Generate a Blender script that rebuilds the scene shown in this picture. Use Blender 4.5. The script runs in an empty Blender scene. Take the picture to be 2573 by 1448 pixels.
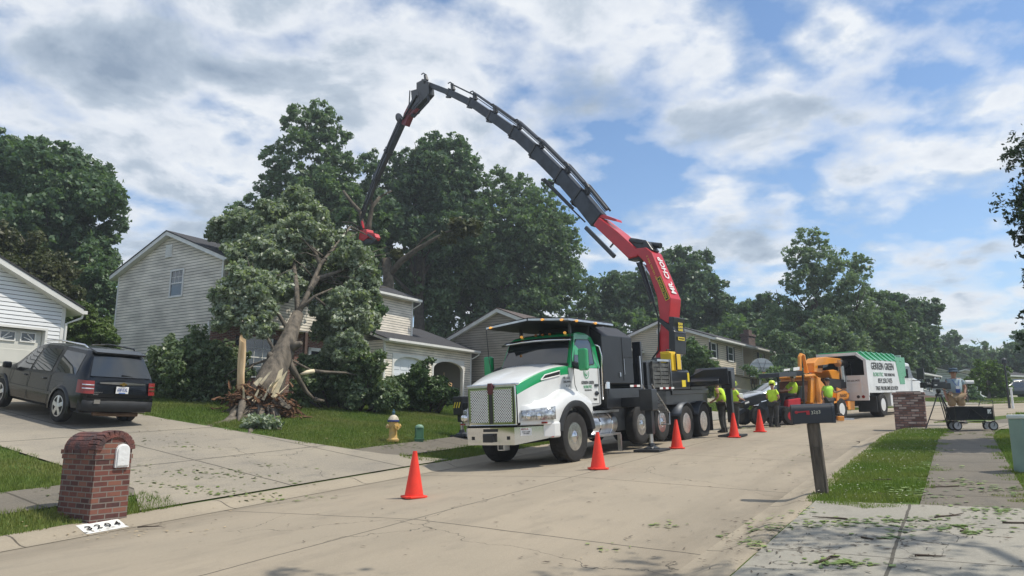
import bpy, bmesh, math, random
import numpy as np
from mathutils import Matrix, Vector
R = math.radians
SC = bpy.context.scene
COL = SC.collection
# ---------------------------------------------------------------- camera
cd = bpy.data.cameras.new('camera'); cam = bpy.data.objects.new('camera', cd); COL.objects.link(cam)
PITCH = math.atan(336/1850.)
cam.location = (0, 0, 0); cam.rotation_euler = (math.pi/2+PITCH, 0, 0)
cd.sensor_width = 36; cd.lens = 1850/2573*36; cd.clip_start = .1; cd.clip_end = 3000
SC.camera = cam
# ---------------------------------------------------------------- sun + sky
SUN_EL, SUN_AZ = 60., 97.          # azimuth clockwise from the view direction
sd = Vector((math.sin(R(SUN_AZ))*math.cos(R(SUN_EL)), math.cos(R(SUN_AZ))*math.cos(R(SUN_EL)), math.sin(R(SUN_EL))))
ld = bpy.data.lights.new('sun', 'SUN'); ld.energy = 3.4; ld.angle = R(.6); ld.color = (1, .94, .83)
sun = bpy.data.objects.new('sun', ld); COL.objects.link(sun)
sun.rotation_euler = sd.to_track_quat('Z', 'Y').to_euler()
SC.view_settings.view_transform = 'Standard'; SC.view_settings.look = 'None'
SC.view_settings.exposure = 0.27; SC.view_settings.gamma = 1
W = bpy.data.worlds.new('World'); SC.world = W; W.use_nodes = True
nt = W.node_tree; nt.nodes.clear()
def N(t, tree=None, **k):
    n = (tree or nt).nodes.new(t)
    for a, b in k.items(): setattr(n, a, b)
    return n
def MA(op, a, b=None, c=None, tree=None):
    T = tree or nt
    n = N('ShaderNodeMath', T, operation=op)
    for i, v in enumerate((a, b, c)):
        if v is None: continue
        if isinstance(v, (int, float)): n.inputs[i].default_value = v
        else: T.links.new(v, n.inputs[i])
    return n.outputs[0]
def RAMP(fac, pts, tree=None, interp='LINEAR'):
    T = tree or nt
    n = N('ShaderNodeValToRGB', T); n.color_ramp.interpolation = interp
    e = n.color_ramp.elements
    while len(e) < len(pts): e.new(.5)
    for i, (p, c) in enumerate(pts):
        e[i].position = p
        e[i].color = (c, c, c, 1) if isinstance(c, (int, float)) else (*c, 1)
    T.links.new(fac, n.inputs[0]); return n.outputs[0]
def MIX(f, a, b, tree=None, mode='MIX'):
    T = tree or nt
    n = N('ShaderNodeMix', T, data_type='RGBA', blend_type=mode)
    for i, v in ((0, f), (6, a), (7, b)):
        if isinstance(v, (int, float)): n.inputs[i].default_value = v if i == 0 else (v, v, v, 1)
        elif isinstance(v, tuple): n.inputs[i].default_value = (*v, 1)
        else: T.links.new(v, n.inputs[i])
    return n.outputs[2]
sky = N('ShaderNodeTexSky', sky_type='NISHITA', sun_disc=False)
sky.sun_elevation = R(SUN_EL); sky.sun_rotation = R(SUN_AZ); sky.altitude = 200; sky.air_density = 1.0; sky.dust_density = .6; sky.ozone_density = 2.2
gen = N('ShaderNodeTexCoord'); sep = N('ShaderNodeSeparateXYZ'); nt.links.new(gen.outputs['Generated'], sep.inputs[0])
zz = MA('ADD', MA('MAXIMUM', sep.outputs[2], 0.0), .26)
px = MA('DIVIDE', sep.outputs[0], zz); py = MA('DIVIDE', sep.outputs[1], zz)
cmb = N('ShaderNodeCombineXYZ'); nt.links.new(px, cmb.inputs[0]); nt.links.new(py, cmb.inputs[1])
def WN(scale, det, rough, off, dist=0.0, src=None, stretch=(1, 1, 1)):
    m = N('ShaderNodeMapping'); m.inputs[1].default_value = off; m.inputs[3].default_value = stretch
    nt.links.new(src or cmb.outputs[0], m.inputs[0])
    n = N('ShaderNodeTexNoise'); n.inputs['Scale'].default_value = scale; n.inputs['Detail'].default_value = det
    n.inputs['Roughness'].default_value = rough; n.inputs['Distortion'].default_value = dist
    nt.links.new(m.outputs[0], n.inputs['Vector']); return n.outputs[0]
def SOFT(cx, cy, rx, ry):   # a broad region of the cloud layer, in the layer's own plane
    a = MA('DIVIDE', MA('SUBTRACT', px, cx), rx); b = MA('DIVIDE', MA('SUBTRACT', py, cy), ry)
    d = MA('ADD', MA('MULTIPLY', a, a), MA('MULTIPLY', b, b))
    return MA('POWER', 2.718, MA('MULTIPLY', d, -1.0))
n1 = WN(1.7, 7, .56, (3.1, 7.3, 0), .1)
n2 = WN(5.5, 6, .6, (1.7, 2.2, 0), .1)
n3 = WN(.75, 3, .5, (9.0, 4.4, 0))
vo = N('ShaderNodeTexVoronoi', feature='SMOOTH_F1'); vo.inputs['Scale'].default_value = 5.2; vo.inputs['Smoothness'].default_value = .35; vo.inputs['Detail'].default_value = 1.0; vo.inputs['Roughness'].default_value = .55
vs_ = N('ShaderNodeVectorMath', operation='ADD'); nn_ = N('ShaderNodeTexNoise'); nn_.inputs['Scale'].default_value = 3.; nn_.inputs['Detail'].default_value = 5; nt.links.new(cmb.outputs[0], nn_.inputs['Vector']); sc_ = N('ShaderNodeVectorMath', operation='SCALE'); sc_.inputs[3].default_value = .35; nt.links.new(nn_.outputs[1], sc_.inputs[0]); nt.links.new(cmb.outputs[0], vs_.inputs[0]); nt.links.new(sc_.outputs[0], vs_.inputs[1]); nt.links.new(vs_.outputs[0], vo.inputs['Vector'])
puff = MA('SUBTRACT', .45, vo.outputs[0])
big = MA('ADD', MA('ADD', MA('MULTIPLY', n1, .68), MA('MULTIPLY', n2, .32)), MA('MULTIPLY', puff, .19))
left = SOFT(-.9, 1.2, .9, 1.0); gap = SOFT(.95, 1.9, .5, .8); gap2 = SOFT(.1, 1.75, .25, .35)
cov = MA('ADD', big, MA('MULTIPLY', left, .10))
cov = MA('ADD', cov, MA('MULTIPLY', gap, -.025))
cov = MA('ADD', cov, MA('MULTIPLY', gap2, -.07))
hz = MA('POWER', 2.718, MA('MULTIPLY', MA('MAXIMUM', sep.outputs[2], 0.0), -9.0))
cov = MA('ADD', cov, MA('MULTIPLY', hz, .16))
mask = RAMP(cov, [(.375, 0.), (.44, .42), (.51, .93), (.75, 1.)])
thick = MA('ADD', cov, MA('MULTIPLY', MA('SUBTRACT', WN(2.9, 6, .6, (5.5, .8, 0), .3), .5), .75))
thick = MA('ADD', thick, MA('MULTIPLY', left, .035))
ccol = RAMP(thick, [(.34, (3.3, 3.8, 4.4)), (.45, (5.2, 5.35, 5.5)), (.53, (4.5, 4.75, 5.1)), (.61, (2.9, 3.35, 3.9)), (.76, (1.6, 2.05, 2.7))])
skyc = MIX(1.0, sky.outputs[0], (.76, .86, .92), mode='MULTIPLY')
skyc = MIX(MA('MULTIPLY', hz, .5), skyc, (3.7, 4.2, 4.8))
allc = MIX(mask, skyc, ccol)
bg = N('ShaderNodeBackground'); bg.inputs[1].default_value = .15; nt.links.new(allc, bg.inputs[0])
wo = N('ShaderNodeOutputWorld'); nt.links.new(bg.outputs[0], wo.inputs[0])
# ---------------------------------------------------------------- materials
MATS = {}
def mat(name, col, rough=.6, metal=0., var=0., vscale=3., bump=0., bscale=40., spec=.5, coat=0., col2=None, emit=0., rnd=0., stretch=(1, 1, 1)):
    if name in MATS: return MATS[name]
    m = bpy.data.materials.new(name); m.use_nodes = True; T = m.node_tree; b = T.nodes['Principled BSDF']
    b.inputs['Roughness'].default_value = rough; b.inputs['Metallic'].default_value = metal
    b.inputs['Specular IOR Level'].default_value = spec; b.inputs['Coat Weight'].default_value = coat
    tc = N('ShaderNodeTexCoord', T); mp = N('ShaderNodeMapping', T); T.links.new(tc.outputs['Object'], mp.inputs[0]); mp.inputs[3].default_value = stretch
    if var > 0 or col2:
        n = N('ShaderNodeTexNoise', T); n.inputs['Scale'].default_value = vscale; n.inputs['Detail'].default_value = 6; T.links.new(mp.outputs[0], n.inputs['Vector'])
        c2 = col2 or tuple(c*(1-var) for c in col)
        c = MIX(RAMP(n.outputs[0], [(.35, 0.), (.65, 1.)], T), tuple(min(1, x*(1+var*.5)) for x in col), c2, T)
        T.links.new(c, b.inputs['Base Color'])
    else: b.inputs['Base Color'].default_value = (*col, 1)
    if bump > 0:
        n = N('ShaderNodeTexNoise', T); n.inputs['Scale'].default_value = bscale; n.inputs['Detail'].default_value = 5; T.links.new(mp.outputs[0], n.inputs['Vector'])
        bp = N('ShaderNodeBump', T); bp.inputs['Strength'].default_value = bump; bp.inputs['Distance'].default_value = .02
        T.links.new(n.outputs[0], bp.inputs['Height']); T.links.new(bp.outputs[0], b.inputs['Normal'])
    if emit: b.inputs['Emission Color'].default_value = (*col, 1); b.inputs['Emission Strength'].default_value = emit
    MATS[name] = m; return m
def leafmat(name, c1, c2, c3, trans=.3, rough=.45, spec=.35):
    m = bpy.data.materials.new(name); m.use_nodes = True; T = m.node_tree; b = T.nodes['Principled BSDF']
    g = N('ShaderNodeNewGeometry', T); n = N('ShaderNodeTexNoise', T); n.inputs['Scale'].default_value = .5; n.inputs['Detail'].default_value = 3
    T.links.new(g.outputs['Position'], n.inputs['Vector'])
    c = MIX(g.outputs['Random Per Island'], c1, c2, T)
    c = MIX(RAMP(n.outputs[0], [(.4, 0.), (.7, .75)], T), c, c3, T)
    T.links.new(c, b.inputs['Base Color']); b.inputs['Roughness'].default_value = rough; b.inputs['Specular IOR Level'].default_value = spec
    tr = N('ShaderNodeBsdfTranslucent', T); T.links.new(MIX(1., c, (1.0, 1.15, .45), T, 'MULTIPLY'), tr.inputs[0])
    ms = N('ShaderNodeMixShader', T); ms.inputs[0].default_value = trans
    T.links.new(b.outputs[0], ms.inputs[1]); T.links.new(tr.outputs[0], ms.inputs[2])
    T.links.new(ms.outputs[0], T.nodes['Material Output'].inputs[0]); MATS[name] = m; return m
def brickmat(name, cols, mortar, bw=.2, bh=.067, ms=.01, rnd=.5):
    m = bpy.data.materials.new(name); m.use_nodes = True; T = m.node_tree; b = T.nodes['Principled BSDF']
    uv = N('ShaderNodeUVMap', T)
    br = N('ShaderNodeTexBrick', T); br.inputs['Scale'].default_value = 1; br.inputs['Brick Width'].default_value = bw; br.inputs['Row Height'].default_value = bh
    br.inputs['Mortar Size'].default_value = ms; br.inputs['Mortar Smooth'].default_value = .2; br.inputs['Bias'].default_value = 0
    br.inputs['Color1'].default_value = (0, 0, 0, 1); br.inputs['Color2'].default_value = (1, 1, 1, 1); br.inputs['Mortar'].default_value = (.5, .5, .5, 1)
    T.links.new(uv.outputs[0], br.inputs['Vector'])
    n = N('ShaderNodeTexNoise', T); n.inputs['Scale'].default_value = 14; n.inputs['Detail'].default_value = 6; T.links.new(uv.outputs[0], n.inputs['Vector'])
    k = MA('ADD', MA('MULTIPLY', br.outputs[0], .8, tree=T), MA('MULTIPLY', n.outputs[0], .35, tree=T), tree=T)
    c = RAMP(k, [(.15+.7*i/(len(cols)-1), cc) for i, cc in enumerate(cols)], T)
    n2 = N('ShaderNodeTexNoise', T); n2.inputs['Scale'].default_value = 3; T.links.new(uv.outputs[0], n2.inputs['Vector'])
    c = MIX(MA('MULTIPLY', RAMP(n2.outputs[0], [(.5, 0.), (.75, 1.)], T), .5, tree=T), c, (.05, .045, .05), T)
    c = MIX(br.outputs[1], c, mortar, T)
    T.links.new(c, b.inputs['Base Color']); b.inputs['Roughness'].default_value = .85
    bp = N('ShaderNodeBump', T); bp.inputs['Strength'].default_value = .8; bp.inputs['Distance'].default_value = .012
    T.links.new(MA('ADD', MA('MULTIPLY', br.outputs[1], -1., tree=T), MA('MULTIPLY', n.outputs[0], .5, tree=T), tree=T), bp.inputs['Height']); T.links.new(bp.outputs[0], b.inputs['Normal'])
    MATS[name] = m; return m
def glassmat(name, col=(.02, .025, .03), rough=.04):
    m = mat(name, col, rough, spec=.9, coat=.6); return m
# ---------------------------------------------------------------- mesh helpers
class MB:
    def __init__(s): s.v = []; s.f = []; s.m = []; s.uv = None
    def add(s, vs, fs, mi=0):
        o = len(s.v); s.v += [tuple(float(c) for c in q) for q in vs]; s.f += [tuple(i+o for i in f) for f in fs]; s.m += [mi]*len(fs); return s
    def box(s, c, d, M=None, mi=0):
        hx, hy, hz = d[0]/2, d[1]/2, d[2]/2
        vs = [Vector((x, y, z)) for x in (-hx, hx) for y in (-hy, hy) for z in (-hz, hz)]
        if M is not None: vs = [M @ q for q in vs]
        vs = [q+Vector(c) for q in vs]
        return s.add(vs, [(0, 1, 3, 2), (4, 6, 7, 5), (0, 4, 5, 1), (2, 3, 7, 6), (0, 2, 6, 4), (1, 5, 7, 3)], mi)
    def bb(s, x0, x1, y0, y1, z0, z1, mi=0): return s.box(((x0+x1)/2, (y0+y1)/2, (z0+z1)/2), (abs(x1-x0), abs(y1-y0), abs(z1-z0)), None, mi)
    def beam(s, p0, p1, h0, h1, w0, w1, side, mi=0):   # box from p0 to p1, depth h (perp to side), width w along side
        p0, p1, sd_ = Vector(p0), Vector(p1), Vector(side).normalized(); d = (p1-p0).normalized(); up = sd_.cross(d).normalized(); sd2 = d.cross(up)
        vs = [p + sd2*(w*a/2) + up*(h*b/2) for p, h, w in ((p0, h0, w0), (p1, h1, w1)) for a, b in ((-1, -1), (1, -1), (1, 1), (-1, 1))]
        return s.add(vs, [(3, 2, 1, 0), (4, 5, 6, 7), (0, 1, 5, 4), (1, 2, 6, 5), (2, 3, 7, 6), (3, 0, 4, 7)], mi)
    def tube(s, pts, rs, n=8, cap=True, mi=0, jit=0, rng=None):
        pts = [Vector(p) for p in pts]
        if isinstance(rs, (int, float)): rs = [rs]*len(pts)
        o = len(s.v); prev = None; vs = []
        for i, p in enumerate(pts):
            d = (pts[min(i+1, len(pts)-1)]-pts[max(i-1, 0)])
            d = d.normalized() if d.length > 1e-9 else Vector((0, 0, 1))
            if prev is None: a = d.orthogonal().normalized()
            else:
                a = prev - d*prev.dot(d); a = a.normalized() if a.length > 1e-6 else d.orthogonal().normalized()
            prev = a; b = d.cross(a)
            for k in range(n):
                t = 2*math.pi*k/n; r = rs[i]*(1+(rng.uniform(-jit, jit) if jit else 0))
                vs.append(p+(a*math.cos(t)+b*math.sin(t))*r)
        fs = [(i*n+k, i*n+(k+1) % n, (i+1)*n+(k+1) % n, (i+1)*n+k) for i in range(len(pts)-1) for k in range(n)]
        if cap: fs += [tuple(range(n-1, -1, -1)), tuple((len(pts)-1)*n+k for k in range(n))]
        return s.add(vs, fs, mi)
    def cyl(s, p0, p1, r, n=16, r1=None, mi=0): return s.tube([p0, p1], [r, r if r1 is None else r1], n, True, mi)
    def lathe(s, c, prof, n=20, axis='z', mi=0):   # prof [(r, h)]
        c = Vector(c); vs = []
        for r, h in prof:
            for k in range(n):
                t = 2*math.pi*k/n; q = (r*math.cos(t), r*math.sin(t), h)
                q = {'z': q, 'y': (q[0], q[2], q[1]), 'x': (q[2], q[0], q[1])}[axis]
                vs.append(c+Vector(q))
        fs = [(i*n+k, i*n+(k+1) % n, (i+1)*n+(k+1) % n, (i+1)*n+k) for i in range(len(prof)-1) for k in range(n)]
        fs += [tuple(range(n-1, -1, -1)), tuple((len(prof)-1)*n+k for k in range(n))]
        return s.add(vs, fs, mi)
    def prism(s, poly, a, b, axis='y', mi=0):   # poly in the plane of the two other axes, between a and b on axis
        n = len(poly)
        def P(q, t): return {'y': (q[0], t, q[1]), 'x': (t, q[0], q[1]), 'z': (q[0], q[1], t)}[axis]
        vs = [P(q, a) for q in poly]+[P(q, b) for q in poly]
        fs = [tuple(range(n-1, -1, -1)), tuple(range(n, 2*n))]+[(i, (i+1) % n, n+(i+1) % n, n+i) for i in range(n)]
        return s.add(vs, fs, mi)
    def grid(s, rows, mi=0, closed=False, cut=None):
        n = len(rows[0]); vs = [q for r in rows for q in r]; fs = []
        for i in range(len(rows)-1):
            for k in range(n if closed else n-1):
                f = (i*n+k, i*n+(k+1) % n, (i+1)*n+(k+1) % n, (i+1)*n+k)
                if cut:
                    c = [sum(vs[j][a] for j in f)/4 for a in range(3)]
                    if cut(*c): continue
                fs.append(f)
        return s.add(vs, fs, mi)
    def ball(s, c, r, n=10, m=7, mi=0):
        if isinstance(r, (int, float)): r = (r, r, r)
        rows = [[(c[0]+r[0]*math.sin(math.pi*i/m)*math.cos(2*math.pi*k/n), c[1]+r[1]*math.sin(math.pi*i/m)*math.sin(2*math.pi*k/n), c[2]+r[2]*math.cos(math.pi*i/m)) for k in range(n)] for i in range(m+1)]
        return s.grid(rows, mi, True)
    def build(s, name, mats, parent=None, smooth=False, bevel=0., seg=2, fixn=True):
        me = bpy.data.meshes.new(name); me.from_pydata(s.v, [], s.f)
        if not isinstance(mats, (list, tuple)): mats = [mats]
        for m_ in mats: me.materials.append(m_)
        if len(mats) > 1: me.polygons.foreach_set('material_index', s.m)
        if s.uv is not None:
            ul = me.uv_layers.new(name='UVMap'); idx = [0]*len(me.loops); me.loops.foreach_get('vertex_index', idx)
            arr = np.array(s.uv, dtype=np.float32)[idx]; ul.data.foreach_set('uv', arr.ravel())
        if fixn:
            bm = bmesh.new(); bm.from_mesh(me); bmesh.ops.recalc_face_normals(bm, faces=bm.faces); bm.to_mesh(me); bm.free()
        if smooth: me.shade_smooth() if smooth is True else me.shade_smooth()
        o = bpy.data.objects.new(name, me); COL.objects.link(o)
        if smooth and smooth is not True:
            for e in me.edges: pass
            md = o.modifiers.new('es', 'EDGE_SPLIT'); md.split_angle = R(smooth)
        if bevel:
            md = o.modifiers.new('bv', 'BEVEL'); md.width = bevel; md.segments = seg; md.limit_method = 'ANGLE'; md.angle_limit = R(35)
        if parent is not None: o.parent = parent
        me.update(); return o
def boxuv(o):
    """uv in metres by face direction (bricks)"""
    me = o.data; ul = me.uv_layers.get('UVMap') or me.uv_layers.new(name='UVMap')
    for p in me.polygons:
        n = p.normal
        for li in p.loop_indices:
            c = me.vertices[me.loops[li].vertex_index].co
            if abs(n.z) > .7: ul.data[li].uv = (c.x, c.y)
            elif abs(n.x) > abs(n.y): ul.data[li].uv = (c.y+.05, c.z)
            else: ul.data[li].uv = (c.x, c.z)
def thing(name, label, cat, loc=(0, 0, 0), rotz=0., group=None, M=None):
    o = bpy.data.objects.new(name, None); COL.objects.link(o); o.empty_display_size = .2
    if M is not None: o.matrix_world = M
    else: o.location = loc; o.rotation_euler = (0, 0, rotz)
    o['label'] = label; o['category'] = cat
    if group: o['group'] = group
    return o
def tag(o, label, cat, group=None):
    o['label'] = label; o['category'] = cat
    if group: o['group'] = group
    return o
def struct(o): o['kind'] = 'structure'; return o
def stuff(o, label=None, cat=None):
    o['kind'] = 'stuff'
    if label: o['label'] = label
    if cat: o['category'] = cat
    return o
def copy_tree(o, loc=None, rotz=None, label=None, parent=None):
    c = o.copy(); COL.objects.link(c)
    if parent is not None: c.parent = parent
    for ch in [x for x in bpy.data.objects if x.parent == o]: copy_tree(ch, parent=c)
    if loc is not None: c.location = loc
    if rotz is not None: c.rotation_euler = (0, 0, rotz)
    if label: c['label'] = label
    return c
def text(s, parent, name, m, loc, xd, yd, width, height, ext=.002, off=0.012, track=1.0):
    c = bpy.data.curves.new(name, 'FONT'); c.body = s; c.align_x = 'CENTER'; c.align_y = 'CENTER'; c.extrude = ext; c.offset = off; c.space_character = track
    c.resolution_u = 2
    tmp = bpy.data.objects.new(name, c); COL.objects.link(tmp); bpy.context.view_layer.update()
    me = bpy.data.meshes.new_from_object(tmp.evaluated_get(bpy.context.evaluated_depsgraph_get())); bpy.data.objects.remove(tmp); bpy.data.curves.remove(c)
    me.materials.clear(); me.materials.append(m); o = bpy.data.objects.new(name, me); COL.objects.link(o)
    dx, dy = max(o.dimensions.x, .01), max(o.dimensions.y, .01)
    xd, yd = Vector(xd).normalized(), Vector(yd).normalized(); zd = xd.cross(yd).normalized(); yd = zd.cross(xd)
    k = width/dx; h = height/dy
    Mx = Matrix((( xd.x*k, yd.x*h, zd.x, loc[0]), (xd.y*k, yd.y*h, zd.y, loc[1]), (xd.z*k, yd.z*h, zd.z, loc[2]), (0, 0, 0, 1)))
    if parent is not None: o.parent = parent
    o.matrix_local = Mx; return o
# ---------------------------------------------------------------- the street and the lie of the land
F_ = 1850.; CP, SP = math.cos(PITCH), math.sin(PITCH)
def at(x, y, Y):        # the point of the place seen at photo pixel x, y, at a distance Y down the view
    a = (x-1286.5)/F_; b = (724-y)/F_; ry = CP-b*SP; k = Y/ry
    return Vector((a*k, Y, (SP+b*CP)*k))
TH = R(31); UX, UY = math.sin(TH), math.cos(TH)
HW = 3.95
_t = np.arange(-40, 130.01, .5); _h = np.radians(np.clip(31+1.7*np.clip(_t-22, 0, None), 31, 80))
_x = np.zeros_like(_t); _y = np.zeros_like(_t)
i0 = int(np.where(_t == 20)[0][0]); _x[i0], _y[i0] = UX*20-UY*6.05, UY*20+UX*6.05
for i in range(i0+1, len(_t)): _x[i] = _x[i-1]+.5*math.sin((_h[i]+_h[i-1])/2); _y[i] = _y[i-1]+.5*math.cos((_h[i]+_h[i-1])/2)
for i in range(i0-1, -1, -1): _x[i] = _x[i+1]-.5*math.sin(_h[i]); _y[i] = _y[i+1]-.5*math.cos(_h[i])
def sp(t, v):
    x, y, h = np.interp(t, _t, _x), np.interp(t, _t, _y), np.interp(t, _t, _h)
    return x-v*np.cos(h), y+v*np.sin(h)
def tv(X, Y):
    X = np.atleast_1d(np.asarray(X, float)); Y = np.atleast_1d(np.asarray(Y, float)); T = np.empty_like(X); V = np.empty_like(X)
    for a in range(0, len(X), 20000):
        x, y = X[a:a+20000], Y[a:a+20000]
        d = (x[:, None]-_x[None])**2+(y[:, None]-_y[None])**2; k = np.argmin(d, 1)
        dx, dy = x-_x[k], y-_y[k]; h = _h[k]
        T[a:a+20000] = _t[k]+dx*np.sin(h)+dy*np.cos(h); V[a:a+20000] = -dx*np.cos(h)+dy*np.sin(h)
    return T, V
def base(X, Y):
    s = np.maximum(X*UX+Y*UY, -14.)
    return np.where(s < 46, -1.63+.0533*s, -1.63+.0533*46+1.0*(1-np.exp(-(s-46)*.0533/1.0)))
def road_z(X, Y, V): return base(X, Y)-.03*np.minimum(np.abs(V), HW)
def ground_z(X, Y, TV=None):
    X = np.atleast_1d(np.asarray(X, float)); Y = np.atleast_1d(np.asarray(Y, float))
    T, V = TV if TV is not None else tv(X, Y)
    s = X*UX+Y*UY; e = np.abs(V)-HW
    A = np.interp(s, [0, 18, 34, 45, 60], [1.9, 1.9, 1.0, .45, .3])
    d = np.clip(e-.25, 0, 15)
    rise = np.where(V > 0, A*np.clip(d/14.3, 0, 1), .012*d)
    top = road_z(X, Y, V)+.10*np.clip((e+.15)/.3, 0, 1)+rise
    return top
def gz(x, y): return float(ground_z(x, y)[0])
def hit(px_, py_, dz=0.):  # ground point at a photo pixel
    d = at(px_, py_, 1.); Ys = np.arange(3, 140, .05); z = d.z*Ys; g = ground_z(d.x*Ys, Ys)+dz
    k = int(np.argmax(z < g)) if (z < g).any() else len(Ys)-1
    k = np.where(z-g <= 0)[0]; k = int(k[0]) if len(k) else len(Ys)-1
    return Vector((d.x*Ys[k], Ys[k], float(g[k])))
U3 = Vector((UX, UY, 0)); N3 = Vector((-UY, UX, 0))
# ---------------------------------------------------------------- paving materials
def concrete(name, c1, c2, c3, joints, agg=.0, crack=.5, gutter=0):
    """joints: list of (axis 0 along / 1 across, spacing or None, offset, halfwidth) drawn in street metres (uv)"""
    m = bpy.data.materials.new(name); m.use_nodes = True; T = m.node_tree; b = T.nodes['Principled BSDF']
    uv = N('ShaderNodeUVMap', T); sx = N('ShaderNodeSeparateXYZ', T); T.links.new(uv.outputs[0], sx.inputs[0])
    def NO(sc, det=6, ro=.6, st=(1, 1, 1)):
        mp = N('ShaderNodeMapping', T); mp.inputs[3].default_value = st; T.links.new(uv.outputs[0], mp.inputs[0])
        n = N('ShaderNodeTexNoise', T); n.inputs['Scale'].default_value = sc; n.inputs['Detail'].default_value = det; n.inputs['Roughness'].default_value = ro
        T.links.new(mp.outputs[0], n.inputs['Vector']); return n.outputs[0]
    a = NO(.35, 7, .6); f = NO(2.2, 8, .65, (.5, 1, 1)); g = NO(60, 3, .7); fg = NO(24, 4, .7)
    c = MIX(RAMP(a, [(.36, 0.), (.64, 1.)], T), c1, c2, T)
    c = MIX(MA('MULTIPLY', RAMP(f, [(.52, 0.), (.72, 1.)], T), .6, tree=T), c, c3, T)
    c = MIX(MA('MULTIPLY', RAMP(g, [(.35, 1.), (.5, 0.)], T), .18+agg, tree=T), c, tuple(x*.45 for x in c1), T)
    c = MIX(MA('MULTIPLY', RAMP(fg, [(.5, 0.), (.66, 1.)], T), .15+agg*.8, tree=T), c, tuple(min(1, x*1.5) for x in c1), T)
    if gutter:   # dirt washed into both gutters, and long tyre-darkened lanes
        av = MA('ABSOLUTE', sx.outputs[1], tree=T); gm = MA('MULTIPLY', RAMP(MA('DIVIDE', av, 4., tree=T), [(.66, 0.), (.95, 1.)], T), RAMP(NO(.8, 6, .7, (.35, 1, 1)), [(.38, .1), (.62, 1.)], T), tree=T)
        c = MIX(MA('MULTIPLY', gm, .75, tree=T), c, tuple(x*.52 for x in c1), T)
        lane = MA('MULTIPLY', RAMP(NO(.55, 5, .6, (.12, 1.6, 1)), [(.5, 0.), (.66, 1.)], T), .4, tree=T); c = MIX(lane, c, tuple(x*.68 for x in c1), T)
        spt = RAMP(NO(5.5, 3, .5), [(.70, 0.), (.76, 1.)], T); c = MIX(MA('MULTIPLY', spt, .45, tree=T), c, tuple(x*.4 for x in c1), T)
    wob = MA('MULTIPLY', MA('SUBTRACT', NO(1.2, 4), .5, tree=T), .07, tree=T); J = None
    for ax, spc, off, hw in joints:
        s_ = MA('ADD', sx.outputs[ax], wob, tree=T)
        s_ = MA('SUBTRACT', s_, off, tree=T)
        if spc: s_ = MA('PINGPONG', s_, spc/2, tree=T) if False else MA('ABSOLUTE', MA('SUBTRACT', MA('FLOORED_MODULO', s_, spc, tree=T), spc/2, tree=T), tree=T)
        else: s_ = MA('ABSOLUTE', s_, tree=T)
        l = MA('LESS_THAN', s_, hw, tree=T); J = l if J is None else MA('MAXIMUM', J, l, tree=T)
    if crack:
        v = N('ShaderNodeTexVoronoi', T, feature='DISTANCE_TO_EDGE'); v.inputs['Scale'].default_value = .22
        mv = N('ShaderNodeVectorMath', T, operation='ADD'); nn = N('ShaderNodeTexNoise', T); nn.inputs['Scale'].default_value = 1.3; nn.inputs['Detail'].default_value = 5
        T.links.new(uv.outputs[0], nn.inputs['Vector']); T.links.new(uv.outputs[0], mv.inputs[0]); T.links.new(nn.outputs[1], mv.inputs[1]); T.links.new(mv.outputs[0], v.inputs['Vector'])
        ck = MA('MULTIPLY', MA('LESS_THAN', v.outputs[0], .0022*crack*2, tree=T), RAMP(NO(.2, 2), [(.50, 0.), (.54, 1.)], T), tree=T)
        J = ck if J is None else MA('MAXIMUM', J, ck, tree=T)
    if J is not None: c = MIX(MA('MULTIPLY', J, .8, tree=T), c, (.055, .048, .038), T)
    T.links.new(c, b.inputs['Base Color']); b.inputs['Roughness'].default_value = .88; b.inputs['Specular IOR Level'].default_value = .25
    bp = N('ShaderNodeBump', T); bp.inputs['Strength'].default_value = .5; bp.inputs['Distance'].default_value = .01
    hgt = MA('ADD', g, MA('MULTIPLY', f, .6, tree=T), tree=T)
    if J is not None: hgt = MA('SUBTRACT', hgt, MA('MULTIPLY', J, 2., tree=T), tree=T)
    T.links.new(hgt, bp.inputs['Height']); T.links.new(bp.outputs[0], b.inputs['Normal']); MATS[name] = m; return m
M_road = concrete('road_concrete', (.315, .27, .205), (.355, .30, .225), (.235, .205, .16), [(0, 4.6, .8, .014), (1, None, .05, .014)], crack=.3, gutter=1)
M_kerb = concrete('kerb_concrete', (.35, .30, .225), (.31, .265, .20), (.20, .17, .13), [(0, 3.0, .4, .012)], crack=0)
M_walk = concrete('sidewalk_concrete', (.185, .162, .128), (.145, .13, .106), (.10, .094, .082), [(0, 1.5, .6, .02)], agg=.15, crack=.4)
M_drive = concrete('driveway_concrete', (.33, .29, .225), (.25, .225, .185), (.165, .155, .138), [(0, 3.1, 8.0, .022), (1, 3.4, 1.9, .022)], agg=.22, crack=.35)
M_drive2 = concrete('apron_concrete', (.34, .315, .262), (.285, .27, .23), (.175, .165, .145), [(0, 1.8, 8.6, .011), (1, None, -5.4, .016)], agg=.08, crack=.3)
M_grassg = mat('lawn_soil', (.055, .095, .022), .95, var=.5, vscale=1.2, bump=.6, bscale=30, spec=.1, col2=(.085, .11, .03))
def strip(name, mt, ts, vs, zf, uvo=(0, 0)):
    mb = MB(); mb.uv = []; rows = []
    for v in vs:
        v_ = v
        x, y = sp(ts, np.full_like(ts, v)); z = zf(x, y, np.full_like(ts, v)); rows.append(list(zip(x, y, z))); mb.uv += [(t, v) for t in ts]
    mb.grid(rows); o = mb.build(name, mt, smooth=True)
    if o.data.polygons[0].normal.z < 0: o.data.flip_normals()
    return o
ts = np.arange(-30, 120.1, .5)
vr = np.array([-3.7, -3.2, -2.4, -1.2, 0, 1.2, 2.4, 3.2, 3.7])
o = struct(strip('road', M_road, ts, vr, lambda x, y, v: road_z(x, y, v)))
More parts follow.
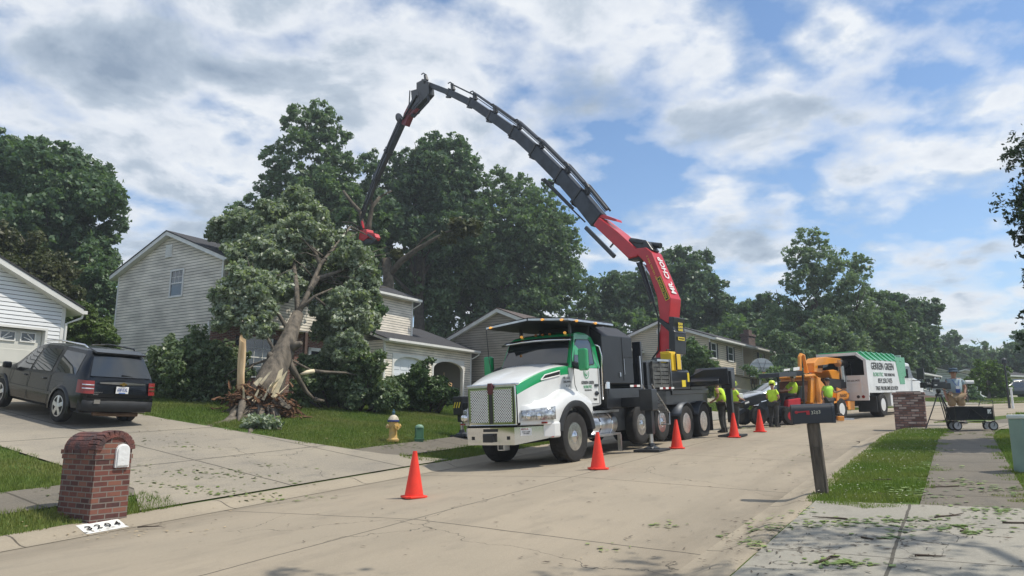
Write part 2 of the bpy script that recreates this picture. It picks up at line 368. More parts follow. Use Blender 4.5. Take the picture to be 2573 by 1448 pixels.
for sgn in (1, -1):
    vv = np.array([3.66, 3.72, 3.8, 3.88, 3.95, 4.02, 4.09, 4.15, 4.22, 4.3])*sgn
    hh = {3.66: .006, 3.72: .008, 3.8: .018, 3.88: .045, 3.95: .075, 4.02: .098, 4.09: .108, 4.15: .112, 4.22: .108, 4.3: .04}
    struct(strip('kerb', M_kerb, ts, vv, lambda x, y, v: road_z(x, y, v)+np.vectorize(lambda q: hh[round(abs(float(q)), 2)])(v)))
def gs(x, y, v): return ground_z(x, y)+.02
struct(strip('sidewalk', M_walk, np.arange(-30, 120.1, .5), np.arange(5.15, 6.36, .2)-.02, gs))
struct(strip('sidewalk', M_walk, np.arange(10.6, 120.1, .5), np.arange(-6.7, -5.39, .2), gs))
# drives: strips in the straight part of the street (t = s)
def drive_edge(v): return np.interp(v, [4.2, 5.5, 8., 12., 16., 19.5], [13.6, 13.45, 12.9, 12.3, 12.0, 12.6])
def quadstrip(name, mt, s0, s1, v0, v1, dz=.024, st=.25, taper=0., edge=False):
    mb = MB(); mb.uv = []; rows = []
    a = np.linspace(s0, s1, max(2, int((s1-s0)/st)+1)); b_ = np.linspace(v0, v1, max(2, int(abs(v1-v0)/st)+1))
    for v in b_:
        fl = taper*max(0, 1-(abs(v)-abs(v0))/1.3); s1_ = float(drive_edge(v)) if edge else s1; aa = s0-fl+(a-s0)*(s1_-s0+2*fl)/(s1-s0)
        x, y = sp(aa, np.full_like(aa, v)); z = ground_z(x, y)+dz; rows.append(list(zip(x, y, z))); mb.uv += [(t, v) for t in aa]
    mb.grid(rows); o = mb.build(name, mt, smooth=True)
    if o.data.polygons[0].normal.z < 0: o.data.flip_normals()
    return struct(o)
quadstrip('driveway', M_drive, 7.4, 13.5, 4.25, 19.2, taper=.7, edge=True)
quadstrip('driveway', M_drive2, -6, 10.9, -4.27, -30)
quadstrip('driveway', M_drive, 27.2, 31.0, -4.27, -16, taper=.5)
quadstrip('driveway', M_drive2, 28.6, 34.4, 4.25, 17, taper=.6)
quadstrip('driveway', M_drive2, 44.0, 49.0, 4.25, 17, taper=.6)
# ---------------------------------------------------------------- ground sheet
def axis(lo, hi, fine0, fine1, step, grow):
    a = list(np.arange(fine0, fine1, step)); q, st = a[0], step
    while q > lo: st *= grow; q -= st; a.insert(0, q)
    q, st = a[-1], step
    while q < hi: st *= grow; q += st; a.append(q)
    return np.array(a)
gx = axis(-420, 420, -22, 34, .3, 1.16); gy = axis(-60, 520, 2, 56, .3, 1.16)
XX, YY = np.meshgrid(gx, gy); Xf, Yf = XX.ravel(), YY.ravel(); TV = tv(Xf, Yf); ZZ = ground_z(Xf, Yf, TV)
ZZ = np.where(np.abs(TV[1]) < 3.95, ZZ-.25, ZZ)
rng = np.random.RandomState(3); ZZ = ZZ - np.where(np.abs(TV[1]) > 4.3, rng.rand(len(ZZ))*.015, 0)
mb = MB(); n = len(gx); mb.v = list(zip(Xf, Yf, ZZ)); k = np.arange((len(gy)-1)*n).reshape(-1, n)[:, :-1].ravel()
mb.f = list(zip(k.tolist(), (k+1).tolist(), (k+n+1).tolist(), (k+n).tolist())); mb.m = [0]*len(mb.f)
o = struct(mb.build('ground', M_grassg, smooth=True, fixn=False))
# ---------------------------------------------------------------- grass, clover and litter (stuff)
def grass_ok(X, Y):
    T, V = tv(X, Y); s = X*UX+Y*UY; n = -X*UY+Y*UX
    ok = np.abs(V) > 4.12
    wob_ = .05*np.sin(X*7.3+Y*5.1)+.04*np.sin(Y*17.7); ok = np.abs(V) > 4.10+wob_
    jit = .05*np.sin(X*9.1)+.05*np.sin(Y*11.3+X*3)+.07*np.sin(Y*2.7+1.3*np.sin(X*1.9))+.04*np.sin(Y*23.+X*17.)
    ok &= ~((V > 5.15+jit) & (V < 6.33+jit))
    ok &= ~((V > -6.7+jit*2.2) & (V < -5.46+jit*2.2) & (T > 10))
    ok &= ~((V > 0) & (V < 19.2) & (T > 7.35+jit) & (T < drive_edge(V)+.05+jit*2))
    ok &= ~((V < 0) & (T < 10.95+np.where(V > -5.5, .9*(V+4.15), 0)*1.0+jit))
    ok &= ~((V < 0) & (T > 27.3+jit) & (T < 31+jit))
    ok &= ~((V > 0) & (V < 17) & (T > 28.6) & (T < 34.4)) & ~((V > 0) & (V < 17) & (T > 44) & (T < 49))
    ok &= ~((n > 23.6) & (s > 17.8) & (s < 34)) 
    return ok, V
def blades(name, label, cat, rect, n, h, w, mt, seed, region='grass', lean=.5, vmax=None):
    rg = np.random.RandomState(seed); x0, x1, y0, y1 = rect
    X = rg.uniform(x0, x1, n*3); Y = y0+(y1-y0)*rg.uniform(0, 1, n*3)**1.25
    ok, V = grass_ok(X, Y)
    ang = (X-0)/np.maximum(Y, .1); ok &= (np.abs(ang) < .80)
    if vmax: ok &= (V > vmax[0]) & (V < vmax[1])
    # tufts
    pat = .5+.5*np.sin(X*2.3+1.7*np.sin(Y*1.9))*np.sin(Y*2.9+1.3*np.sin(X*2.1))
    X, Y, pat = X[ok][:n], Y[ok][:n], pat[ok][:n]; n = len(X); Z = ground_z(X, Y)-.012
    sc = (.55+.75*rg.rand(n))*(.75+.5*pat); hh = h*sc; a = rg.rand(n)*6.283; ww = w*(.7+.6*rg.rand(n))*(1+Y*.035)
    lx = (rg.rand(n)-.5)*2*lean*hh; ly = (rg.rand(n)-.5)*2*lean*hh
    c, s_ = np.cos(a)*ww/2, np.sin(a)*ww/2
    v = np.empty((n, 3, 3)); v[:, 0] = np.stack([X-c, Y-s_, Z], 1); v[:, 1] = np.stack([X+c, Y+s_, Z], 1); v[:, 2] = np.stack([X+lx, Y+ly, Z+hh], 1)
    return rawmesh(name, v.reshape(-1, 3), 3, mt, label, cat)
def rawmesh(name, v, k, mt, label=None, cat=None):
    me = bpy.data.meshes.new(name); nf = len(v)//k
    me.vertices.add(len(v)); me.vertices.foreach_set('co', np.ascontiguousarray(v, dtype=np.float32).ravel())
    me.loops.add(len(v)); me.loops.foreach_set('vertex_index', np.arange(len(v), dtype=np.int32))
    me.polygons.add(nf); me.polygons.foreach_set('loop_start', np.arange(0, len(v), k, dtype=np.int32))
    me.update(calc_edges=True); me.materials.append(mt)
    o = bpy.data.objects.new(name, me); COL.objects.link(o)
    if label: stuff(o, label, cat)
    return o
M_blade = leafmat('grass_blade', (.085, .15, .025), (.20, .27, .065), (.26, .25, .09), trans=.35, rough=.6, spec=.2)
M_blade2 = leafmat('grass_blade_bright', (.10, .17, .03), (.22, .30, .07), (.28, .28, .10), trans=.35, rough=.6, spec=.2)
blades('grass', 'green unmown grass of the front lawns left of the road', 'grass', (-24, 9, 8, 33), 330000, .075, .012, M_blade, 11, vmax=(4.1, 40))
blades('grass', 'bright grass of the verge right of the road', 'grass', (1, 16, 9.5, 30), 200000, .062, .011, M_blade2, 12, vmax=(-12, -4.1))
blades('grass', 'distant grass beyond the bend', 'grass', (4, 44, 30, 60), 90000, .09, .02, M_blade2, 13)
def patches(name, label, cat, pts, mt, size, seed, k=4, up=.01, flat=.25, thin=1.):
    rg = np.random.RandomState(seed); X, Y = pts[:, 0], pts[:, 1]; n = len(X); Z = ground_z(X, Y)+up
    T, V = tv(X, Y); Z = np.where(np.abs(V) < 3.7, road_z(X, Y, V)+.012, Z+.02)
    a = rg.rand(n)*6.283; s = size*(.5+rg.rand(n)); dx, dy = np.cos(a)*s, np.sin(a)*s; q = (.35+.3*rg.rand(n))*thin; tz = (rg.rand(n, 4)-.2)*flat*s[:, None]
    v = np.empty((n, 4, 3)); v[:, 0] = np.stack([X-dx, Y-dy, Z+np.abs(tz[:, 0])], 1); v[:, 1] = np.stack([X-dy*q, Y+dx*q, Z+np.abs(tz[:, 1])], 1)
    v[:, 2] = np.stack([X+dx, Y+dy, Z+np.abs(tz[:, 2])], 1); v[:, 3] = np.stack([X+dy*q, Y-dx*q, Z+np.abs(tz[:, 3])], 1)
    return rawmesh(name, v.reshape(-1, 3), 4, mt, label, cat)
rg = np.random.RandomState(5)
# clover heads in the right verge
X = rg.uniform(2, 15, 16000); Y = rg.uniform(9.5, 28, 16000); ok, V = grass_ok(X, Y); cl = .5+.5*np.sin(X*1.7+2)*np.sin(Y*1.3+X); ok &= (V < -4.2) & (V > -5.5) & (cl > rg.rand(16000)*.9)
P_ = np.stack([X[ok], Y[ok]], 1)[:1700]
patches('clover', 'white clover heads in the right verge', 'clover', P_, mat('clover_white', (.6, .58, .48), .8), .013, 6, up=.055, flat=.6)
# leaf and bark litter: along the gutters and over the drives and sidewalks
def cloudpts(centres, seed):
    rg = np.random.RandomState(seed); out = []
    for (x, y, sx_, sy_, n) in centres:
        out.append(np.stack([rg.normal(x, sx_, n), rg.normal(y, sy_, n)], 1))
    return np.concatenate(out)
def px2(lst, dz=0):
    out = []
    for (x, y, sx_, sy_, n) in lst:
        q = hit(x, y, dz); out.append((q.x, q.y, sx_*1.5+.03, sy_*1.6+.03, n))
    return out
M_lit = leafmat('leaf_litter_green', (.14, .22, .04), (.30, .38, .10), (.09, .14, .03), trans=.15)
M_bark = mat('bark_chips', (.09, .065, .045), .9, var=.5, vscale=9)
M_chip = mat('wood_chips', (.5, .38, .22), .8, var=.4, vscale=12)
g1 = px2([(1960, 1300, .12, .12, 20), (2120, 1425, .07, .03, 60), (2230, 1360, .05, .0, 22), (2320, 1335, .2, .06, 40), (2420, 1330, .08, .03, 30), (2450, 1345, .07, .03, 30), (1890, 1370, .02, .08, 30), (2300, 1250, .1, .9, 60), (2110, 1320, .5, .05, 80), (2200, 1318, .4, .06, 80), (2290, 1240, .12, .3, 60), (2340, 1180, .2, .08, 40),
          (2480, 1230, .12, .3, 130), (2510, 1290, .1, .1, 60), (1975, 1335, .08, .06, 16), (1520, 1380, .08, .08, 8), (1680, 1325, .1, .05, 14), (2070, 1415, .06, .04, 10), (420, 1120, .5, .2, 40), (500, 1200, .5, .1, 60), (600, 1245, .5, .12, 90), (560, 1190, .5, .1, 50), (330, 1215, .4, .1, 40), (700, 1175, .3, .1, 20),
          (960, 1120, .35, .15, 110), (980, 1100, .3, .1, 60), (640, 1070, .5, .3, 60), (820, 1080, .7, .5, 30), (90, 1010, .6, .4, 40), (250, 1250, .5, .1, 30), (1900, 1075, .8, .25, 160), (1830, 1085, .5, .2, 60), (2080, 1150, .8, .6, 30), (2390, 1095, .7, .12, 60)])
patches('leaf_litter', 'scattered green leaves on paving and lawn', 'leaves', cloudpts(g1, 8), M_lit, .045, 9)
g2 = px2([(330, 1330, .3, .08, 26), (1250, 1300, 2., 1.2, 60), (1700, 1280, 1.6, 1.5, 90), (2200, 1360, 1.2, .5, 110), (2050, 1380, 1., .4, 80), (2400, 1370, .8, .4, 80), (1930, 1340, .1, .5, 60), (1990, 1200, .15, 2., 60), (1880, 1360, .15, .6, 40), (500, 1100, 2., 1.5, 60), (2380, 1220, .4, 1.5, 50), (1500, 1200, 2, 1, 40)])
patches('bark_litter', 'dark bits of bark and twigs on the paving', 'twigs', cloudpts(g2, 18), M_bark, .036, 19, thin=.35)
g3 = px2([(300, 1345, .5, .08, 40), (500, 1290, 1., .2, 14), (1700, 1180, 1.5, 1.5, 30), (900, 1300, 2, 1, 20), (1130, 1130, .2, .08, 12), (700, 1080, .8, .3, 90), (560, 1095, .8, .3, 40), (820, 1085, .12, .12, 14)])
patches('wood_chip_litter', 'pale wood chips and torn bark on road and lawn', 'wood chips', cloudpts(g3, 28), M_chip, .03, 29)
# single twigs one can make out
M_twig = mat('twig', (.075, .055, .04), .9)
def twig(px_, py_, L, a, label, seed):
    q = hit(px_, py_); rg = random.Random(seed); T0, V0 = tv(q.x, q.y); z0 = q.z+.03 if abs(V0[0]) > 4 else q.z+.02
    pts = [Vector((q.x, q.y, z0))]
    for i in range(5): a += rg.uniform(-.4, .4); pts.append(pts[-1]+Vector((math.cos(a), math.sin(a), 0))*L/5+Vector((0, 0, rg.uniform(0, .008))))
    for p in pts: p.z = gz(p.x, p.y)+.034
    mb = MB().tube(pts, [.011, .01, .009, .007, .006, .003], 6)
    for j in (2, 3): 
        b_ = a+rg.choice((-1, 1))*.9; mb.tube([pts[j], pts[j]+Vector((math.cos(b_), math.sin(b_), .05))*L*.25], [.006, .003], 5)
    tag(mb.build('twig', M_twig, smooth=True), label, 'twig', 'twigs lying on the paving')
for i, a in enumerate([(2410, 1228, .45, 2.9, 'forked twig on the right sidewalk by the grass edge'), (2130, 1312, .4, 2.6, 'thin twig at the corner of the right verge and drive'), (2350, 1308, .5, .1, 'long twig across the top of the right drive'), (2165, 1360, .16, -.8, 'short dark twig left of the drive joint'),
          (2300, 1408, .25, 0., 'twig across the drive joint in the foreground'), (2060, 1425, .4, .5, 'bent twig left of the fresh leaf sprig'), (2240, 1210, .3, 3.0, 'small twig on the sidewalk right of the verge clover'), (2520, 1322, .5, -.2, 'thin straight twig at the right frame edge'), (2160, 1115, .35, 1.6, 'twig standing up at the right kerb'), (345, 1332, .35, .25, 'broken stick in the gutter beside the painted house number'), (2415, 1345, .2, .5, 'short twig beside the leaf sprigs on the right drive')]):
    twig(*a, seed=i)
# ---------------------------------------------------------------- trees
M_bk = mat('bark', (.16, .135, .105), .95, var=.45, vscale=5, bump=1., bscale=14, stretch=(1, 1, .35))
M_bkd = mat('bark_dark', (.075, .062, .05), .95, var=.4, vscale=5, bump=1., bscale=14)
M_bkl = mat('bark_pale', (.27, .235, .19), .9, var=.4, vscale=6, bump=.8, bscale=18, stretch=(1, 1, .4))
L_oak = leafmat('leaf_oak', (.085, .155, .080), (.20, .275, .15), (.125, .195, .09), .4)
L_dark = leafmat('leaf_dark', (.070, .138, .078), (.165, .235, .135), (.11, .172, .088), .38)
L_blue = leafmat('leaf_maple', (.12, .195, .115), (.30, .37, .26), (.15, .225, .115), .4)
L_olive = leafmat('leaf_olive', (.05, .075, .02), (.10, .11, .04), (.09, .085, .04), .25)
L_yel = leafmat('leaf_yellow_green', (.09, .17, .02), (.17, .26, .04), (.10, .17, .03), .35)
L_fall = leafmat('leaf_silver_maple', (.15, .205, .125), (.52, .56, .44), (.18, .24, .14), .36, rough=.38, spec=.5)
def leaves(name, lobes, n, size, mt, parent=None, seed=0, sub=26, shell=.55, droop=0., fill=.10, kids=9):
    rg = np.random.RandomState(seed); L = np.array(lobes, float); w = L[:, 3]**2; w /= w.sum()
    if kids:   # ragged outline: small side lobes on every big one
        K = []
        for l in L:
            for _ in range(kids):
                d = rg.normal(size=3); d /= np.linalg.norm(d); rr_ = l[3]*rg.uniform(.22, .48); dist = l[3]*rg.uniform(.68, 1.08); K.append((l[0]+d[0]*dist, l[1]+d[1]*dist, l[2]+d[2]*dist*.95, rr_))
        L = np.concatenate([L*np.array([1, 1, 1, .80]), np.array(K)]); w = L[:, 3]**2; w /= w.sum(); sub = max(4, sub*len(lobes)/len(L)*1.35)
    # clumps on each lobe
    nc = max(8, int(2.1*sub*len(L))); ci = rg.choice(len(L), nc, p=w)
    d = rg.normal(size=(nc, 3)); d /= np.linalg.norm(d, axis=1)[:, None]; d[:, 2] = d[:, 2]*.9+.08
    rr = (shell+(1.06-shell)*rg.rand(nc)**.6)
    c = L[ci, :3]+d*rr[:, None]*L[ci, 3][:, None]; cr = np.maximum(L[ci, 3]*rg.uniform(.14, .38, nc), size*1.6)
    k = rg.choice(nc, n, p=cr**2/(cr**2).sum())
    q = rg.normal(size=(n, 3)); q /= np.linalg.norm(q, axis=1)[:, None]; q *= (rg.rand(n)**.45)[:, None]; q[:, 2] *= .62
    p = c[k]+q*cr[k][:, None]
    if droop: p[:, 2] -= droop*(q[:, 0]**2+q[:, 1]**2)*cr[k]
    nr = q*.9+rg.normal(size=(n, 3))*.55+np.array([0, 0, .35]); nr /= np.linalg.norm(nr, axis=1)[:, None]
    a = rg.normal(size=(n, 3)); a -= nr*(a*nr).sum(1)[:, None]; a /= np.linalg.norm(a, axis=1)[:, None]; b = np.cross(nr, a)
    nf = int(n*fill); fi = rg.choice(len(L), nf, p=w); fd = rg.normal(size=(nf, 3)); fd /= np.linalg.norm(fd, axis=1)[:, None]
    p[:nf] = L[fi, :3]+fd*(L[fi, 3]*(.35+.72*rg.rand(nf)**.7))[:, None]
    s = size*(.55+.8*rg.rand(n))[:, None]; s2 = s*(.42+.2*rg.rand(n))[:, None]
    v = np.empty((n, 4, 3)); v[:, 0] = p-a*s; v[:, 1] = p+b*s2+a*s*.15-nr*s*.12; v[:, 2] = p+a*s; v[:, 3] = p-b*s2-a*s*.1-nr*s*.12
    o = rawmesh(name, v.reshape(-1, 3), 4, mt); o.parent = parent; return o
def limbs(p0, tips, r0, rg, bend=.12, split=.35, frac=.5):
    """trunk to a fork, then a limb to each tip"""
    out = []
    return out
def tree(name, label, Y, circles, trunk, lmat, n, size, bmat=None, group=None, seed=1, dep=.55, sub=26, tr=.28, shell=.5, ground=True, nl=9, twigs=0):
    rg = random.Random(seed); lob = []
    for (x, y, r) in circles:
        yy = Y+rg.uniform(-dep, dep)*r/50*1.0*Y/55*1.6; q = at(x, y, yy); lob.append((q.x, q.y, q.z, r*Y/F_*1.06))
        if r > 55:   # body behind and in front, so the crown is as deep as it is wide
            for s_ in (-1, 1):
                q2 = at(x+rg.uniform(-.3, .3)*r, y+rg.uniform(-.1, .35)*r, yy+s_*r*Y/F_*.8); lob.append((q2.x, q2.y, q2.z, r*Y/F_*.8))
    bx = at(trunk[0], trunk[1], Y); bz = gz(bx.x, bx.y)-.1; t = thing(name, label, 'tree', (bx.x, bx.y, bz), group=group)
    O = Vector((bx.x, bx.y, bz)); mb = MB()
    top = max(l[2] for l in lob); cx = sum(l[0]*l[3] for l in lob)/sum(l[3] for l in lob); cy = sum(l[1]*l[3] for l in lob)/sum(l[3] for l in lob)
    H = top-bz; fork = Vector(((cx-O.x)*.35, (cy-O.y)*.35, H*.30)); apex = Vector((cx-O.x, cy-O.y, H*.80))
    mid = fork.lerp(apex, .5)+Vector((rg.uniform(-.4, .4), rg.uniform(-.4, .4), 0))
    mb.tube([Vector((0, 0, 0)), Vector((fork.x*.3, fork.y*.3, .35)), fork*.55, fork, mid, apex], [tr*1.7, tr*1.15, tr, tr*.85, tr*.55, tr*.12], 9)
    ls = sorted(lob, key=lambda l: -l[3])[:nl]
    for l in ls:
        tip = Vector(l[:3])-O; f0 = rg.uniform(.0, .7); st = fork.lerp(apex, f0) if tip.z > fork.z else fork*.8
        m_ = st.lerp(tip, .5)+Vector((rg.uniform(-.1, .1), rg.uniform(-.1, .1), rg.uniform(-.05, .12)))*l[3]
        mb.tube([st, m_, tip], [tr*.45, tr*.28, tr*.07], 6)
        for j in range(3):
            d = Vector((rg.uniform(-1, 1), rg.uniform(-1, 1), rg.uniform(-.2, 1)))*l[3]*.8
            mb.tube([m_.lerp(tip, .4+.2*j), m_.lerp(tip, .5+.2*j)+d*.5+Vector((0, 0, .1)), tip+d], [tr*.18, tr*.1, tr*.03], 5)
    for j in range(twigs):
        l = rg.choice(lob); d = Vector((rg.uniform(-1, 1), rg.uniform(-.6, .6), rg.uniform(.1, 1))).normalized()*l[3]; p = Vector(l[:3])-O
        mb.tube([p, p+d*.7, p+d*1.25+Vector((0, 0, .1))*l[3]], [.05, .03, .01], 5)
    mb.build('trunk', bmat or M_bk, t, smooth=True)
    cr = leaves('crown', [(l[0]-O.x, l[1]-O.y, l[2]-O.z, l[3]) for l in lob], int(n*2.4), size*.74, lmat, t, seed, sub, shell)
    return t
G_B = 'trees standing behind the houses'
tree('broad_tree', 'huge dark green tree between the white garage and the beige house', 41, [(60, 430, 95), (20, 400, 70), (150, 450, 95), (215, 490, 85), (262, 500, 58), (285, 560, 36), (110, 560, 110), (20, 560, 110), (220, 610, 78), (260, 660, 40), (190, 690, 70), (90, 380, 40), (165, 385, 32), (235, 430, 38)], (190, 900), L_dark, 40000, .20, M_bkd, seed=2, tr=.45, group=G_B)
tree('broad_tree', 'lower brownish green tree directly behind the white garage roof', 33, [(60, 690, 75), (10, 640, 70), (130, 700, 60), (70, 620, 50), (170, 740, 38), (120, 760, 60)], (90, 900), L_olive, 16000, .15, M_bk, seed=3, group=G_B)
tree('broad_tree', 'mid green tree touching the left gable of the beige house', 38, [(240, 720, 55), (265, 780, 50), (200, 760, 45), (285, 700, 28), (230, 660, 40), (180, 800, 60), (255, 830, 50)], (245, 920), L_oak, 15000, .16, M_bkd, seed=4, group=G_B)
tree('small_tree', 'light green young tree beside the black car and garage corner', 27, [(205, 810, 36), (235, 840, 40), (190, 850, 38), (255, 865, 34), (220, 785, 18), (170, 870, 30), (280, 850, 14)], (225, 930), leafmat('leaf_light', (.05, .10, .02), (.11, .17, .04), (.12, .17, .04), .3), 9000, .10, M_bk, seed=5, tr=.09, nl=6)
tree('oak_tree', 'tallest tree, an airy oak rising left of the crane jib', 52, [(800, 275, 30), (770, 310, 42), (830, 325, 34), (725, 305, 20), (750, 360, 40), (815, 375, 50), (850, 420, 45), (700, 400, 42), (665, 470, 32), (730, 440, 50), (800, 460, 60), (700, 520, 50), (640, 570, 55), (590, 590, 42), (560, 600, 22), (870, 340, 14), (860, 500, 60), (780, 540, 70), (680, 600, 70)], (790, 900), L_oak, 22000, .22, M_bkd, seed=6, sub=15, tr=.4, group=G_B, twigs=16)
tree('broad_tree', 'dense round topped tree right behind the red grapple', 56, [(1130, 395, 52), (1080, 420, 62), (1175, 420, 52), (1040, 470, 60), (1120, 480, 75), (1195, 480, 48), (950, 450, 48), (930, 410, 34), (900, 520, 60), (985, 540, 75), (1070, 580, 85), (1150, 570, 75), (930, 630, 75), (1010, 400, 28), (1090, 365, 26), (1150, 365, 24)], (1060, 930), L_dark, 44000, .23, M_bkd, seed=7, sub=22, tr=.5, group=G_B, twigs=10)
tree('broad_tree', 'wide tree behind the garage, right of the dense round topped one', 60, [(1265, 470, 50), (1310, 480, 42), (1350, 520, 62), (1240, 530, 62), (1300, 590, 90), (1400, 590, 60), (1435, 625, 36), (1380, 680, 80), (1230, 660, 90), (1140, 690, 90), (1050, 720, 85), (1330, 740, 85), (1445, 720, 55), (1220, 770, 70), (1120, 790, 60), (1415, 560, 30)], (1270, 960), L_oak, 46000, .24, M_bkd, seed=8, sub=22, tr=.5, group=G_B, twigs=6)
tree('broad_tree', 'dark tree behind the crane mast', 66, [(1700, 670, 50), (1740, 690, 55), (1660, 700, 50), (1600, 730, 55), (1780, 750, 50), (1545, 720, 45), (1560, 770, 60), (1640, 790, 70), (1730, 780, 65), (1830, 790, 40), (1850, 820, 34), (1500, 760, 50), (1470, 800, 50), (1770, 650, 22), (1690, 640, 26)], (1690, 960), L_dark, 34000, .25, M_bkd, seed=9, tr=.45, group=G_B)
tree('maple_tree', 'pale silver green pointed tree behind the wood chipper', 50, [(2025, 595, 30), (2060, 600, 24), (2005, 650, 40), (2070, 660, 48), (2130, 675, 36), (2165, 668, 26), (2035, 700, 48), (1985, 710, 30), (2100, 720, 48), (2150, 730, 34), (1960, 765, 28), (2020, 770, 55), (2090, 790, 65), (2150, 780, 45), (1960, 820, 45), (2040, 850, 70), (2120, 870, 70), (1930, 745, 12), (1985, 880, 50)], (2045, 960), L_blue, 23000, .16, M_bkd, seed=10, sub=17, tr=.3, group=G_B, twigs=22, shell=.4)
tree('broad_tree', 'bright green rounded tree between the pale pointed tree and the chip truck', 54, [(2210, 780, 50), (2200, 850, 62), (2255, 840, 45), (2170, 820, 50), (2190, 740, 22), (2250, 900, 50), (2150, 890, 50)], (2200, 970), L_oak, 20000, .17, M_bkd, seed=11, group=G_B)
tree('broad_tree', 'dark spreading tree above the green box of the chip truck', 64, [(2265, 770, 40), (2310, 790, 40), (2330, 770, 22), (2295, 850, 48), (2330, 850, 30), (2300, 910, 50), (2240, 760, 30), (2345, 800, 14), (2340, 900, 34)], (2290, 980), L_dark, 18000, .2, M_bkd, seed=12, group=G_B)
tree('spruce_tree', 'bluish conifer at the end of the split level house', 47, [(1985, 850, 16), (1985, 880, 24), (1980, 915, 34), (2010, 900, 30), (1950, 840, 16), (1985, 950, 38)], (1985, 985), L_blue, 8000, .12, M_bkd, seed=13, tr=.12)
tree('small_tree', 'small tree half hiding the split level house behind the yellow container', 34, [(1758, 892, 26), (1742, 872, 20), (1785, 928, 26), (1755, 930, 36), (1806, 945, 18), (1740, 905, 30), (1780, 960, 30), (1740, 960, 36)], (1765, 1000), L_oak, 13000, .10, M_bk, seed=14, tr=.1, nl=6)
tree('small_tree', 'tree peeping out behind the split level house chimney', 62, [(1880, 790, 28), (1900, 815, 30), (1920, 770, 26), (1905, 845, 34), (1860, 810, 20), (1945, 790, 26)], (1900, 930), L_dark, 9000, .2, M_bkd, seed=15, group=G_B)
tree('broad_tree', 'far dark tree right of the chip truck', 92, [(2375, 865, 24), (2400, 850, 14), (2385, 900, 34), (2360, 920, 30), (2415, 910, 26)], (2380, 985), L_dark, 9000, .28, M_bkd, seed=16, group='far trees at the end of the street')
tree('broad_tree', 'far mid green tree above the white house roof', 96, [(2440, 905, 30), (2470, 895, 24), (2500, 910, 26), (2460, 935, 36), (2420, 925, 28)], (2460, 990), L_oak, 10000, .28, M_bkd, seed=17, group='far trees at the end of the street')
tree('broad_tree', 'far dark tree at the right frame edge behind the lamp post', 80, [(2530, 905, 30), (2560, 880, 30), (2575, 920, 40), (2545, 940, 40), (2580, 850, 26), (2600, 900, 50), (2520, 950, 30)], (2560, 1000), L_dark, 14000, .26, M_bkd, seed=18, group='far trees at the end of the street')
tree('small_tree', 'bright yellow green tree in front of the far white house', 50, [(2480, 925, 22), (2500, 945, 26), (2465, 945, 22), (2515, 965, 22), (2450, 960, 18), (2485, 975, 26), (2520, 985, 16)], (2487, 1022), L_yel, 9000, .10, M_bk, seed=19, tr=.09, nl=6)
tree('broad_tree', 'near tree reaching in from the right frame edge', 17, [(2585, 545, 26), (2568, 600, 26), (2600, 590, 36), (2545, 590, 12), (2530, 565, 9), (2560, 640, 10), (2600, 420, 34), (2570, 400, 10), (2590, 470, 26), (2640, 500, 90), (2690, 380, 110), (2740, 640, 130), (2600, 800, 32), (2572, 790, 13), (2560, 815, 10), (2650, 720, 70), (2720, 780, 90), (2620, 870, 44), (2565, 850, 12)], (2760, 1150), leafmat('leaf_near', (.018, .04, .015), (.045, .08, .03), (.03, .06, .02), .2), 15000, .075, M_bkd, seed=20, tr=.25, sub=22, dep=.3)
t = thing('shade_tree', 'tree overhead outside the frame that shades the near edge of the road', 'tree', (6.5, -3.2, gz(6.5, -3.2)))
O = Vector(t.location); mb = MB(); mb.tube([Vector((0, 0, 0)), Vector((-.2, .3, 3)), Vector((-1, 1.5, 6)), Vector((-1.5, 3, 9))], [.35, .28, .2, .08], 10)
sl = [(1.2, 5.5, 6.5, .8), (2.9, 5.9, 6.7, .9), (4.6, 5.7, 6.4, .9), (6.3, 6.2, 7.2, .9), (7.6, 5.4, 6.8, 1.0), (5.8, 4.6, 7., 1.2), (2.2, 4.6, 6.4, 1.0), (8.6, 7.4, 7.6, 1.0), (4.0, 3., 6.6, 1.2)]
for x, y, z, r in sl: mb.tube([Vector((-.8, 1.2, 5.2)), Vector((x, y, z))-O+Vector((.5, -.8, -.6)), Vector((x, y, z))-O], [.12, .06, .03], 6)
mb.build('trunk', M_bkd, t, smooth=True); leaves('crown', [(x-O.x, y-O.y, z-O.z, r) for x, y, z, r in sl], 4200, .085, L_oak, t, 21, 14, .4)
# shrubs
def bush(name, label, Y, circles, lmat, n, size, seed, cat='bush', group=None, dep=.5, shell=.3, sub=30):
    rg = random.Random(seed); lob = []
    for (x, y, r) in circles:
        q = at(x, y, Y+rg.uniform(-dep, dep)); lob.append((q.x, q.y, max(q.z, gz(q.x, q.y)+.1), r*Y/F_))
        lob.append((q.x+rg.uniform(-.3, .3), q.y+.6*r*Y/F_, max(q.z, gz(q.x, q.y)+.1), r*Y/F_*.85))
    cx = sum(l[0] for l in lob)/len(lob); cy = sum(l[1] for l in lob)/len(lob); z = gz(cx, cy)
    t = thing(name, label, cat, (cx, cy, z), group=group)
    lob = [(l[0]-cx, l[1]-cy, l[2]-z, l[3]) for l in lob]
    leaves('foliage', lob, n, size, lmat, t, seed, sub, shell)
    mb = MB()
    for l in lob[::2]: mb.tube([Vector((l[0]*.5, l[1]*.5, -.05)), Vector((l[0]*.8, l[1]*.8, l[2]*.6)), Vector(l[:3])], [.05, .035, .015], 5)
    mb.build('stem', M_bkd, t, smooth=True); return t
bush('bush', 'dark rounded bush in front of the far white house', 47, [(2425, 990, 22), (2445, 1000, 20), (2410, 1005, 18), (2455, 1010, 14)], L_dark, 5000, .09, 31)
bush('bush', 'low hedge bush left of the split level house porch', 40, [(1700, 985, 22), (1725, 990, 20)], L_oak, 2500, .08, 32)

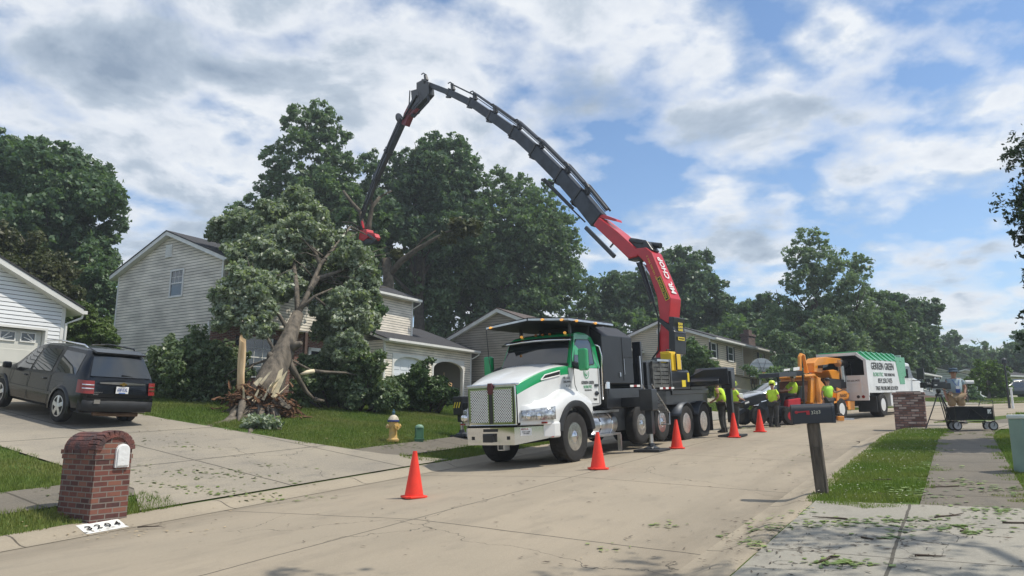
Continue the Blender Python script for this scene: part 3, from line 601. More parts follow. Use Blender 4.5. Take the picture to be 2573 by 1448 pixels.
lerp_ = lambda a, b, t: a+(b-a)*t
rgw = np.random.RandomState(99); wl = []
for i in range(150):
    a = rgw.uniform(-.95, 1.05); Yd = rgw.uniform(88, 135); r = rgw.uniform(3, 6); x = a*Yd; z = float(ground_z(x, Yd)[0])
    wl.append((x, Yd, z+rgw.uniform(.5, 5.5), r))
o = leaves('distant_woods', wl, 70000, .55, L_dark, None, 98, 12, .3); stuff(o, 'band of woods far behind the houses', 'woods')
for i in range(1):
    wl = [(float(x), float(y), float(ground_z(x, y)[0])+rgw.uniform(.2, 5.5), rgw.uniform(1.6, 2.8)) for x, y in [(lerp_(-16, 26, k/60.), 63+4*math.sin(k*2.1)) for k in range(61)]]
    o = leaves('understorey', wl, 60000, .24, L_oak, None, 97, 14, .3); stuff(o, 'shrubs filling the space under the trees behind the houses', 'undergrowth')
# ---------------------------------------------------------------- fallen tree
M_wood = mat('torn_wood', (.62, .46, .27), .75, var=.35, vscale=7, stretch=(1, 1, .15), col2=(.45, .29, .14))
M_woodw = mat('fresh_wood', (.80, .68, .46), .75, var=.25, vscale=7)
M_rot = mat('rotten_heartwood', (.20, .10, .05), .95, var=.6, vscale=9, bump=1.2, bscale=22, col2=(.045, .025, .015))
def P3(x, y, Y): return at(x, y, Y)
bs = hit(655, 1040); bs = Vector((bs.x, bs.y, gz(bs.x, bs.y)))
YB = bs.y
ft = thing('fallen_tree', 'uprooted silver maple with a split trunk leaning onto the beige house', 'tree', bs)
rg = random.Random(77)
def rel(q): return q-bs
mb = MB()
tp = [P3(655, 1035, YB), P3(668, 985, YB+.2), P3(692, 925, YB+.7), P3(715, 880, YB+1.1), P3(730, 840, YB+1.5), P3(748, 790, YB+2.1)]
mb.tube([rel(q) for q in tp], [.62, .50, .40, .33, .26, .19], 18, jit=.07, rng=rg)
BR = [([(748, 790, 2.1), (775, 735, 2.8), (805, 665, 3.8), (850, 610, 5), (880, 570, 6)], .105), ([(775, 735, 2.8), (800, 700, 3.4), (860, 680, 4), (930, 668, 4.6)], .11), ([(748, 790, 2.1), (745, 720, 3), (735, 640, 4.4), (750, 560, 6), (765, 520, 7)], .10),
      ([(735, 640, 4.4), (700, 600, 5.4), (650, 580, 6.5)], .09), ([(730, 840, 1.5), (700, 790, 1.8), (665, 745, 2), (648, 715, 2.1), (640, 690, 2.2)], .075), ([(665, 745, 2), (640, 725, 2.1), (612, 702, 2.2)], .04),
      ([(697, 895, .9), (672, 850, 1), (655, 800, 1.1), (650, 760, 1.4), (665, 742, 1.7)], .055), ([(756, 775, 2.2), (790, 745, 2.6), (835, 725, 2.8)], .07), ([(790, 745, 2.6), (820, 770, 2.8), (860, 790, 3)], .05), ([(805, 665, 3.8), (780, 610, 4.6), (800, 560, 5.8), (815, 520, 6.4)], .09),
      ([(715, 880, 1.1), (745, 868, 1.0), (757, 862, .9)], .20), ([(690, 915, .7), (680, 895, .6), (676, 888, .5)], .2),
      ([(720, 900, 1.), (745, 945, 1.3), (770, 985, 1.6), (790, 1005, 1.7)], .13), ([(790, 1005, 1.7), (815, 1008, 1.8)], .1), ([(730, 905, 1.2), (780, 930, 1.8), (860, 940, 2.4), (900, 960, 3)], .05), ([(700, 895, .8), (640, 915, 1.2), (590, 930, 1.4), (562, 948, 1.5)], .05), ([(640, 915, 1.2), (600, 950, 1), (560, 970, 1)], .03),
      ([(560, 860, 1.8), (600, 852, 1.4), (610, 850, .9)], .03), ([(880, 570, 6), (920, 590, 6.4)], .06)]
for pts, r in BR:
    q = [rel(P3(x, y, YB+d)) for x, y, d in pts]; k = len(q)-1
    mb.tube(q, [r*(1-.65*i/k) for i in range(k+1)], 8, jit=.05, rng=rg)
for i in range(90):   # fine branching through the crown
    x, y, d = rg.choice([(805, 640, 4), (850, 620, 5), (740, 600, 5), (700, 620, 5.5), (760, 560, 6), (900, 660, 5), (650, 740, 2.2), (880, 730, 4), (630, 600, 6), (820, 700, 4)])
    a = rel(P3(x+rg.uniform(-20, 20), y+rg.uniform(-20, 20), YB+d)); e = a+Vector((rg.uniform(-1.4, 1.4), rg.uniform(-.8, .6), rg.uniform(-.6, 1.2)))
    mb.tube([a, a.lerp(e, .5)+Vector((0, 0, .12)), e], [.035, .022, .008], 5)
mb.build('trunk', mat('bark_maple', (.15, .125, .095), .95, var=.5, vscale=4, bump=1.6, bscale=9, stretch=(1.6, 1.6, .3), col2=(.07, .06, .048)), ft, smooth=True)
# root flare and surface roots
mb = MB()
for (x, y, d, x2, y2, r) in [(640, 1040, 0, 600, 1000, .3), (640, 1050, 0, 560, 1035, .30), (650, 1060, 0, 520, 1070, .22), (640, 1060, -.2, 490, 1080, .14), (610, 1030, -.1, 560, 1062, .15), (612, 1000, -.2, 598, 1062, .12), (660, 1060, 0, 625, 1090, .26), (690, 1060, 0, 700, 1085, .24), (640, 1070, -.3, 545, 1085, .10), (620, 1060, 0, 500, 1062, .12)]:
    a = rel(P3(x, y, YB+d)); h = hit(x2, y2); e = rel(Vector((h.x, h.y, gz(h.x, h.y)-.02))); m_ = a.lerp(e, .55); m_.z = e.z+(a.z-e.z)*.35+.05
    mb.tube([a, a.lerp(m_, .6), m_, m_.lerp(e, .6), e], [r*1.0, r*.85, r*.62, r*.38, r*.12], 12, jit=.17, rng=rg)
mb.build('root', M_bk, ft, smooth=True)
def splinter(mbx, p, d, L, w, th, rg):
    d = Vector(d).normalized(); s = d.cross(Vector((rg.uniform(-1, 1), rg.uniform(-1, 1), rg.uniform(-1, 1)))).normalized(); t_ = d.cross(s)
    a = p-s*w/2; b = p+s*w/2; vs = [a-t_*th/2, b-t_*th/2, b+t_*th/2, a+t_*th/2]; k = rg.uniform(.5, .9)
    e0 = p+d*L*k-s*w*.45; e1 = p+d*L; vs += [e0-t_*th*.3, e1, e1+t_*th*.2, e0+t_*th*.3]
    mbx.add(vs, [(3, 2, 1, 0), (0, 1, 5, 4), (1, 2, 6, 5), (2, 3, 7, 6), (3, 0, 4, 7), (4, 5, 6, 7)])
# tall pale splinter
mb = MB(); a = rel(P3(607, 1015, YB-.1)); b = rel(P3(607, 845, YB-.1)); z = Vector((0, 0, 1)); H = b.z-a.z
pr = [(0, .10), (.25, .12), (.45, .115), (.62, .125), (.8, .12), (.92, .10), (.95, .055), (1., .02)]
rows = []
for f, w_ in pr:
    c = a.lerp(b, f)+Vector((-.03*math.sin(f*5), 0, 0)); rows.append([tuple(c+Vector((w_*math.cos(t)+(.05*(f > .93)*-1), .6*w_*math.sin(t), .06*math.cos(3*t)*(f > .8)))) for t in [i*math.pi/4 for i in range(8)]])
mb.grid(rows, closed=True); mb.build('splinter', M_wood, ft, smooth=35)
mb = MB()
for i in range(7):
    c = rel(P3(rg.uniform(598, 700), rg.uniform(965, 1030), YB-.45-rg.random()*.25)); splinter(mb, c, (rg.uniform(-.2, .9), rg.uniform(-.5, .3), rg.uniform(.3, 1)), rg.uniform(.2, .7), rg.uniform(.05, .16), .03, rg)
for i in range(3):
    c = rel(P3(rg.uniform(660, 690), rg.uniform(985, 1020), YB-.62)); splinter(mb, c, (.45, .1, 1), rg.uniform(.5, .9), rg.uniform(.08, .18), .04, rg)
splinter(mb, rel(P3(655, 965, YB-.35)), (.6, .1, .8), .5, .09, .03, rg); splinter(mb, rel(P3(690, 990, YB-.5)), (.25, .1, 1), .8, .22, .05, rg); splinter(mb, rel(P3(660, 1005, YB-.65)), (.4, .1, .9), .5, .25, .05, rg)
mb.build('splinter', M_woodw, ft)
mb = MB()
for i in range(260):
    c = rel(P3(rg.gauss(700, 22), rg.gauss(1035, 18), YB-.35+rg.uniform(-.3, .5))); c.z = max(c.z, .0-.1)
    splinter(mb, c, (rg.uniform(-1, 1), rg.uniform(-1, .4), rg.uniform(-.6, .7)), rg.uniform(.12, .5), rg.uniform(.03, .14), .03, rg)
for i in range(260):
    c = rel(P3(rg.gauss(632, 32), rg.gauss(1008, 16), YB-.3+rg.uniform(-.3, .2)))
    splinter(mb, c, (rg.uniform(-1, 1), rg.uniform(-1, .4), rg.uniform(-.3, .9)), rg.uniform(.12, .4), rg.uniform(.03, .12), .03, rg)
mb.tube([rel(P3(700, 1020, YB+.2)), rel(P3(705, 1045, YB)), rel(P3(700, 1072, YB-.1))], [.35, .45, .3], 12, jit=.25, rng=rg)
mb.tube([rel(P3(640, 1000, YB)), rel(P3(620, 1010, YB)), rel(P3(590, 1035, YB))], [.4, .34, .2], 12, jit=.25, rng=rg)
mb.build('heartwood', M_rot, ft)
mb = MB()
for i in range(34):
    x0_ = rg.uniform(596, 706); c = rel(P3(x0_, rg.uniform(1000, 1045), YB-.35-rg.random()*.35)); splinter(mb, c, ((x0_-650)/90+rg.uniform(-.2, .2), rg.uniform(-.7, -.2), rg.uniform(-.9, -.3)), rg.uniform(.4, .8), rg.uniform(.12, .30), .07, rg)
mb.build('bark_slab', M_bk, ft)
cl = lambda L: [(*(rel(P3(x, y, YB+d))), r*(YB+d)/F_) for x, y, r, d in L]
cro = cl([(760, 530, 36, 6.2), (720, 560, 44, 6), (800, 560, 44, 6), (680, 600, 50, 6), (630, 590, 42, 6.5), (590, 590, 34, 7), (565, 600, 20, 7), (745, 620, 60, 5.2), (820, 625, 55, 5.5), (880, 640, 42, 5.5), (910, 670, 44, 5), (690, 660, 48, 4.8), (640, 650, 40, 5), (760, 690, 50, 4.5), (850, 700, 55, 4.6), (935, 700, 28, 5), (920, 740, 44, 4.6), (880, 780, 55, 4.2),
    (640, 720, 40, 2.3), (620, 755, 38, 2.2), (665, 770, 42, 2.2), (600, 790, 30, 2.1), (640, 810, 34, 2), (690, 730, 34, 2.6), (680, 830, 26, 2), (850, 830, 48, 4), (920, 810, 40, 4.3), (890, 870, 44, 3.8), (820, 780, 36, 4), (840, 890, 36, 3.6), (610, 640, 26, 6), (585, 825, 22, 2.), (720, 715, 36, 3.2), (905, 905, 26, 4.2), (790, 600, 44, 5.4), (700, 640, 40, 5.2), (860, 660, 40, 5), (575, 760, 20, 2.2), (780, 500, 14, 6.5), (930, 660, 24, 5.2)])
cro = [(x, y+(.3 if abs(x-rel(P3(800, 650, YB+4)).x) < .9 and z < 6.5 else -.9), z, r*1.1) for x, y, z, r in cro]
leaves('crown', cro, 215000, .083, L_fall, ft, 41, 30, .35, fill=.20)
leaves('crown', cl([(640, 655, 60, 7.5), (760, 620, 80, 8), (860, 700, 75, 7), (700, 560, 55, 8.2), (640, 600, 50, 8.5), (890, 790, 60, 6)]), 26000, .10, L_dark, ft, 42, 26, .3, fill=.3)
mb = MB()
q = [(790, 932, 1.2), (772, 936, 1.1), (755, 941, 1.0)]; mb.tube([rel(P3(x, y, YB+d)) for x, y, d in q], [.06, .07, .03], 8, jit=.1, rng=rg)
mb.build('broken_end', M_woodw, ft, smooth=True)
mb = MB(); q = [(900, 944, 2.4), (868, 937, 2.0), (815, 935, 1.4), (789, 932, 1.2)]; mb.tube([rel(P3(x, y, YB+d)) for x, y, d in q], [.02, .035, .05, .06], 8, jit=.06, rng=rg)
mb.build('broken_branch', M_bk, ft, smooth=True)
# branches lying in heaps: each heap is a thing
L_heap = leafmat('leaf_heap', (.08, .14, .06), (.27, .32, .18), (.10, .15, .06), .32, rough=.4, spec=.45)
bush('branch_heap', 'heap of torn leafy branches left of the broken trunk, against the gable', YB+2.2, [(430, 890, 48), (490, 880, 50), (540, 890, 42), (400, 940, 42), (460, 945, 60), (530, 950, 60), (575, 930, 46), (580, 980, 36), (420, 985, 40), (500, 995, 40), (560, 1000, 30), (395, 985, 28), (380, 900, 14), (440, 1002, 24), (480, 1004, 24), (520, 1004, 24), (555, 1008, 22), (410, 1000, 20)], L_heap, 52000, .07, 43, 'branches', dep=.9)
bush('branch_heap', 'long heap of broken branches right of the trunk, below the front door', YB+3.2, [(790, 925, 40), (840, 930, 46), (890, 925, 46), (940, 920, 36), (870, 975, 36), (820, 985, 32), (930, 975, 42), (980, 985, 36), (760, 965, 30), (905, 885, 24), (760, 1000, 24), (800, 1005, 22), (845, 1003, 24), (890, 1003, 22), (930, 1003, 24), (970, 1006, 22), (1005, 1005, 20)], L_heap, 44000, .075, 44, 'branches', dep=.9)
bush('branch_heap', 'bright green branch heap in front of the two garage doors', YB+5.5, [(1010, 975, 34), (1050, 965, 36), (1090, 975, 30), (1060, 925, 16), (1075, 905, 9), (1120, 985, 22), (1040, 990, 30), (1090, 995, 26), (1020, 1006, 20), (1060, 1006, 22), (1105, 1006, 18), (1132, 996, 14)], leafmat('leaf_heap_bright', (.05, .10, .03), (.13, .19, .07), (.07, .12, .04), .25), 22000, .075, 45, 'branches', dep=.6)
bush('branch_heap', 'small clump of pale maple leaves lying at the foot of the trunk', 19.6, [(640, 1062, 16), (660, 1060, 18), (625, 1066, 12), (670, 1066, 12)], L_fall, 900, .07, 46, 'branches', dep=.1)
# the tree held by the grapple and its cut stub
M_cut = mat('bark_limb', (.13, .11, .08), .95, var=.4, vscale=6)
YG = 38.
b0 = at(978, 740, YG+1.); t = thing('topped_tree', 'cut off trunk with one long bare limb, behind the roof of the beige house', 'tree', (b0.x, b0.y, gz(b0.x, b0.y)))
O = Vector(t.location); mb = MB()
mb.tube([Vector((0, 0, 0)), at(977, 740, YG+1)-O, at(975, 690, YG+1)-O, at(970, 650, YG+1)-O], [.4, .3, .27, .24], 10)
mb.build('trunk', M_cut, t, smooth=True); mb = MB()
mb.tube([at(979, 690, YG+1)-O, at(1010, 655, YG+.8)-O, at(1050, 625, YG+.6)-O, at(1120, 585, YG+.2)-O, at(1180, 560, YG)-O], [.2, .17, .13, .08, .03], 8)
mb.tube([at(1040, 632, YG+.8)-O, at(1060, 605, YG+.6)-O, at(1095, 580, YG+.2)-O], [.09, .06, .03], 6)
mb.build('limb', M_cut, t, smooth=True)
leaves('foliage', [(*(at(x, y, YG+d)-O), r*YG/F_) for x, y, r, d in [(1150, 570, 26, 0), (1190, 575, 22, 0), (1120, 600, 16, 0), (1000, 640, 14, 1)]], 2200, .14, L_olive, t, 47, 20, .3)
b0 = at(935, 560, YG); t = thing('held_branch', 'forked treetop gripped by the red grapple saw above the roof', 'branch', b0)
O = b0; mb = MB()
for pts, r in [([(925, 600), (928, 560), (935, 520), (955, 495)], .15), ([(925, 600), (912, 560), (903, 530), (880, 505), (862, 480)], .13), ([(935, 520), (930, 490), (935, 460)], .07), ([(915, 580), (880, 580), (850, 590), (820, 600)], .06), ([(912, 545), (908, 570)], .06), ([(955, 495), (985, 480)], .05), ([(905, 575), (885, 560), (860, 558)], .06)]:
    mb.tube([at(x, y, YG+.3)-O for x, y in pts], [r*(1-.5*i/len(pts)) for i in range(len(pts))], 8)
mb.build('limb', M_cut, t, smooth=True)
leaves('foliage', [(*(at(x, y, YG+1)-O), r*YG/F_) for x, y, r in [(890, 600, 22), (850, 600, 22), (950, 600, 22), (940, 640, 22), (875, 545, 22), (960, 550, 20)]], 3600, .13, L_oak, t, 48, 20, .3)
# ---------------------------------------------------------------- houses
M_lapshade = mat('siding_lap_shade', (.05, .045, .04), .9)  # dark strip under each board: lap shadow and grime put into colour
def siding_mat(name, c, d=.25): return mat(name, c, .55, var=d, vscale=.9, bump=.15, bscale=60, spec=.3, stretch=(1, 1, 2.2))
M_beige = siding_mat('siding_beige', (.75, .685, .58)); M_white = siding_mat('siding_white', (.78, .79, .80), .08); M_taupe = siding_mat('siding_taupe', (.32, .285, .235), .2)
M_cream = siding_mat('siding_cream', (.62, .55, .43), .12); M_grey = siding_mat('siding_grey', (.30, .31, .33), .12); M_pgrey = siding_mat('siding_pale_grey', (.56, .58, .60), .1)
M_trim = mat('trim_white', (.72, .71, .67), .5, var=.08); M_trimb = mat('trim_beige', (.60, .55, .46), .5, var=.1)
M_shing = mat('shingle', (.055, .055, .06), .9, var=.45, vscale=22, bump=.8, bscale=50, stretch=(1, 1, 3)); M_shingb = mat('shingle_brown', (.12, .095, .085), .9, var=.4, vscale=22, bump=.8, bscale=50)
M_glass = glassmat('window_glass', (.03, .04, .045), .05); M_shut = mat('shutter_black', (.018, .018, .022), .6); M_dark = mat('dark_interior', (.012, .012, .014), .9); M_shutr = mat('shutter_red', (.20, .05, .045), .6)
M_brick = brickmat('brick_red', [(.10, .03, .022), (.17, .05, .033), (.24, .085, .055)], (.3, .27, .23)); M_found = mat('foundation', (.28, .26, .23), .9, var=.2)
def lap(mb, o, a, nr, z0, z1, span, e=.122, holes=(), proud=.020):
    """lapped boards on a wall plane: o = local origin, a = along, nr = outward"""
    z = z0
    while z < z1-.01:
        zt = min(z+e, z1); l0, r0 = span(z); l1, r1 = span(zt)
        segs = [(l0, r0, l1, r1)]
        for hx0, hx1, hz0, hz1 in holes:
            if zt > hz0+.03 and z < hz1-.03:
                ns = []
                for A, B, C, D in segs:
                    if hx1 <= A or hx0 >= B: ns.append((A, B, C, D)); continue
                    if hx0 > A: ns.append((A, hx0, C, hx0))
                    if hx1 < B: ns.append((hx1, B, hx1, D))
                segs = ns
        for A, B, C, D in segs:
            if B-A < .01: continue
            P = lambda x, zz, d: o+a*x+nr*d+Vector((0, 0, zz))
            g = min(.024, e*.135); mb.add([P(A, z+g, proud), P(B, z+g, proud), P(D, zt, .006), P(C, zt, .006), P(A, z+g, .002), P(B, z+g, .002)], [(0, 1, 2, 3), (4, 5, 1, 0)]); mb.add([P(A, z, .006), P(B, z, .006), P(B, z+g, .0025), P(A, z+g, .0025)], [(0, 1, 2, 3)], 1)
        z += e
def wbox(mb, o, a, nr, x0, x1, z0, z1, d0, d1):
    P = lambda x, z, d: o+a*x+nr*d+Vector((0, 0, z))
    mb.add([P(x, z, d) for d in (d0, d1) for x, z in ((x0, z0), (x1, z0), (x1, z1), (x0, z1))], [(3, 2, 1, 0), (4, 5, 6, 7), (0, 1, 5, 4), (1, 2, 6, 5), (2, 3, 7, 6), (3, 0, 4, 7)])
def window(parent, o, a, nr, x0, x1, z0, z1, shut=None, rows=2, cols=3, lower=False, fr=.07, label=None, mt=None):
    mb = MB(); f = fr; zm = (z0+z1)/2
    for q in ((x0-f, x1+f, z1, z1+f), (x0-f, x1+f, z0-f*1.2, z0), (x0-f, x0, z0, z1), (x1, x1+f, z0, z1)): wbox(mb, o, a, nr, *q, .0, .055)
    wbox(mb, o, a, nr, x0+.005, x1-.005, zm-.025, zm+.025, .0, .042)
    for s_ in range(2):
        if s_ == 0 and not lower: continue
        za, zb = (z0, zm) if s_ == 0 else (zm, z1)
        for i in range(1, cols): x = x0+(x1-x0)*i/cols; wbox(mb, o, a, nr, x-.01, x+.01, za+.03, zb-.005, .0, .034)
        for i in range(1, rows): z = za+(zb-za)*i/rows; wbox(mb, o, a, nr, x0+.006, x1-.006, z-.01, z+.01, .0, .032)
    w = mb.build('window', mt or M_trim, parent)
    mb = MB(); wbox(mb, o, a, nr, x0, x1, z0, z1, .0, .024); mb.build('pane', M_glass, w)
    if shut:
        sw, sm = shut if isinstance(shut, tuple) else (shut, M_shut)
        for sx0 in (x0-f-sw-.01, x1+f+.01):
            mb = MB(); wbox(mb, o, a, nr, sx0, sx0+sw, z0-.05, z1+.05, .0, .05)
            for i in range(int((z1-z0)/.08)): wbox(mb, o, a, nr, sx0+.04, sx0+sw-.04, z0+.02+i*.08, z0+.05+i*.08, .045, .06)
            mb.build('shutter', sm, parent)
    return w
def rake_roof(parent, x0, x1, y0, y1, ze, zr, ov=.3, th=.16, mt=None, tm=None, ovx=.3, ridge_y=None):
    """gable roof, ridge along x"""
    ym = (y0+y1)/2 if ridge_y is None else ridge_y; s0 = (zr-ze)/(ym-y0); s1 = (zr-ze)/(y1-ym)
    A = (y0-ov, ze-ov*s0); B = (ym, zr); C = (y1+ov, ze-ov*s1)
    mb = MB(); t1 = .05
    mb.prism([(A[0], A[1]+th+.003), (B[0], B[1]+th+.003), (B[0], B[1]+th+t1), (A[0]-.02, A[1]+th+t1)], x0-ovx-.02, x1+ovx+.02, 'x')
    mb.prism([(B[0], B[1]+th+.003), (C[0], C[1]+th+.003), (C[0]+.02, C[1]+th+t1), (B[0], B[1]+th+t1)], x0-ovx-.02, x1+ovx+.02, 'x')
    mb.build('roof', mt or M_shing, parent)
    mb = MB()
    mb.prism([A, B, (B[0], B[1]+th), (A[0], A[1]+th)], x0-ovx, x1+ovx, 'x'); mb.prism([B, C, (C[0], C[1]+th), (B[0], B[1]+th)], x0-ovx, x1+ovx, 'x')
    mb.build('fascia', tm or M_trim, parent)
    mb = MB(); mb.bb(x0-ovx, x1+ovx, A[0]-.13, A[0]-.003, A[1]+.05, A[1]+.16)
    mb.tube([(x1+ovx-.1, A[0]-.07, A[1]+.06), (x1+ovx-.1, A[0]-.07, A[1]-.06), (x1+.02, y0-.06, A[1]-.28)], .035, 6)
    mb.build('gutter', tm or M_trim, parent)
AX, AY = Vector((1, 0, 0)), Vector((0, 1, 0))
def fspan(x0, x1): return lambda z: (x0, x1)
def gspan(y0, y1, ze, zr, ym=None):
    ym = (y0+y1)/2 if ym is None else ym
    def f(z):
        if z <= ze: return (y0, y1)
        k = (z-ze)/(zr-ze); return (y0+(ym-y0)*k, y1+(ym-y1)*k)
    return f
def house(name, label, x, y, z, deg, cat='house', group=None):
    return thing(name, label, cat, (x, y, z), R(90-deg), group)   # local x runs along the street, y to the back
# --- beige two storey house -------------------------------------------------
C_ = at(553, 800, 28.); Zb = 1.05
H = house('two_storey_house', 'beige two storey house hit by the fallen tree, with brick ground floor', C_.x, C_.y, Zb, 31)
L_, D_, z2, zt, za = 11.65, 6.95, 3.85-Zb, 6.22-Zb, 7.60-Zb
wm = MB()
wm.bb(0.003, L_-.003, .003, D_-.003, z2, zt); wm.prism([(0.003, zt), (D_-.003, zt), (D_/2, za)], .003, L_-.003, 'x'); wm.bb(.003, L_-.003, .63, D_-.003, -1.2, z2-.003)
o0 = Vector((0, 0, 0))
gw = (2.46, 3.2, 5.04-Zb, 6.06-Zb)
lap(wm, o0, AY, -AX, z2, za-.05, gspan(0, D_, zt, za), holes=[gw])
lap(wm, o0, AY, -AX, -.6, z2, fspan(.62, D_))
lap(wm, o0, AX, -AY, z2, zt, fspan(0, L_))
lap(wm, Vector((L_, 0, 0)), AY, AX, z2, zt, fspan(0, D_))
wm.build('wall', [M_beige, M_lapshade], H)
tm = MB(); tm.bb(-.03, .07, -.03, .07, z2-.02, zt); tm.bb(-.03, .06, .59, .69, -.6, z2-.02); tm.bb(L_-.07, L_+.03, -.03, .07, z2, zt); tm.bb(-.03, .07, D_-.05, D_+.03, -.6, zt)
tm.bb(0, L_, .0, .62, z2-.03, z2-.005); tm.build('corner_trim', M_trim, H)
bk = MB(); bk.bb(.05, 8.3, .55, .63, -.8, z2-.035); boxuv(bk.build('brick_wall', M_brick, H))
window(H, o0, AY, -AX, gw[0], gw[1], gw[2], gw[3]); mbv = MB()
wbox(mbv, o0, AY, -AX, 3.30, 3.72, 6.68-Zb, 7.22-Zb, 0, .05)
for i in range(7): wbox(mbv, o0, AY, -AX, 3.32, 3.70, 6.70-Zb+i*.073, 6.735-Zb+i*.073, .045, .075)
mbv.build('vent', M_trim, H)
window(H, o0, AX, -AY, 2.05, 2.85, 5.0-Zb, 6.0-Zb, (.36, M_shut)); window(H, o0, AX, -AY, 4.6, 5.5, 5.0-Zb, 6.0-Zb, .36); window(H, o0, AX, -AY, 7.9, 8.7, 4.95-Zb, 6.0-Zb, (.42, M_shut))
o1 = Vector((0, .55, 0)); window(H, o1, AX, -AY, 1.7, 3.0, .8, 2.3, (.4, M_shut), lower=True)
dr = MB(); wbox(dr, o1, AX, -AY, 5.2, 6.15, -.1, 2.05, 0, .05); d_ = dr.build('door', M_dark, H)
dr = MB()
for q in ((5.05, 5.2, -.1, 2.2), (6.15, 6.3, -.1, 2.2), (5.05, 6.3, 2.05, 2.2)): wbox(dr, o1, AX, -AY, *q, .005, .09)
dr.build('door_frame', M_trim, d_)
window(H, o1, AX, -AY, 6.9, 7.7, .7, 2.1)
pt = MB(); pt.bb(4.35, 4.5, -.02, .10, -.4, z2-.03); pt.bb(7.9, 8.0, -.02, .10, -.4, z2-.03); pt.build('porch_post', mat('post_brown', (.10, .06, .045), .7), H)
rake_roof(H, 0, L_, 0, D_, zt, za, ov=.34, ovx=.25)
# garage wing
gx0, gx1, gy0, gy1, gze = 8.15, 15.35, -1.2, 5.6, 3.78-Zb
gw_ = MB(); d1 = (8.85, 11.35, -.6, 2.05); d2 = (11.95, 14.55, -.6, 2.05)
ymr = 2.6; zr_ = gze+(ymr-gy0)*.36
lap(gw_, Vector((0, gy0, 0)), AX, -AY, -.2, gze, fspan(gx0, gx1), holes=[d1, d2]); 
lap(gw_, Vector((gx0, 0, 0)), AY, -AX, -.5, gze, fspan(gy0, .6)); lap(gw_, Vector((gx1, 0, 0)), AY, AX, -.5, zr_-.05, gspan(gy0, gy1, gze, zr_, ymr))
for x0, x1, z0, z1 in ((gx0, d1[0], -.8, gze), (d1[1], d2[0], -.8, gze), (d2[1], gx1, -.8, gze), (d1[0], d1[1], 2.05, gze), (d2[0], d2[1], 2.05, gze)): gw_.bb(x0+.002, x1-.002, gy0+.003, gy0+.12, z0, z1)
gw_.bb(gx0+.003, gx0+.12, gy0+.12, 0, -.8, gze); gw_.bb(gx1-.12, gx1-.003, gy0+.12, gy1, -.8, gze); gw_.bb(gx0, gx1-.12, gy1-.12, gy1, -.8, gze)
gw_.prism([(gy0+.01, gze), (gy1, gze), (ymr, zr_-.02)], gx1-.12, gx1-.004, 'x')
g_ = gw_.build('garage_wall', [M_beige, M_lapshade], H)
inn = MB(); inn.bb(gx0+.2, gx1-.2, gy1-.2, gy1-.13, -.8, gze); inn.bb(11.6, 11.7, gy0+.13, gy1-.2, -.8, gze); inn.bb(gx1-.2, gx1-.13, gy0+.13, gy1-.2, -.8, gze)
inn.bb(gx0+.2, gx1-.2, gy0+.13, gy1-.2, gze-.1, gze-.02); inn.build('garage_lining', mat('plaster', (.42, .40, .37), .8), H)
fl = MB(); fl.bb(gx0+.1, gx1-.1, gy0-.6, gy1-.1, -.1, .06); fl.build('garage_floor', M_found, H)
tr_ = MB(); 
for (x0, x1, z0, z1) in (d1, d2):   # arched casing
    xm, hw = (x0+x1)/2, (x1-x0)/2; n = 14; arc = [(xm+hw*math.cos(math.pi*i/n), z1-.42+.42*math.sin(math.pi*i/n)) for i in range(n+1)]
    out = [(x1+.12, z1-.42)]+[(x1+.12, z1+.12), (x0-.12, z1+.12)]+[(x0-.12, z1-.42)]
    for i in range(n):
        a_, b_ = arc[i], arc[i+1]; tr_.prism([(a_[0], a_[1]), (b_[0], b_[1]), (b_[0], z1+.12), (a_[0], z1+.12)], gy0-.04, gy0+.125)
    tr_.bb(x0-.12, x0, gy0-.04, gy0+.125, z0, z1+.12); tr_.bb(x1, x1+.12, gy0-.04, gy0+.125, z0, z1+.12)
tr_.bb(gx0-.03, gx0+.08, gy0-.03, gy0+.06, -.4, gze); tr_.bb(gx1-.08, gx1+.03, gy0-.03, gy0+.06, -.3, gze)
tr_.build('garage_trim', M_trim, H)
gd = MB(); gd.bb(d1[0]+.01, d1[1]-.01, gy0+.15, gy0+.19, -.6, d1[3])
for r_ in range(4):
    for c in range(4): gd.bb(d1[0]+.08+c*.62, d1[0]+.6+c*.62, gy0+.135, gy0+.152, -.5+r_*.64, -.02+r_*.64)
gd.build('garage_door', mat('garage_door_white', (.70, .73, .76), .35, var=.05), H)
# garage roof (ridge along x, in front of and beside the main block)
rake_roof(H, gx0+.15, gx1, gy0, gy1, gze, zr_, ov=.32, th=.12, ovx=.32, ridge_y=ymr)
# --- white garage -------------------------------------------------------------
C_ = at(163, 775, 23.5); Zw = .62
Hw = house('garage_building', 'white sided garage gable cut off by the left frame edge', C_.x, C_.y, Zw, 31)
GW = 6.6; ze, zr = 3.62-Zw, 3.62-Zw+GW/2*.47
w = MB(); dd = (-6.2, -.52, -.6, 2.82-Zw)
lap(w, o0, AX, -AY, -.3, zr-.05, lambda z: ((-GW, 0) if z <= ze else (-GW+(z-ze)/.47, -(z-ze)/.47)), holes=[dd], e=.125)
lap(w, o0, AY, AX, -.6, ze, fspan(0, 8))
for x0, x1, z0, z1 in ((-GW, dd[0], -1, ze), (dd[1], 0, -1, ze), (dd[0], dd[1], dd[3], ze)): w.bb(x0+.002, x1-.003, .003, .15, z0, z1)
w.prism([(-GW, ze), (-.003, ze), (-GW/2, zr)], .003, .15, 'y'); w.bb(-.15, -.003, .15, 8, -1, ze); w.bb(-GW, -.15, 7.9, 8, -1, ze)
w.build('wall', [M_white, M_lapshade], Hw)
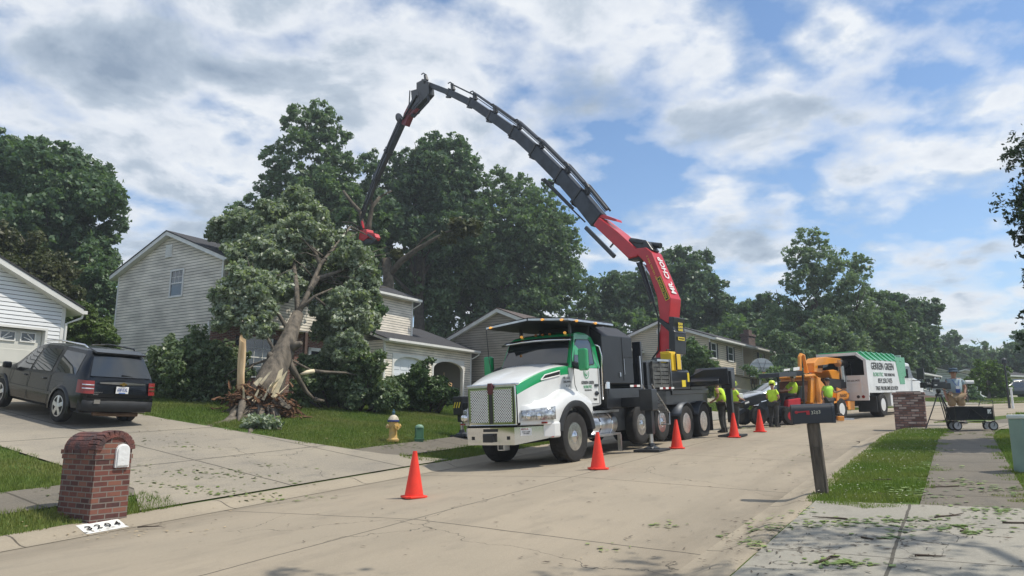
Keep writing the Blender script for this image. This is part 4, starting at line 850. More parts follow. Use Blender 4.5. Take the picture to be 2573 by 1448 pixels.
w = MB(); w.bb(-.08, .03, -.03, .08, -.4, ze); w.bb(dd[1]-.0, dd[1]+.07, -.035, .15, -.6, dd[3]+.07); w.bb(dd[0]-.07, dd[1]-.0, -.035, .15, dd[3], dd[3]+.07); w.build('corner_trim', M_trim, Hw)
A, B, C = (.42, ze-.42*.47), (-GW/2, zr), (-GW-.42, ze-.42*.47); th = .17
w = MB(); w.prism([(A[0]+.03, A[1]+th+.003), B_ := (B[0], B[1]+th+.003), (B[0], B[1]+th+.06), (A[0]+.03, A[1]+th+.055)], -.37, 8.3, 'y'); w.prism([B_, (C[0], C[1]+th), (C[0], C[1]+th+.05), (B[0], B[1]+th+.06)], -.37, 8.3, 'y'); w.build('roof', M_shing, Hw)
w = MB(); w.prism([A, B, (B[0], B[1]+th), (A[0], A[1]+th)], -.35, 8.28, 'y'); w.prism([B, C, (C[0], C[1]+th), (B[0], B[1]+th)], -.35, 8.28, 'y'); w.build('fascia', M_trim, Hw)
w = MB(); w.bb(A[0]+.003, A[0]+.14, -.33, 8.3, A[1]+.02, A[1]+.13); w.tube([(A[0]+.07, -.2, A[1]+.03), (A[0]+.05, -.18, A[1]-.10), (.07, -.05, A[1]-.32), (.07, -.05, -.3)], .04, 8); w.build('gutter', M_trim, Hw)
w = MB(); w.bb(dd[0], dd[1], .17, .22, -.6, dd[3])
M_gd = mat('garage_door_cream', (.62, .61, .55), .5, var=.05)
for r_ in range(4):
    for c in range(4):
        if r_ == 3: continue
        x1 = dd[1]-.12-c*1.4; w.bb(x1-1.2, x1, .155, .172, dd[3]-.1-(3-r_)*.53-.42, dd[3]-.1-(3-r_)*.53)
g = w.build('garage_door', M_gd, Hw, bevel=.008)
for c in range(7):   # lights with a sunburst of bars
    x1 = dd[1]-.22-c*.58; x0 = x1-.38; zb, zt_ = dd[3]-.36, dd[3]-.12
    w = MB(); w.bb(x0, x1, .15, .168, zb, zt_); p = w.build('pane', M_glass, g)
    w = MB(); s_ = 1 if c % 2 else -1; hub = (x0 if s_ > 0 else x1, zb)
    for q in ((x0-.04, x1+.04, zt_, zt_+.04), (x0-.04, x1+.04, zb-.04, zb), (x0-.04, x0, zb, zt_), (x1, x1+.04, zb, zt_)): w.bb(q[0], q[1], .13, .17, q[2], q[3])
    for ang in (22, 48): e = (hub[0]+s_*.34*math.cos(R(ang)), hub[1]+.30*math.sin(R(ang))); w.beam((hub[0], .146, hub[1]), (e[0], .146, e[1]), .03, .03, .02, .02, (0, 1, 0))
    w.build('window_frame', M_trim, p)
# --- taupe sided house ---------------------------------------------------------
C_ = at(1385, 846, 38.5); Zt = 1.0
Ht = house('ranch_house', 'taupe sided house with a brown roof behind the crane truck cab', C_.x, C_.y, Zt, 31)
Dt, ze, zr = 6.3, 4.58-Zt, 5.92-Zt; w = MB()
w.bb(.003, 15, .003, Dt, -1, ze); w.prism([(0.003, ze), (Dt, ze), (Dt/2+.1, zr)], .003, 15, 'x'); lap(w, o0, AY, -AX, .1, zr-.04, gspan(0, Dt, ze, zr, Dt/2+.1), e=.135)
lap(w, o0, AX, -AY, 1.6, ze, fspan(0, 15), e=.135); w.build('wall', [M_taupe, M_lapshade], Ht)
w = MB(); w.bb(-.03, 15, -.03, -.001, -1, 1.5); boxuv(w.build('brick_wall', M_brick, Ht))
w = MB(); w.bb(.0-.02, 0, 0, Dt, -1, .1); w.build('foundation', M_found, Ht)
rake_roof(Ht, 0, 15, 0, Dt, ze, zr, ov=.4, ovx=.25, th=.2, mt=M_shingb, ridge_y=Dt/2+.1)
window(Ht, o0, AX, -AY, 12.0, 13.6, 2.2, 3.4, (.4, M_shutr), cols=4, lower=True)
# --- cream split level -----------------------------------------------------------
C_ = at(1783, 850, 46.); Zc = 2.05
Hc = house('split_level_house', 'cream split level house with black shutters and an overhanging upper floor', C_.x, C_.y, Zc, 36)
ze, zr, Dc, Lc = 5.15-Zc, 6.3-Zc, 6.6, 14.2; w = MB(); zf = 3.1-Zc
w.bb(.003, 6.0, .003, Dc, zf, ze); w.bb(6.0, 8.2, 1.3, Dc, -1, ze); w.bb(8.2, Lc-.003, .003, Dc, zf+.05, ze); w.bb(.2, Lc, .8, Dc, -1, zf); w.prism([(.003, ze), (Dc, ze), (Dc/2, zr)], .003, Lc, 'x')
lap(w, o0, AY, -AX, zf, zr-.05, gspan(0, Dc, ze, zr), e=.13); lap(w, o0, AX, -AY, zf, ze, fspan(0, 6.0), e=.13, holes=[(.1, .95, 4.0-Zc, 4.85-Zc), (3.1, 4.1, 4.0-Zc, 4.85-Zc)]); lap(w, o0, AX, -AY, zf+.05, ze, fspan(8.2, Lc), e=.13); lap(w, Vector((0, 1.3, 0)), AX, -AY, .2, ze, fspan(6, 8.2), e=.13); lap(w, Vector((6.0, 0, 0)), AY, AX, zf, ze, fspan(0, 1.3), e=.13)
w.build('wall', [M_cream, M_lapshade], Hc)
w = MB(); w.bb(5.93, 6.03, -.03, .05, zf, ze); w.bb(Lc-.07, Lc+.03, -.03, .05, zf, ze); w.bb(-.03, .05, -.03, .05, zf, ze); w.build('corner_trim', M_trim, Hc)
window(Hc, o0, AX, -AY, .12, .93, 3.98-Zc, 4.85-Zc, .22, rows=1, cols=1); window(Hc, o0, AX, -AY, 3.12, 4.0, 3.98-Zc, 4.85-Zc, .22, rows=1, cols=1); window(Hc, o0, AX, -AY, 9.5, 10.4, 4.0-Zc, 4.9-Zc, .25, rows=1, cols=1)
ow = Vector((0, .8, 0)); window(Hc, ow, AX, -AY, 1.4, 2.2, -.1, .75, rows=1, cols=1); window(Hc, ow, AX, -AY, 4.2, 5.0, -.3, .75, rows=1, cols=1)
w = MB(); w.bb(6.4, 7.4, 1.22, 1.28, -.6, 1.0); w.build('door', M_dark, Hc)
w = MB(); w.bb(3.6, 8.4, -.1, -.04, .05, .1); w.bb(3.6, 8.4, -.1, -.04, -.6, -.55)
for i in range(33): w.bb(3.62+i*.15, 3.65+i*.15, -.085, -.055, -.6, .08)
w.build('porch_railing', M_trim, Hc)
rake_roof(Hc, 0, Lc, 0, Dc, ze, zr, ov=.45, ovx=.35, th=.17)
w = MB(); w.lathe((-.02, Dc/2, zr-.5), [(.0, -.03), (.28, -.03), (.28, 0), (.0, 0)], 20, 'x'); w.build('vent', M_trim, Hc)
# --- house behind with brick chimney --------------------------------------------
C_ = at(1975, 880, 60.); Zd = 3.
Hd = house('gabled_house', 'pale grey gabled house showing above the split level roof, with a brick chimney', C_.x, C_.y, Zd, 40)
Dd, ze, zr = 8.4, 6.35-Zd, 7.8-Zd; w = MB(); w.bb(.003, 9, .003, Dd, -2, ze); w.prism([(.003, ze), (Dd, ze), (Dd*.52, zr)], .003, 9, 'x'); lap(w, o0, AY, -AX, 0, zr-.05, gspan(0, Dd, ze, zr, Dd*.52), e=.16); w.build('wall', [M_pgrey, M_lapshade], Hd)
rake_roof(Hd, 0, 9, 0, Dd, ze, zr, ov=.1, ovx=.15, th=.06, ridge_y=Dd*.52)
window(Hd, o0, AY, -AX, 4.6, 5.1, 6.8-Zd, 7.3-Zd, rows=1, cols=1)
c0 = at(1880, 858, 55.); w = MB(); w.bb(-.62, .62, -.3, .3, -3.2, .55); w.bb(-.68, .68, -.36, .36, .36, .5); w.bb(-.3, .3, -.2, .2, .55, .85); ch = w.build('chimney', brickmat('brick_dark', [(.06, .03, .03), (.12, .06, .05), (.17, .09, .07)], (.2, .18, .16)), Hd)
ch.matrix_local = Hd.matrix_basis.inverted() @ (Matrix.Translation(c0) @ Matrix.Rotation(R(50), 4, 'Z')); boxuv(ch)
# --- grey and white ranch houses at the bend -------------------------------------
C_ = at(2308, 945, 58.); Zg = 1.45
Hg = house('ranch_house', 'dark grey sided ranch house behind the bonnet of the chip truck', C_.x, C_.y, Zg, 42)
ze, zr, Dg, Lg = 3.7-Zg, 4.7-Zg, 6.6, 4.9; w = MB(); w.bb(.003, Lg, .003, Dg, -1, ze); w.prism([(.003, ze), (Dg, ze), (Dg/2, zr)], .003, Lg, 'x'); lap(w, o0, AY, -AX, .1, zr-.05, gspan(0, Dg, ze, zr), e=.15); lap(w, o0, AX, -AY, .65, ze, fspan(0, Lg), e=.15); w.build('wall', [M_grey, M_lapshade], Hg)
w = MB(); w.bb(0, Lg, -.02, 0, -1, .6); boxuv(w.build('brick_wall', M_brick, Hg)); rake_roof(Hg, 0, Lg, 0, Dg, ze, zr, ov=.4, ovx=.4, th=.15)
window(Hg, o0, AX, -AY, 1.0, 1.75, 1.1, 1.95, .25, rows=1, cols=1); window(Hg, o0, AX, -AY, 3.0, 3.75, 1.05, 1.9, .16, rows=1, cols=1)
C_ = at(2428, 952, 66.); Zh = 1.6
Hh = house('ranch_house', 'far white sided house with a round vent in its gable', C_.x, C_.y, Zh, 42)
ze, zr, Dh, Lh = 4.05-Zh, 5.1-Zh, 6.9, 9.; w = MB(); w.bb(.003, Lh, .003, Dh, -1, ze); w.prism([(.003, ze), (Dh, ze), (Dh/2, zr)], .003, Lh, 'x'); lap(w, o0, AY, -AX, -.2, zr-.05, gspan(0, Dh, ze, zr), e=.2); lap(w, o0, AX, -AY, .3, ze, fspan(0, Lh), e=.2); w.build('wall', [mat('siding_bright', (.72, .74, .76), .5, var=.06), M_lapshade], Hh)
rake_roof(Hh, 0, Lh, 0, Dh, ze, zr, ov=.4, ovx=.35, th=.12); w = MB(); w.lathe((-.02, Dh/2, zr-.6), [(0, -.03), (.3, -.03), (.3, 0), (0, 0)], 18, 'x'); w.build('vent', M_trim, Hh)
for x in (.8, 2.4, 4.0): window(Hh, o0, AX, -AY, x, x+.7, .9, 2.1, .25, rows=2, cols=2)
C_ = at(2520, 975, 74.); Zi = 1.8
Hi = house('ranch_house', 'distant tan house behind the lamp post at the end of the street', C_.x, C_.y, Zi, 66)
ze, zr = 4.5-Zi, 5.3-Zi; w = MB(); w.bb(.003, 8, .003, 7, -1, ze); w.prism([(.003, ze), (7, ze), (3.5, zr)], .003, 8, 'x'); lap(w, o0, AX, -AY, 0, ze, fspan(0, 8), e=.2); w.build('wall', [M_cream, M_lapshade], Hi); rake_roof(Hi, 0, 8, 0, 7, ze, zr, ov=.4, ovx=.3, th=.12)
window(Hi, o0, AX, -AY, .4, 1.3, 1.3, 2.3, .25, rows=1, cols=1); window(Hi, o0, AX, -AY, 3.4, 4.3, 1.3, 2.3, .25, rows=1, cols=1)
# --- log and clutter in the open garage -----------------------------------------
q = Vector(H.matrix_basis @ Vector((13.6, -.7, .25)))
w = MB(); w.tube([Vector((0, 0, -.35)), Vector((.08, -.05, .3)), Vector((.2, 0, .75))], [.26, .33, .24], 12, jit=.08, rng=random.Random(4)); 
lg = w.build('log', mat('log_cut', (.36, .21, .09), .8, var=.4, vscale=9, stretch=(1, 1, .2)), smooth=True); lg.location = q; tag(lg, 'chunk of split orange brown log standing at the open garage door', 'log')
w = MB(); w.beam((0, 0, -.2), (-.1, .0, .95), .12, .03, .12, .05, (0, 1, 0)); lg = w.build('log', M_wood); lg.location = q+Vector((.05, .25, .35)); tag(lg, 'narrow pale splinter of wood leaning upright behind the split log', 'log')
# ---------------------------------------------------------------- crane truck
M_wht = mat('paint_white', (.72, .725, .71), .24, coat=.5, spec=.5, var=.10, vscale=1.6); M_grn = mat('paint_green', (.012, .30, .10), .25, coat=.6); M_red = mat('paint_red', (.56, .012, .022), .35, coat=.35, var=.12, vscale=2)
M_blk = mat('paint_black', (.014, .016, .019), .38, coat=.25, var=.3, vscale=3); M_blkm = mat('matt_black', (.02, .022, .025), .7, var=.3, vscale=4); M_chr = mat('chrome', (.78, .78, .78), .07, 1.); M_alu = mat('aluminium', (.62, .63, .65), .28, 1., var=.15, vscale=6)
M_tyre = mat('tyre', (.022, .021, .020), .85, var=.4, vscale=5, bump=.5, bscale=60); M_gls = glassmat('vehicle_glass', (.012, .016, .018), .03); M_amb = mat('amber_lamp', (.9, .42, .08), .3, emit=.5); M_redl = mat('red_lens', (.24, .018, .015), .2, coat=.4); M_yel = mat('plastic_yellow', (.75, .50, .02), .5); M_gry = mat('steel_grey', (.045, .053, .066), .45, .3, var=.35, vscale=2.5); M_wt = mat('sticker_white', (.8, .8, .78), .5); M_org = mat('paint_orange', (.78, .29, .02), .4, coat=.3, var=.12, vscale=2); M_ink = mat('ink_black', (.012, .012, .012), .5); M_ylk = mat('sticker_yellow', (.80, .62, .05), .5); M_lens = mat('clear_lens', (.55, .57, .58), .12, .6, var=.6, vscale=16); M_hose = mat('hose', (.012, .012, .013), .5)
ROT = lambda deg, ax: Matrix.Rotation(R(deg), 3, ax)
def wheel(parent, x, y, z, r, w, side, rim='alu', rr=None, holes=10, name='wheel', rm=None):
    rm = rm or mat('rim_polished', (.66, .66, .67), .16, 1., var=.25, vscale=9)
    """side +1: outer face towards +y"""
    rr = rr or r*.55; s = side; mb = MB(); prof = [(rr, -.42*w), (r*.80, -.5*w), (r*.95, -.46*w), (r, -.36*w), (r, .36*w), (r*.95, .46*w), (r*.80, .5*w), (rr, .42*w), (rr*.98, .3*w), (rr*.98, -.3*w)]
    mb.lathe((0, 0, 0), [(a, b*s) for a, b in prof], 40, 'y')
    for k in range(44):
        t = 2*math.pi*k/44; c = (math.cos(t)*r*1.0, 0, math.sin(t)*r*1.0); mb.box((c[0], w*.17*(1 if k % 2 else -1), c[2]), (.018, w*.34, .028), Matrix.Rotation(-t, 3, 'Y'))
    o = mb.build(name, M_tyre, parent, smooth=40); o.location = (x, y, z)
    mb = MB(); dish = .30*w*s
    if rim == 'hub':   # deep dish outer dual
        mb.lathe((0, 0, 0), [(rr, .44*w*s), (rr*.93, .40*w*s), (rr*.86, -.15*w*s), (rr*.5, -.18*w*s), (rr*.42, .05*w*s), (rr*.30, .14*w*s), (rr*.28, .26*w*s), (.01, .28*w*s)], 28, 'y')
    else:
        mb.lathe((0, 0, 0), [(rr, .42*w*s), (rr*.92, .38*w*s), (rr*.86, .10*w*s), (rr*.62, .26*w*s), (rr*.45, .30*w*s), (rr*.42, .42*w*s), (rr*.28, .50*w*s), (.01, .52*w*s)], 28, 'y')
        for k in range(10):
            t = 2*math.pi*k/10; mb.lathe((math.cos(t)*rr*.52, .0, math.sin(t)*rr*.52), [(.022*r/.5, .2*w*s), (.022*r/.5, .40*w*s), (.012, .44*w*s)], 8, 'y')
    rmo = mb.build('rim', rm or M_alu, o, smooth=40)
    if rim != 'hub' and holes:
        mb = MB()
        for k in range(holes):
            t = 2*math.pi*(k+.5)/holes; mb.lathe((math.cos(t)*rr*.74, 0, math.sin(t)*rr*.74), [(.045*r/.5, .12*w*s), (.045*r/.5, .25*w*s)], 10, 'y')
        mb.build('hand_hole', M_ink, rmo)
    return o
th = R(35); Uv = Vector((math.sin(th), math.cos(th), 0)); Lv = Vector((Uv.y, -Uv.x, 0))
W0 = Vector((1.33, 16.5, -.90)); O_ = W0-Lv*1.12; X_ = (-Uv+Vector((0, 0, -.047))).normalized(); Y_ = (Lv+Vector((0, 0, .02))); Z_ = X_.cross(Y_).normalized(); Y_ = Z_.cross(X_)
MT = Matrix(((X_.x, Y_.x, Z_.x, O_.x), (X_.y, Y_.y, Z_.y, O_.y), (X_.z, Y_.z, Z_.z, O_.z-.02), (0, 0, 0, 1)))
TR = thing('crane_truck', 'white and green heavy truck with a tall red folding crane boom', 'crane truck', M=MT)
# bonnet
def lerp(a, b, t): return a+(b-a)*t
def hood(t):   # t 0 front .. 1 windscreen
    x = lerp(1.36, -.40, t); e = math.sin(t*math.pi/2)
    ys = lerp(.64, .93, t**.9); zc = lerp(1.79, 2.24, e**.9); zs = lerp(1.73, 2.13, e**.95); g = lerp(.20, .18, t)
    return [(x, 0, zc), (x, ys*.5, zc-.015), (x, ys*.85, zs+.035), (x, ys-.02, zs+.012), (x, ys, zs-.015), (x, ys+.012, zs-g), (x, ys+.02, 1.4), (x, ys+.02, .95)]
rows = [hood(i/16) for i in range(17)]; full = [[(a, -b, c) for a, b, c in reversed(r[1:])]+r for r in rows]; mb = MB()
n = 15; mb.grid(full); mb.m = [(1 if (f % 14) in (2, 3, 10, 11) else 0) for f in range(len(mb.f))]
mb.build('bonnet', [M_wht, M_grn], TR, smooth=50)
# fenders
for s in (1, -1):
    mb = MB(); rows = []
    for i in range(27):
        x = lerp(1.30, -.98, i/26); yo = min(1.15, .68+(1.30-x)*1.25) if x > .9 else 1.15
        yo = min(yo, 1.15); zt = 1.20+.30*math.exp(-((x+.2)/.62)**2)+.06*(x < .9); ys = .64+.30*i/26
        zt = min(zt, 1.52); yb = max(yo, ys+.03)
        rows.append([(x, (ys-.09)*s, zt+.13), (x, lerp(ys, yb, .45)*s, zt+.10), (x, lerp(ys, yb, .85)*s, zt), (x, yb*s, zt-.08), (x, yb*s, lerp(zt, .9, .4)), (x, yb*s, lerp(zt, .9, .7)), (x, (yb-.01)*s, .90), (x, (yb-.10)*s, .88)])
    mb.grid(rows, cut=lambda a, b, c: (a+.2)**2+(c-.57)**2 < .70**2)
    mb.build('fender', M_wht, TR, smooth=50)
    mb = MB(); rows = []
    for i in range(25):
        a = R(lerp(-28, 168, i/24)) if True else 0; a = R(lerp(170, 12, i/24)); 
        ca, sa = math.cos(a), math.sin(a); rows.append([(-.2+ca*r_, y*s, .57+sa*r_) for r_, y in ((.66, 1.0), (.66, 1.19), (.72, 1.215), (.79, 1.20), (.80, 1.12))])
    mb.grid(rows); mb.build('fender_flare', M_blkm, TR, smooth=50)
    mb = MB(); mb.grid([[(x, y*s, z) for z in (.99, 1.08, 1.2+.05*k/6)] for k, (x, y) in enumerate([(1.305, .70), (1.24, .78), (1.17, .87), (1.10, .955), (1.03, 1.04), (.95, 1.125), (.80, 1.175), (.72, 1.18)])])
    h = mb.build('headlight', M_lens, TR, smooth=True); md = h.modifiers.new('so', 'SOLIDIFY'); md.thickness = .03; md.offset = 0
    mb = MB()
    for (x, y) in ((1.20, .84), (1.06, 1.01)): mb.lathe((x, y*s, 1.07), [(.06, .0), (.065, .06), (.045, .075), (.01, .08)], 14, 'x')
    mb.build('lamp', M_chr, h, smooth=40)
    mb = MB(); mb.box((1.02, 1.09*s, .93), (.05, .12, .035)); mb.build('side_marker', M_redl, TR)
# chassis and mudflap behind the front wheel, underside
mb = MB(); mb.bb(-8.9, 1.1, -.45, -.33, .78, 1.08); mb.bb(-8.9, 1.1, .33, .45, .78, 1.08); mb.bb(-.9, 1.1, -.62, .62, .5, .95); mb.bb(-1.9, -.7, -.7, .7, .45, 1.2); mb.cyl((-.2, -.9, .57), (-.2, .9, .57), .08)
for x in (-6.75, -8.1): mb.cyl((x, -1., .55), (x, 1., .55), .12); mb.ball((x, 0, .58), .28)
mb.build('chassis', M_blkm, TR)
# grille
mb = MB(); mb.bb(1.30, 1.385, -.63, .63, .90, 1.74); mb.build('grille_frame', M_chr, TR, bevel=.02)
mb = MB(); mb.bb(1.36, 1.392, -.59, .59, .94, 1.70); mb.bb(1.38, 1.405, -.045, .045, .94, 1.66); mb.build('grille_surround', mat('chrome_dark', (.05, .05, .05), .3, .6), TR)
for s in (1, -1):
    m = bpy.data.materials.get('grille_mesh')
    if m is None:
        m = mat('grille_mesh', (.5, .5, .48), .45, .35); T = m.node_tree; b = T.nodes['Principled BSDF']; tc = N('ShaderNodeTexCoord', T); mp = N('ShaderNodeMapping', T); mp.inputs[2].default_value = (R(45), 0, 0); T.links.new(tc.outputs['Object'], mp.inputs[0])
        ck = N('ShaderNodeTexBrick', T); ck.offset = 0; ck.inputs['Scale'].default_value = 1; ck.inputs['Brick Width'].default_value = .042; ck.inputs['Row Height'].default_value = .042; ck.inputs['Mortar Size'].default_value = .009
        sw = N('ShaderNodeSeparateXYZ', T); cw = N('ShaderNodeCombineXYZ', T); T.links.new(mp.outputs[0], sw.inputs[0]); T.links.new(sw.outputs[1], cw.inputs[0]); T.links.new(sw.outputs[2], cw.inputs[1]); T.links.new(cw.outputs[0], ck.inputs['Vector'])
        T.links.new(MIX(ck.outputs[1], (.03, .03, .03), (.75, .75, .72), T), b.inputs['Base Color'])
    mb = MB(); mb.bb(1.39, 1.40, min(.07*s, .55*s), max(.07*s, .55*s), .97, 1.66); g = mb.build('grille_panel', m, TR)
    mb = MB()
    for q in ((.055, .57, 1.66, 1.685), (.055, .57, .945, .97), (.055, .075, .97, 1.66), (.55, .57, .97, 1.66)): mb.bb(1.39, 1.41, q[0]*s, q[1]*s, q[2], q[3])
    mb.build('grille_edge', M_chr, g)
mb = MB(); mb.bb(1.25, 1.40, -.66, .66, 1.73, 1.78); mb.build('grille_crown', M_alu, TR, bevel=.02)
mb = MB(); mb.prism([(-.045, 1.56), (.045, 1.56), (.075, 1.68), (.05, 1.80), (-.05, 1.80), (-.075, 1.68)], 1.40, 1.44, 'x'); mb.build('emblem', mat('emblem_red', (.10, .012, .02), .3, coat=.5), TR, bevel=.008)
# bumper
def swept(z0, z1, f=0., th=.05, pts=((1.47, 0), (1.46, .62), (.78, 1.16))):
    P_ = [(x+f, y) for x, y in pts]; L2 = [(x, -y) for x, y in reversed(P_[1:])]+P_; rows = [[(x, y, z0 if abs(y) < .7 else z0+.12), (x, y, z1)] for x, y in L2]
    return rows
mb = MB(); r1 = swept(.50, .86); mb.grid(r1); bo = mb.build('bumper', M_chr, TR); md = bo.modifiers.new('so', 'SOLIDIFY'); md.thickness = .06; md.offset = -1
for s in (1, -1):
    mb = MB(); mb.prism([(.98, 1.02*s), (.76, 1.175*s), (.55, 1.20*s), (.50, 1.10*s)], .60, .93, 'z'); mb.build('bumper_end', M_wht, TR, bevel=.04)
    mb = MB(); d = Vector((.78-1.46, .54, 0)).normalized()
    c = Vector((1.27, .785*s, .76)); mb.box(c, (.24, .012, .15), Matrix.Rotation(math.atan2(.54*s, -.68), 3, 'Z')); st = mb.build('danger_sticker', M_wt, TR)
    nrm = Vector((.54, .68*s, 0)).normalized(); xd = Vector((-nrm.y, nrm.x, 0)); cc = c+nrm*.009
    mb = MB(); mb.box(cc+Vector((0, 0, .055))-xd*.03, (.15, .006, .03), Matrix.Rotation(math.atan2(xd.y, xd.x), 3, 'Z')); mb.build('sticker_band', M_redl, st)
    text('DANGER', st, 'lettering', M_wt, cc+nrm*.005+Vector((0, 0, .055))-xd*.03, xd, (0, 0, 1), .12, .022)
    text('STAY CLEAR\nOF LOAD', st, 'lettering', M_ink, cc+nrm*.002-Vector((0, 0, .02)), xd, (0, 0, 1), .17, .06)
mb = MB(); mb.bb(1.462, 1.475, -.18, .20, .775, .835); mb.bb(1.462, 1.475, -.50, -.43, .61, .68); mb.bb(1.462, 1.475, .43, .50, .61, .68); mb.build('bumper_slot', M_ink, TR)
mb = MB(); mb.bb(1.47, 1.56, -.14, .12, .56, .72); mb.bb(1.5, 1.53, -.16, .14, .70, .74); mb.build('tow_bracket', M_blk, TR, bevel=.01)
mb = MB()
for q in ((.13, .15, .38, .50), (.28, .30, .38, .50), (.13, .30, .38, .40)): mb.bb(1.2, 1.4, *q)
mb.build('receiver', M_alu, TR)
# cab
def cabpoly(z0, z1): pass
mb = MB(); low = [(-.42, 1.20), (-.36, 1.6), (-.34, 2.12), (-1.75, 2.12), (-1.75, 1.22), (-1.0, 1.16)]; mb.prism(low, -.99, .99, 'y'); mb.build('cab', M_wht, TR, bevel=.05, seg=3)
# upper cab: rows front to back over the roof with tumblehome
rows = []
for (x, z, hw) in [(-.34, 2.10, 1.0), (-.42, 2.24, .98), (-.60, 2.60, .95), (-.72, 2.84, .90), (-.84, 2.92, .84), (-1.1, 2.965, .80), (-1.45, 2.95, .80), (-1.66, 2.86, .84), (-1.74, 2.65, .90), (-1.76, 2.10, .99)]: rows.append([(x, hw*k, z+.03*(1-k*k)) for k in (-1, -.6, 0, .6, 1)])
mb = MB(); mb.grid(rows)
for s in (1, -1):
    side = [(r[4][0], s*r[4][1], r[4][2]) for r in rows]; mb.add(side, [tuple(range(len(side)))])
mb.add([rows[0][0], rows[0][4], rows[-1][4], rows[-1][0]], [(0, 1, 2, 3)])
cu = mb.build('cab_roof', M_grn, TR, smooth=45)
# windscreen
mb = MB(); mb.grid([[(x+.035, hw*k, z+.02*(1-k*k)+(0 if k*k < .9 else 0)) for k in (-.93, -.5, 0, .5, .93)] for x, z, hw in [(-.35, 2.20, .98), (-.44, 2.36, .965), (-.57, 2.62, .93), (-.655, 2.79, .90)]])
ws = mb.build('windscreen', M_gls, TR, smooth=True)
mb = MB(); mb.grid([[(x, .96*k, z-.03*k*k) for k in (-1, -.5, 0, .5, 1)] for x, z in [(-.60, 2.80), (-.44, 2.74), (-.40, 2.75), (-.62, 2.86)]]); mb.build('sun_visor', M_blk, TR, smooth=True)
mb = MB(); mb.tube([(-.42+(-.05*k*k), .97*k, 2.785-.05*k*k) for k in (-1, -.75, -.4, 0, .4, .75, 1)], .028, 8); mb.build('visor_trim', M_chr, TR, smooth=True)
mb = MB(); mb.beam((-.31, .9, 2.20), (-.33, .1, 2.235), .02, .015, .02, .015, (0, 0, 1)); mb.beam((-.31, -.05, 2.235), (-.33, -.8, 2.21), .02, .015, .02, .015, (0, 0, 1)); mb.build('wiper', M_blk, TR)
mb = MB(); mb.bb(-.36, -.33, -.93, .93, 2.14, 2.21); mb.build('cowl', M_blk, TR)
for k in (-.62, -.2, .0, .2, .62):
    mb = MB(); mb.ball((-.80, k, 2.95), (.05, .035, .032)); mb.build('roof_lamp', M_amb if abs(k) > .5 else mat('amber_lens', (.5, .16, .03), .25, coat=.5), TR, smooth=True)
for s in (1, -1):
    y = s*.99; mb = MB(); pts = [(-.52, 2.24), (-.66, 2.62), (-.80, 2.76), (-1.40, 2.78), (-1.46, 2.70), (-1.46, 2.20), (-1.0, 2.16)]
    q = [(x, (lerp(1.0, .885, (z-2.1)/.76)+.006)*s, z) for x, z in pts]; mb.add(q, [tuple(range(len(q)))]); w_ = mb.build('side_window', M_gls, TR); md = w_.modifiers.new('so', 'SOLIDIFY'); md.thickness = .012; md.offset = 0
    mb = MB(); mb.tube(q+[q[0]], .016, 6, cap=False); mb.build('window_seal', M_blk, w_)
    mb = MB(); dl = [(-.46, 2.14), (-.50, 1.70), (-.80, 1.26), (-1.62, 1.26), (-1.64, 2.14)]; mb.tube([(x, .993*s, z) for x, z in dl], .007, 4, cap=False); mb.build('door_gap', M_ink, TR)
    mb = MB(); mb.bb(-1.58, -1.42, .99*s, 1.015*s, 1.66, 1.72); mb.lathe((-1.50, 0, 1.69), [(.02, .0), (.07, .998*s), (.001, 1.0*s)], 12, 'y') if False else None; mb.ball((-1.50, 1.0*s, 1.50), (.10, .02, .055)); mb.build('door_handle', M_blk, TR)
    mb = MB(); mb.box((.0, 1.33*s, 2.26), (.16, .22, .50)); mr = mb.build('mirror', M_grn, TR, bevel=.05, seg=3); mr.location = (-.36, 0, 0)
    mb = MB(); mb.bb(-.45, -.449, 1.24*s, 1.42*s, 2.05, 2.47); mb.build('mirror_glass', M_gls, mr).location = (.36, 0, 0)
    mb = MB(); mb.beam((-.45, .97*s, 2.20), (-.38, 1.25*s, 2.12), .05, .05, .09, .07, (0, 0, 1)); mb.beam((-.50, .97*s, 2.12), (-.40, 1.25*s, 2.06), .05, .05, .06, .06, (0, 0, 1)); mb.build('mirror_arm', M_blk, TR)
    # hood vent with white frame
    mb = MB(); pts = [(.58, .83), (.02, .925)]; 
    def hv(x, z): t = (1.36-x)/1.76; h = hood(t); return (x, (h[4][1]+.02)*s, z)
    q = [hv(.62, 1.83), hv(.48, 1.94), hv(-.02, 2.03), hv(-.02, 1.93)]; mb.add(q, [(0, 1, 2, 3)]); v_ = mb.build('bonnet_vent', M_ink, TR); mb = MB(); mb.tube(q+[q[0]], .014, 6, cap=False); mb.build('vent_frame', M_wt, v_)
    mb = MB(); mb.tube([(-.45+.0*s, .98*s, 2.2), (-.40, 1.0*s, 2.8), (-.38, 1.02*s, 3.5 if s < 0 else 3.3)], .008, 5); 
    if s > 0: mb.build('antenna', M_blk, TR)
mb = MB(); mb.tube([(-.2, -1.02, 1.7), (-.2, -1.2, 2.4), (-.2, -1.25, 3.15)], .008, 5); mb.build('antenna', M_blk, TR)
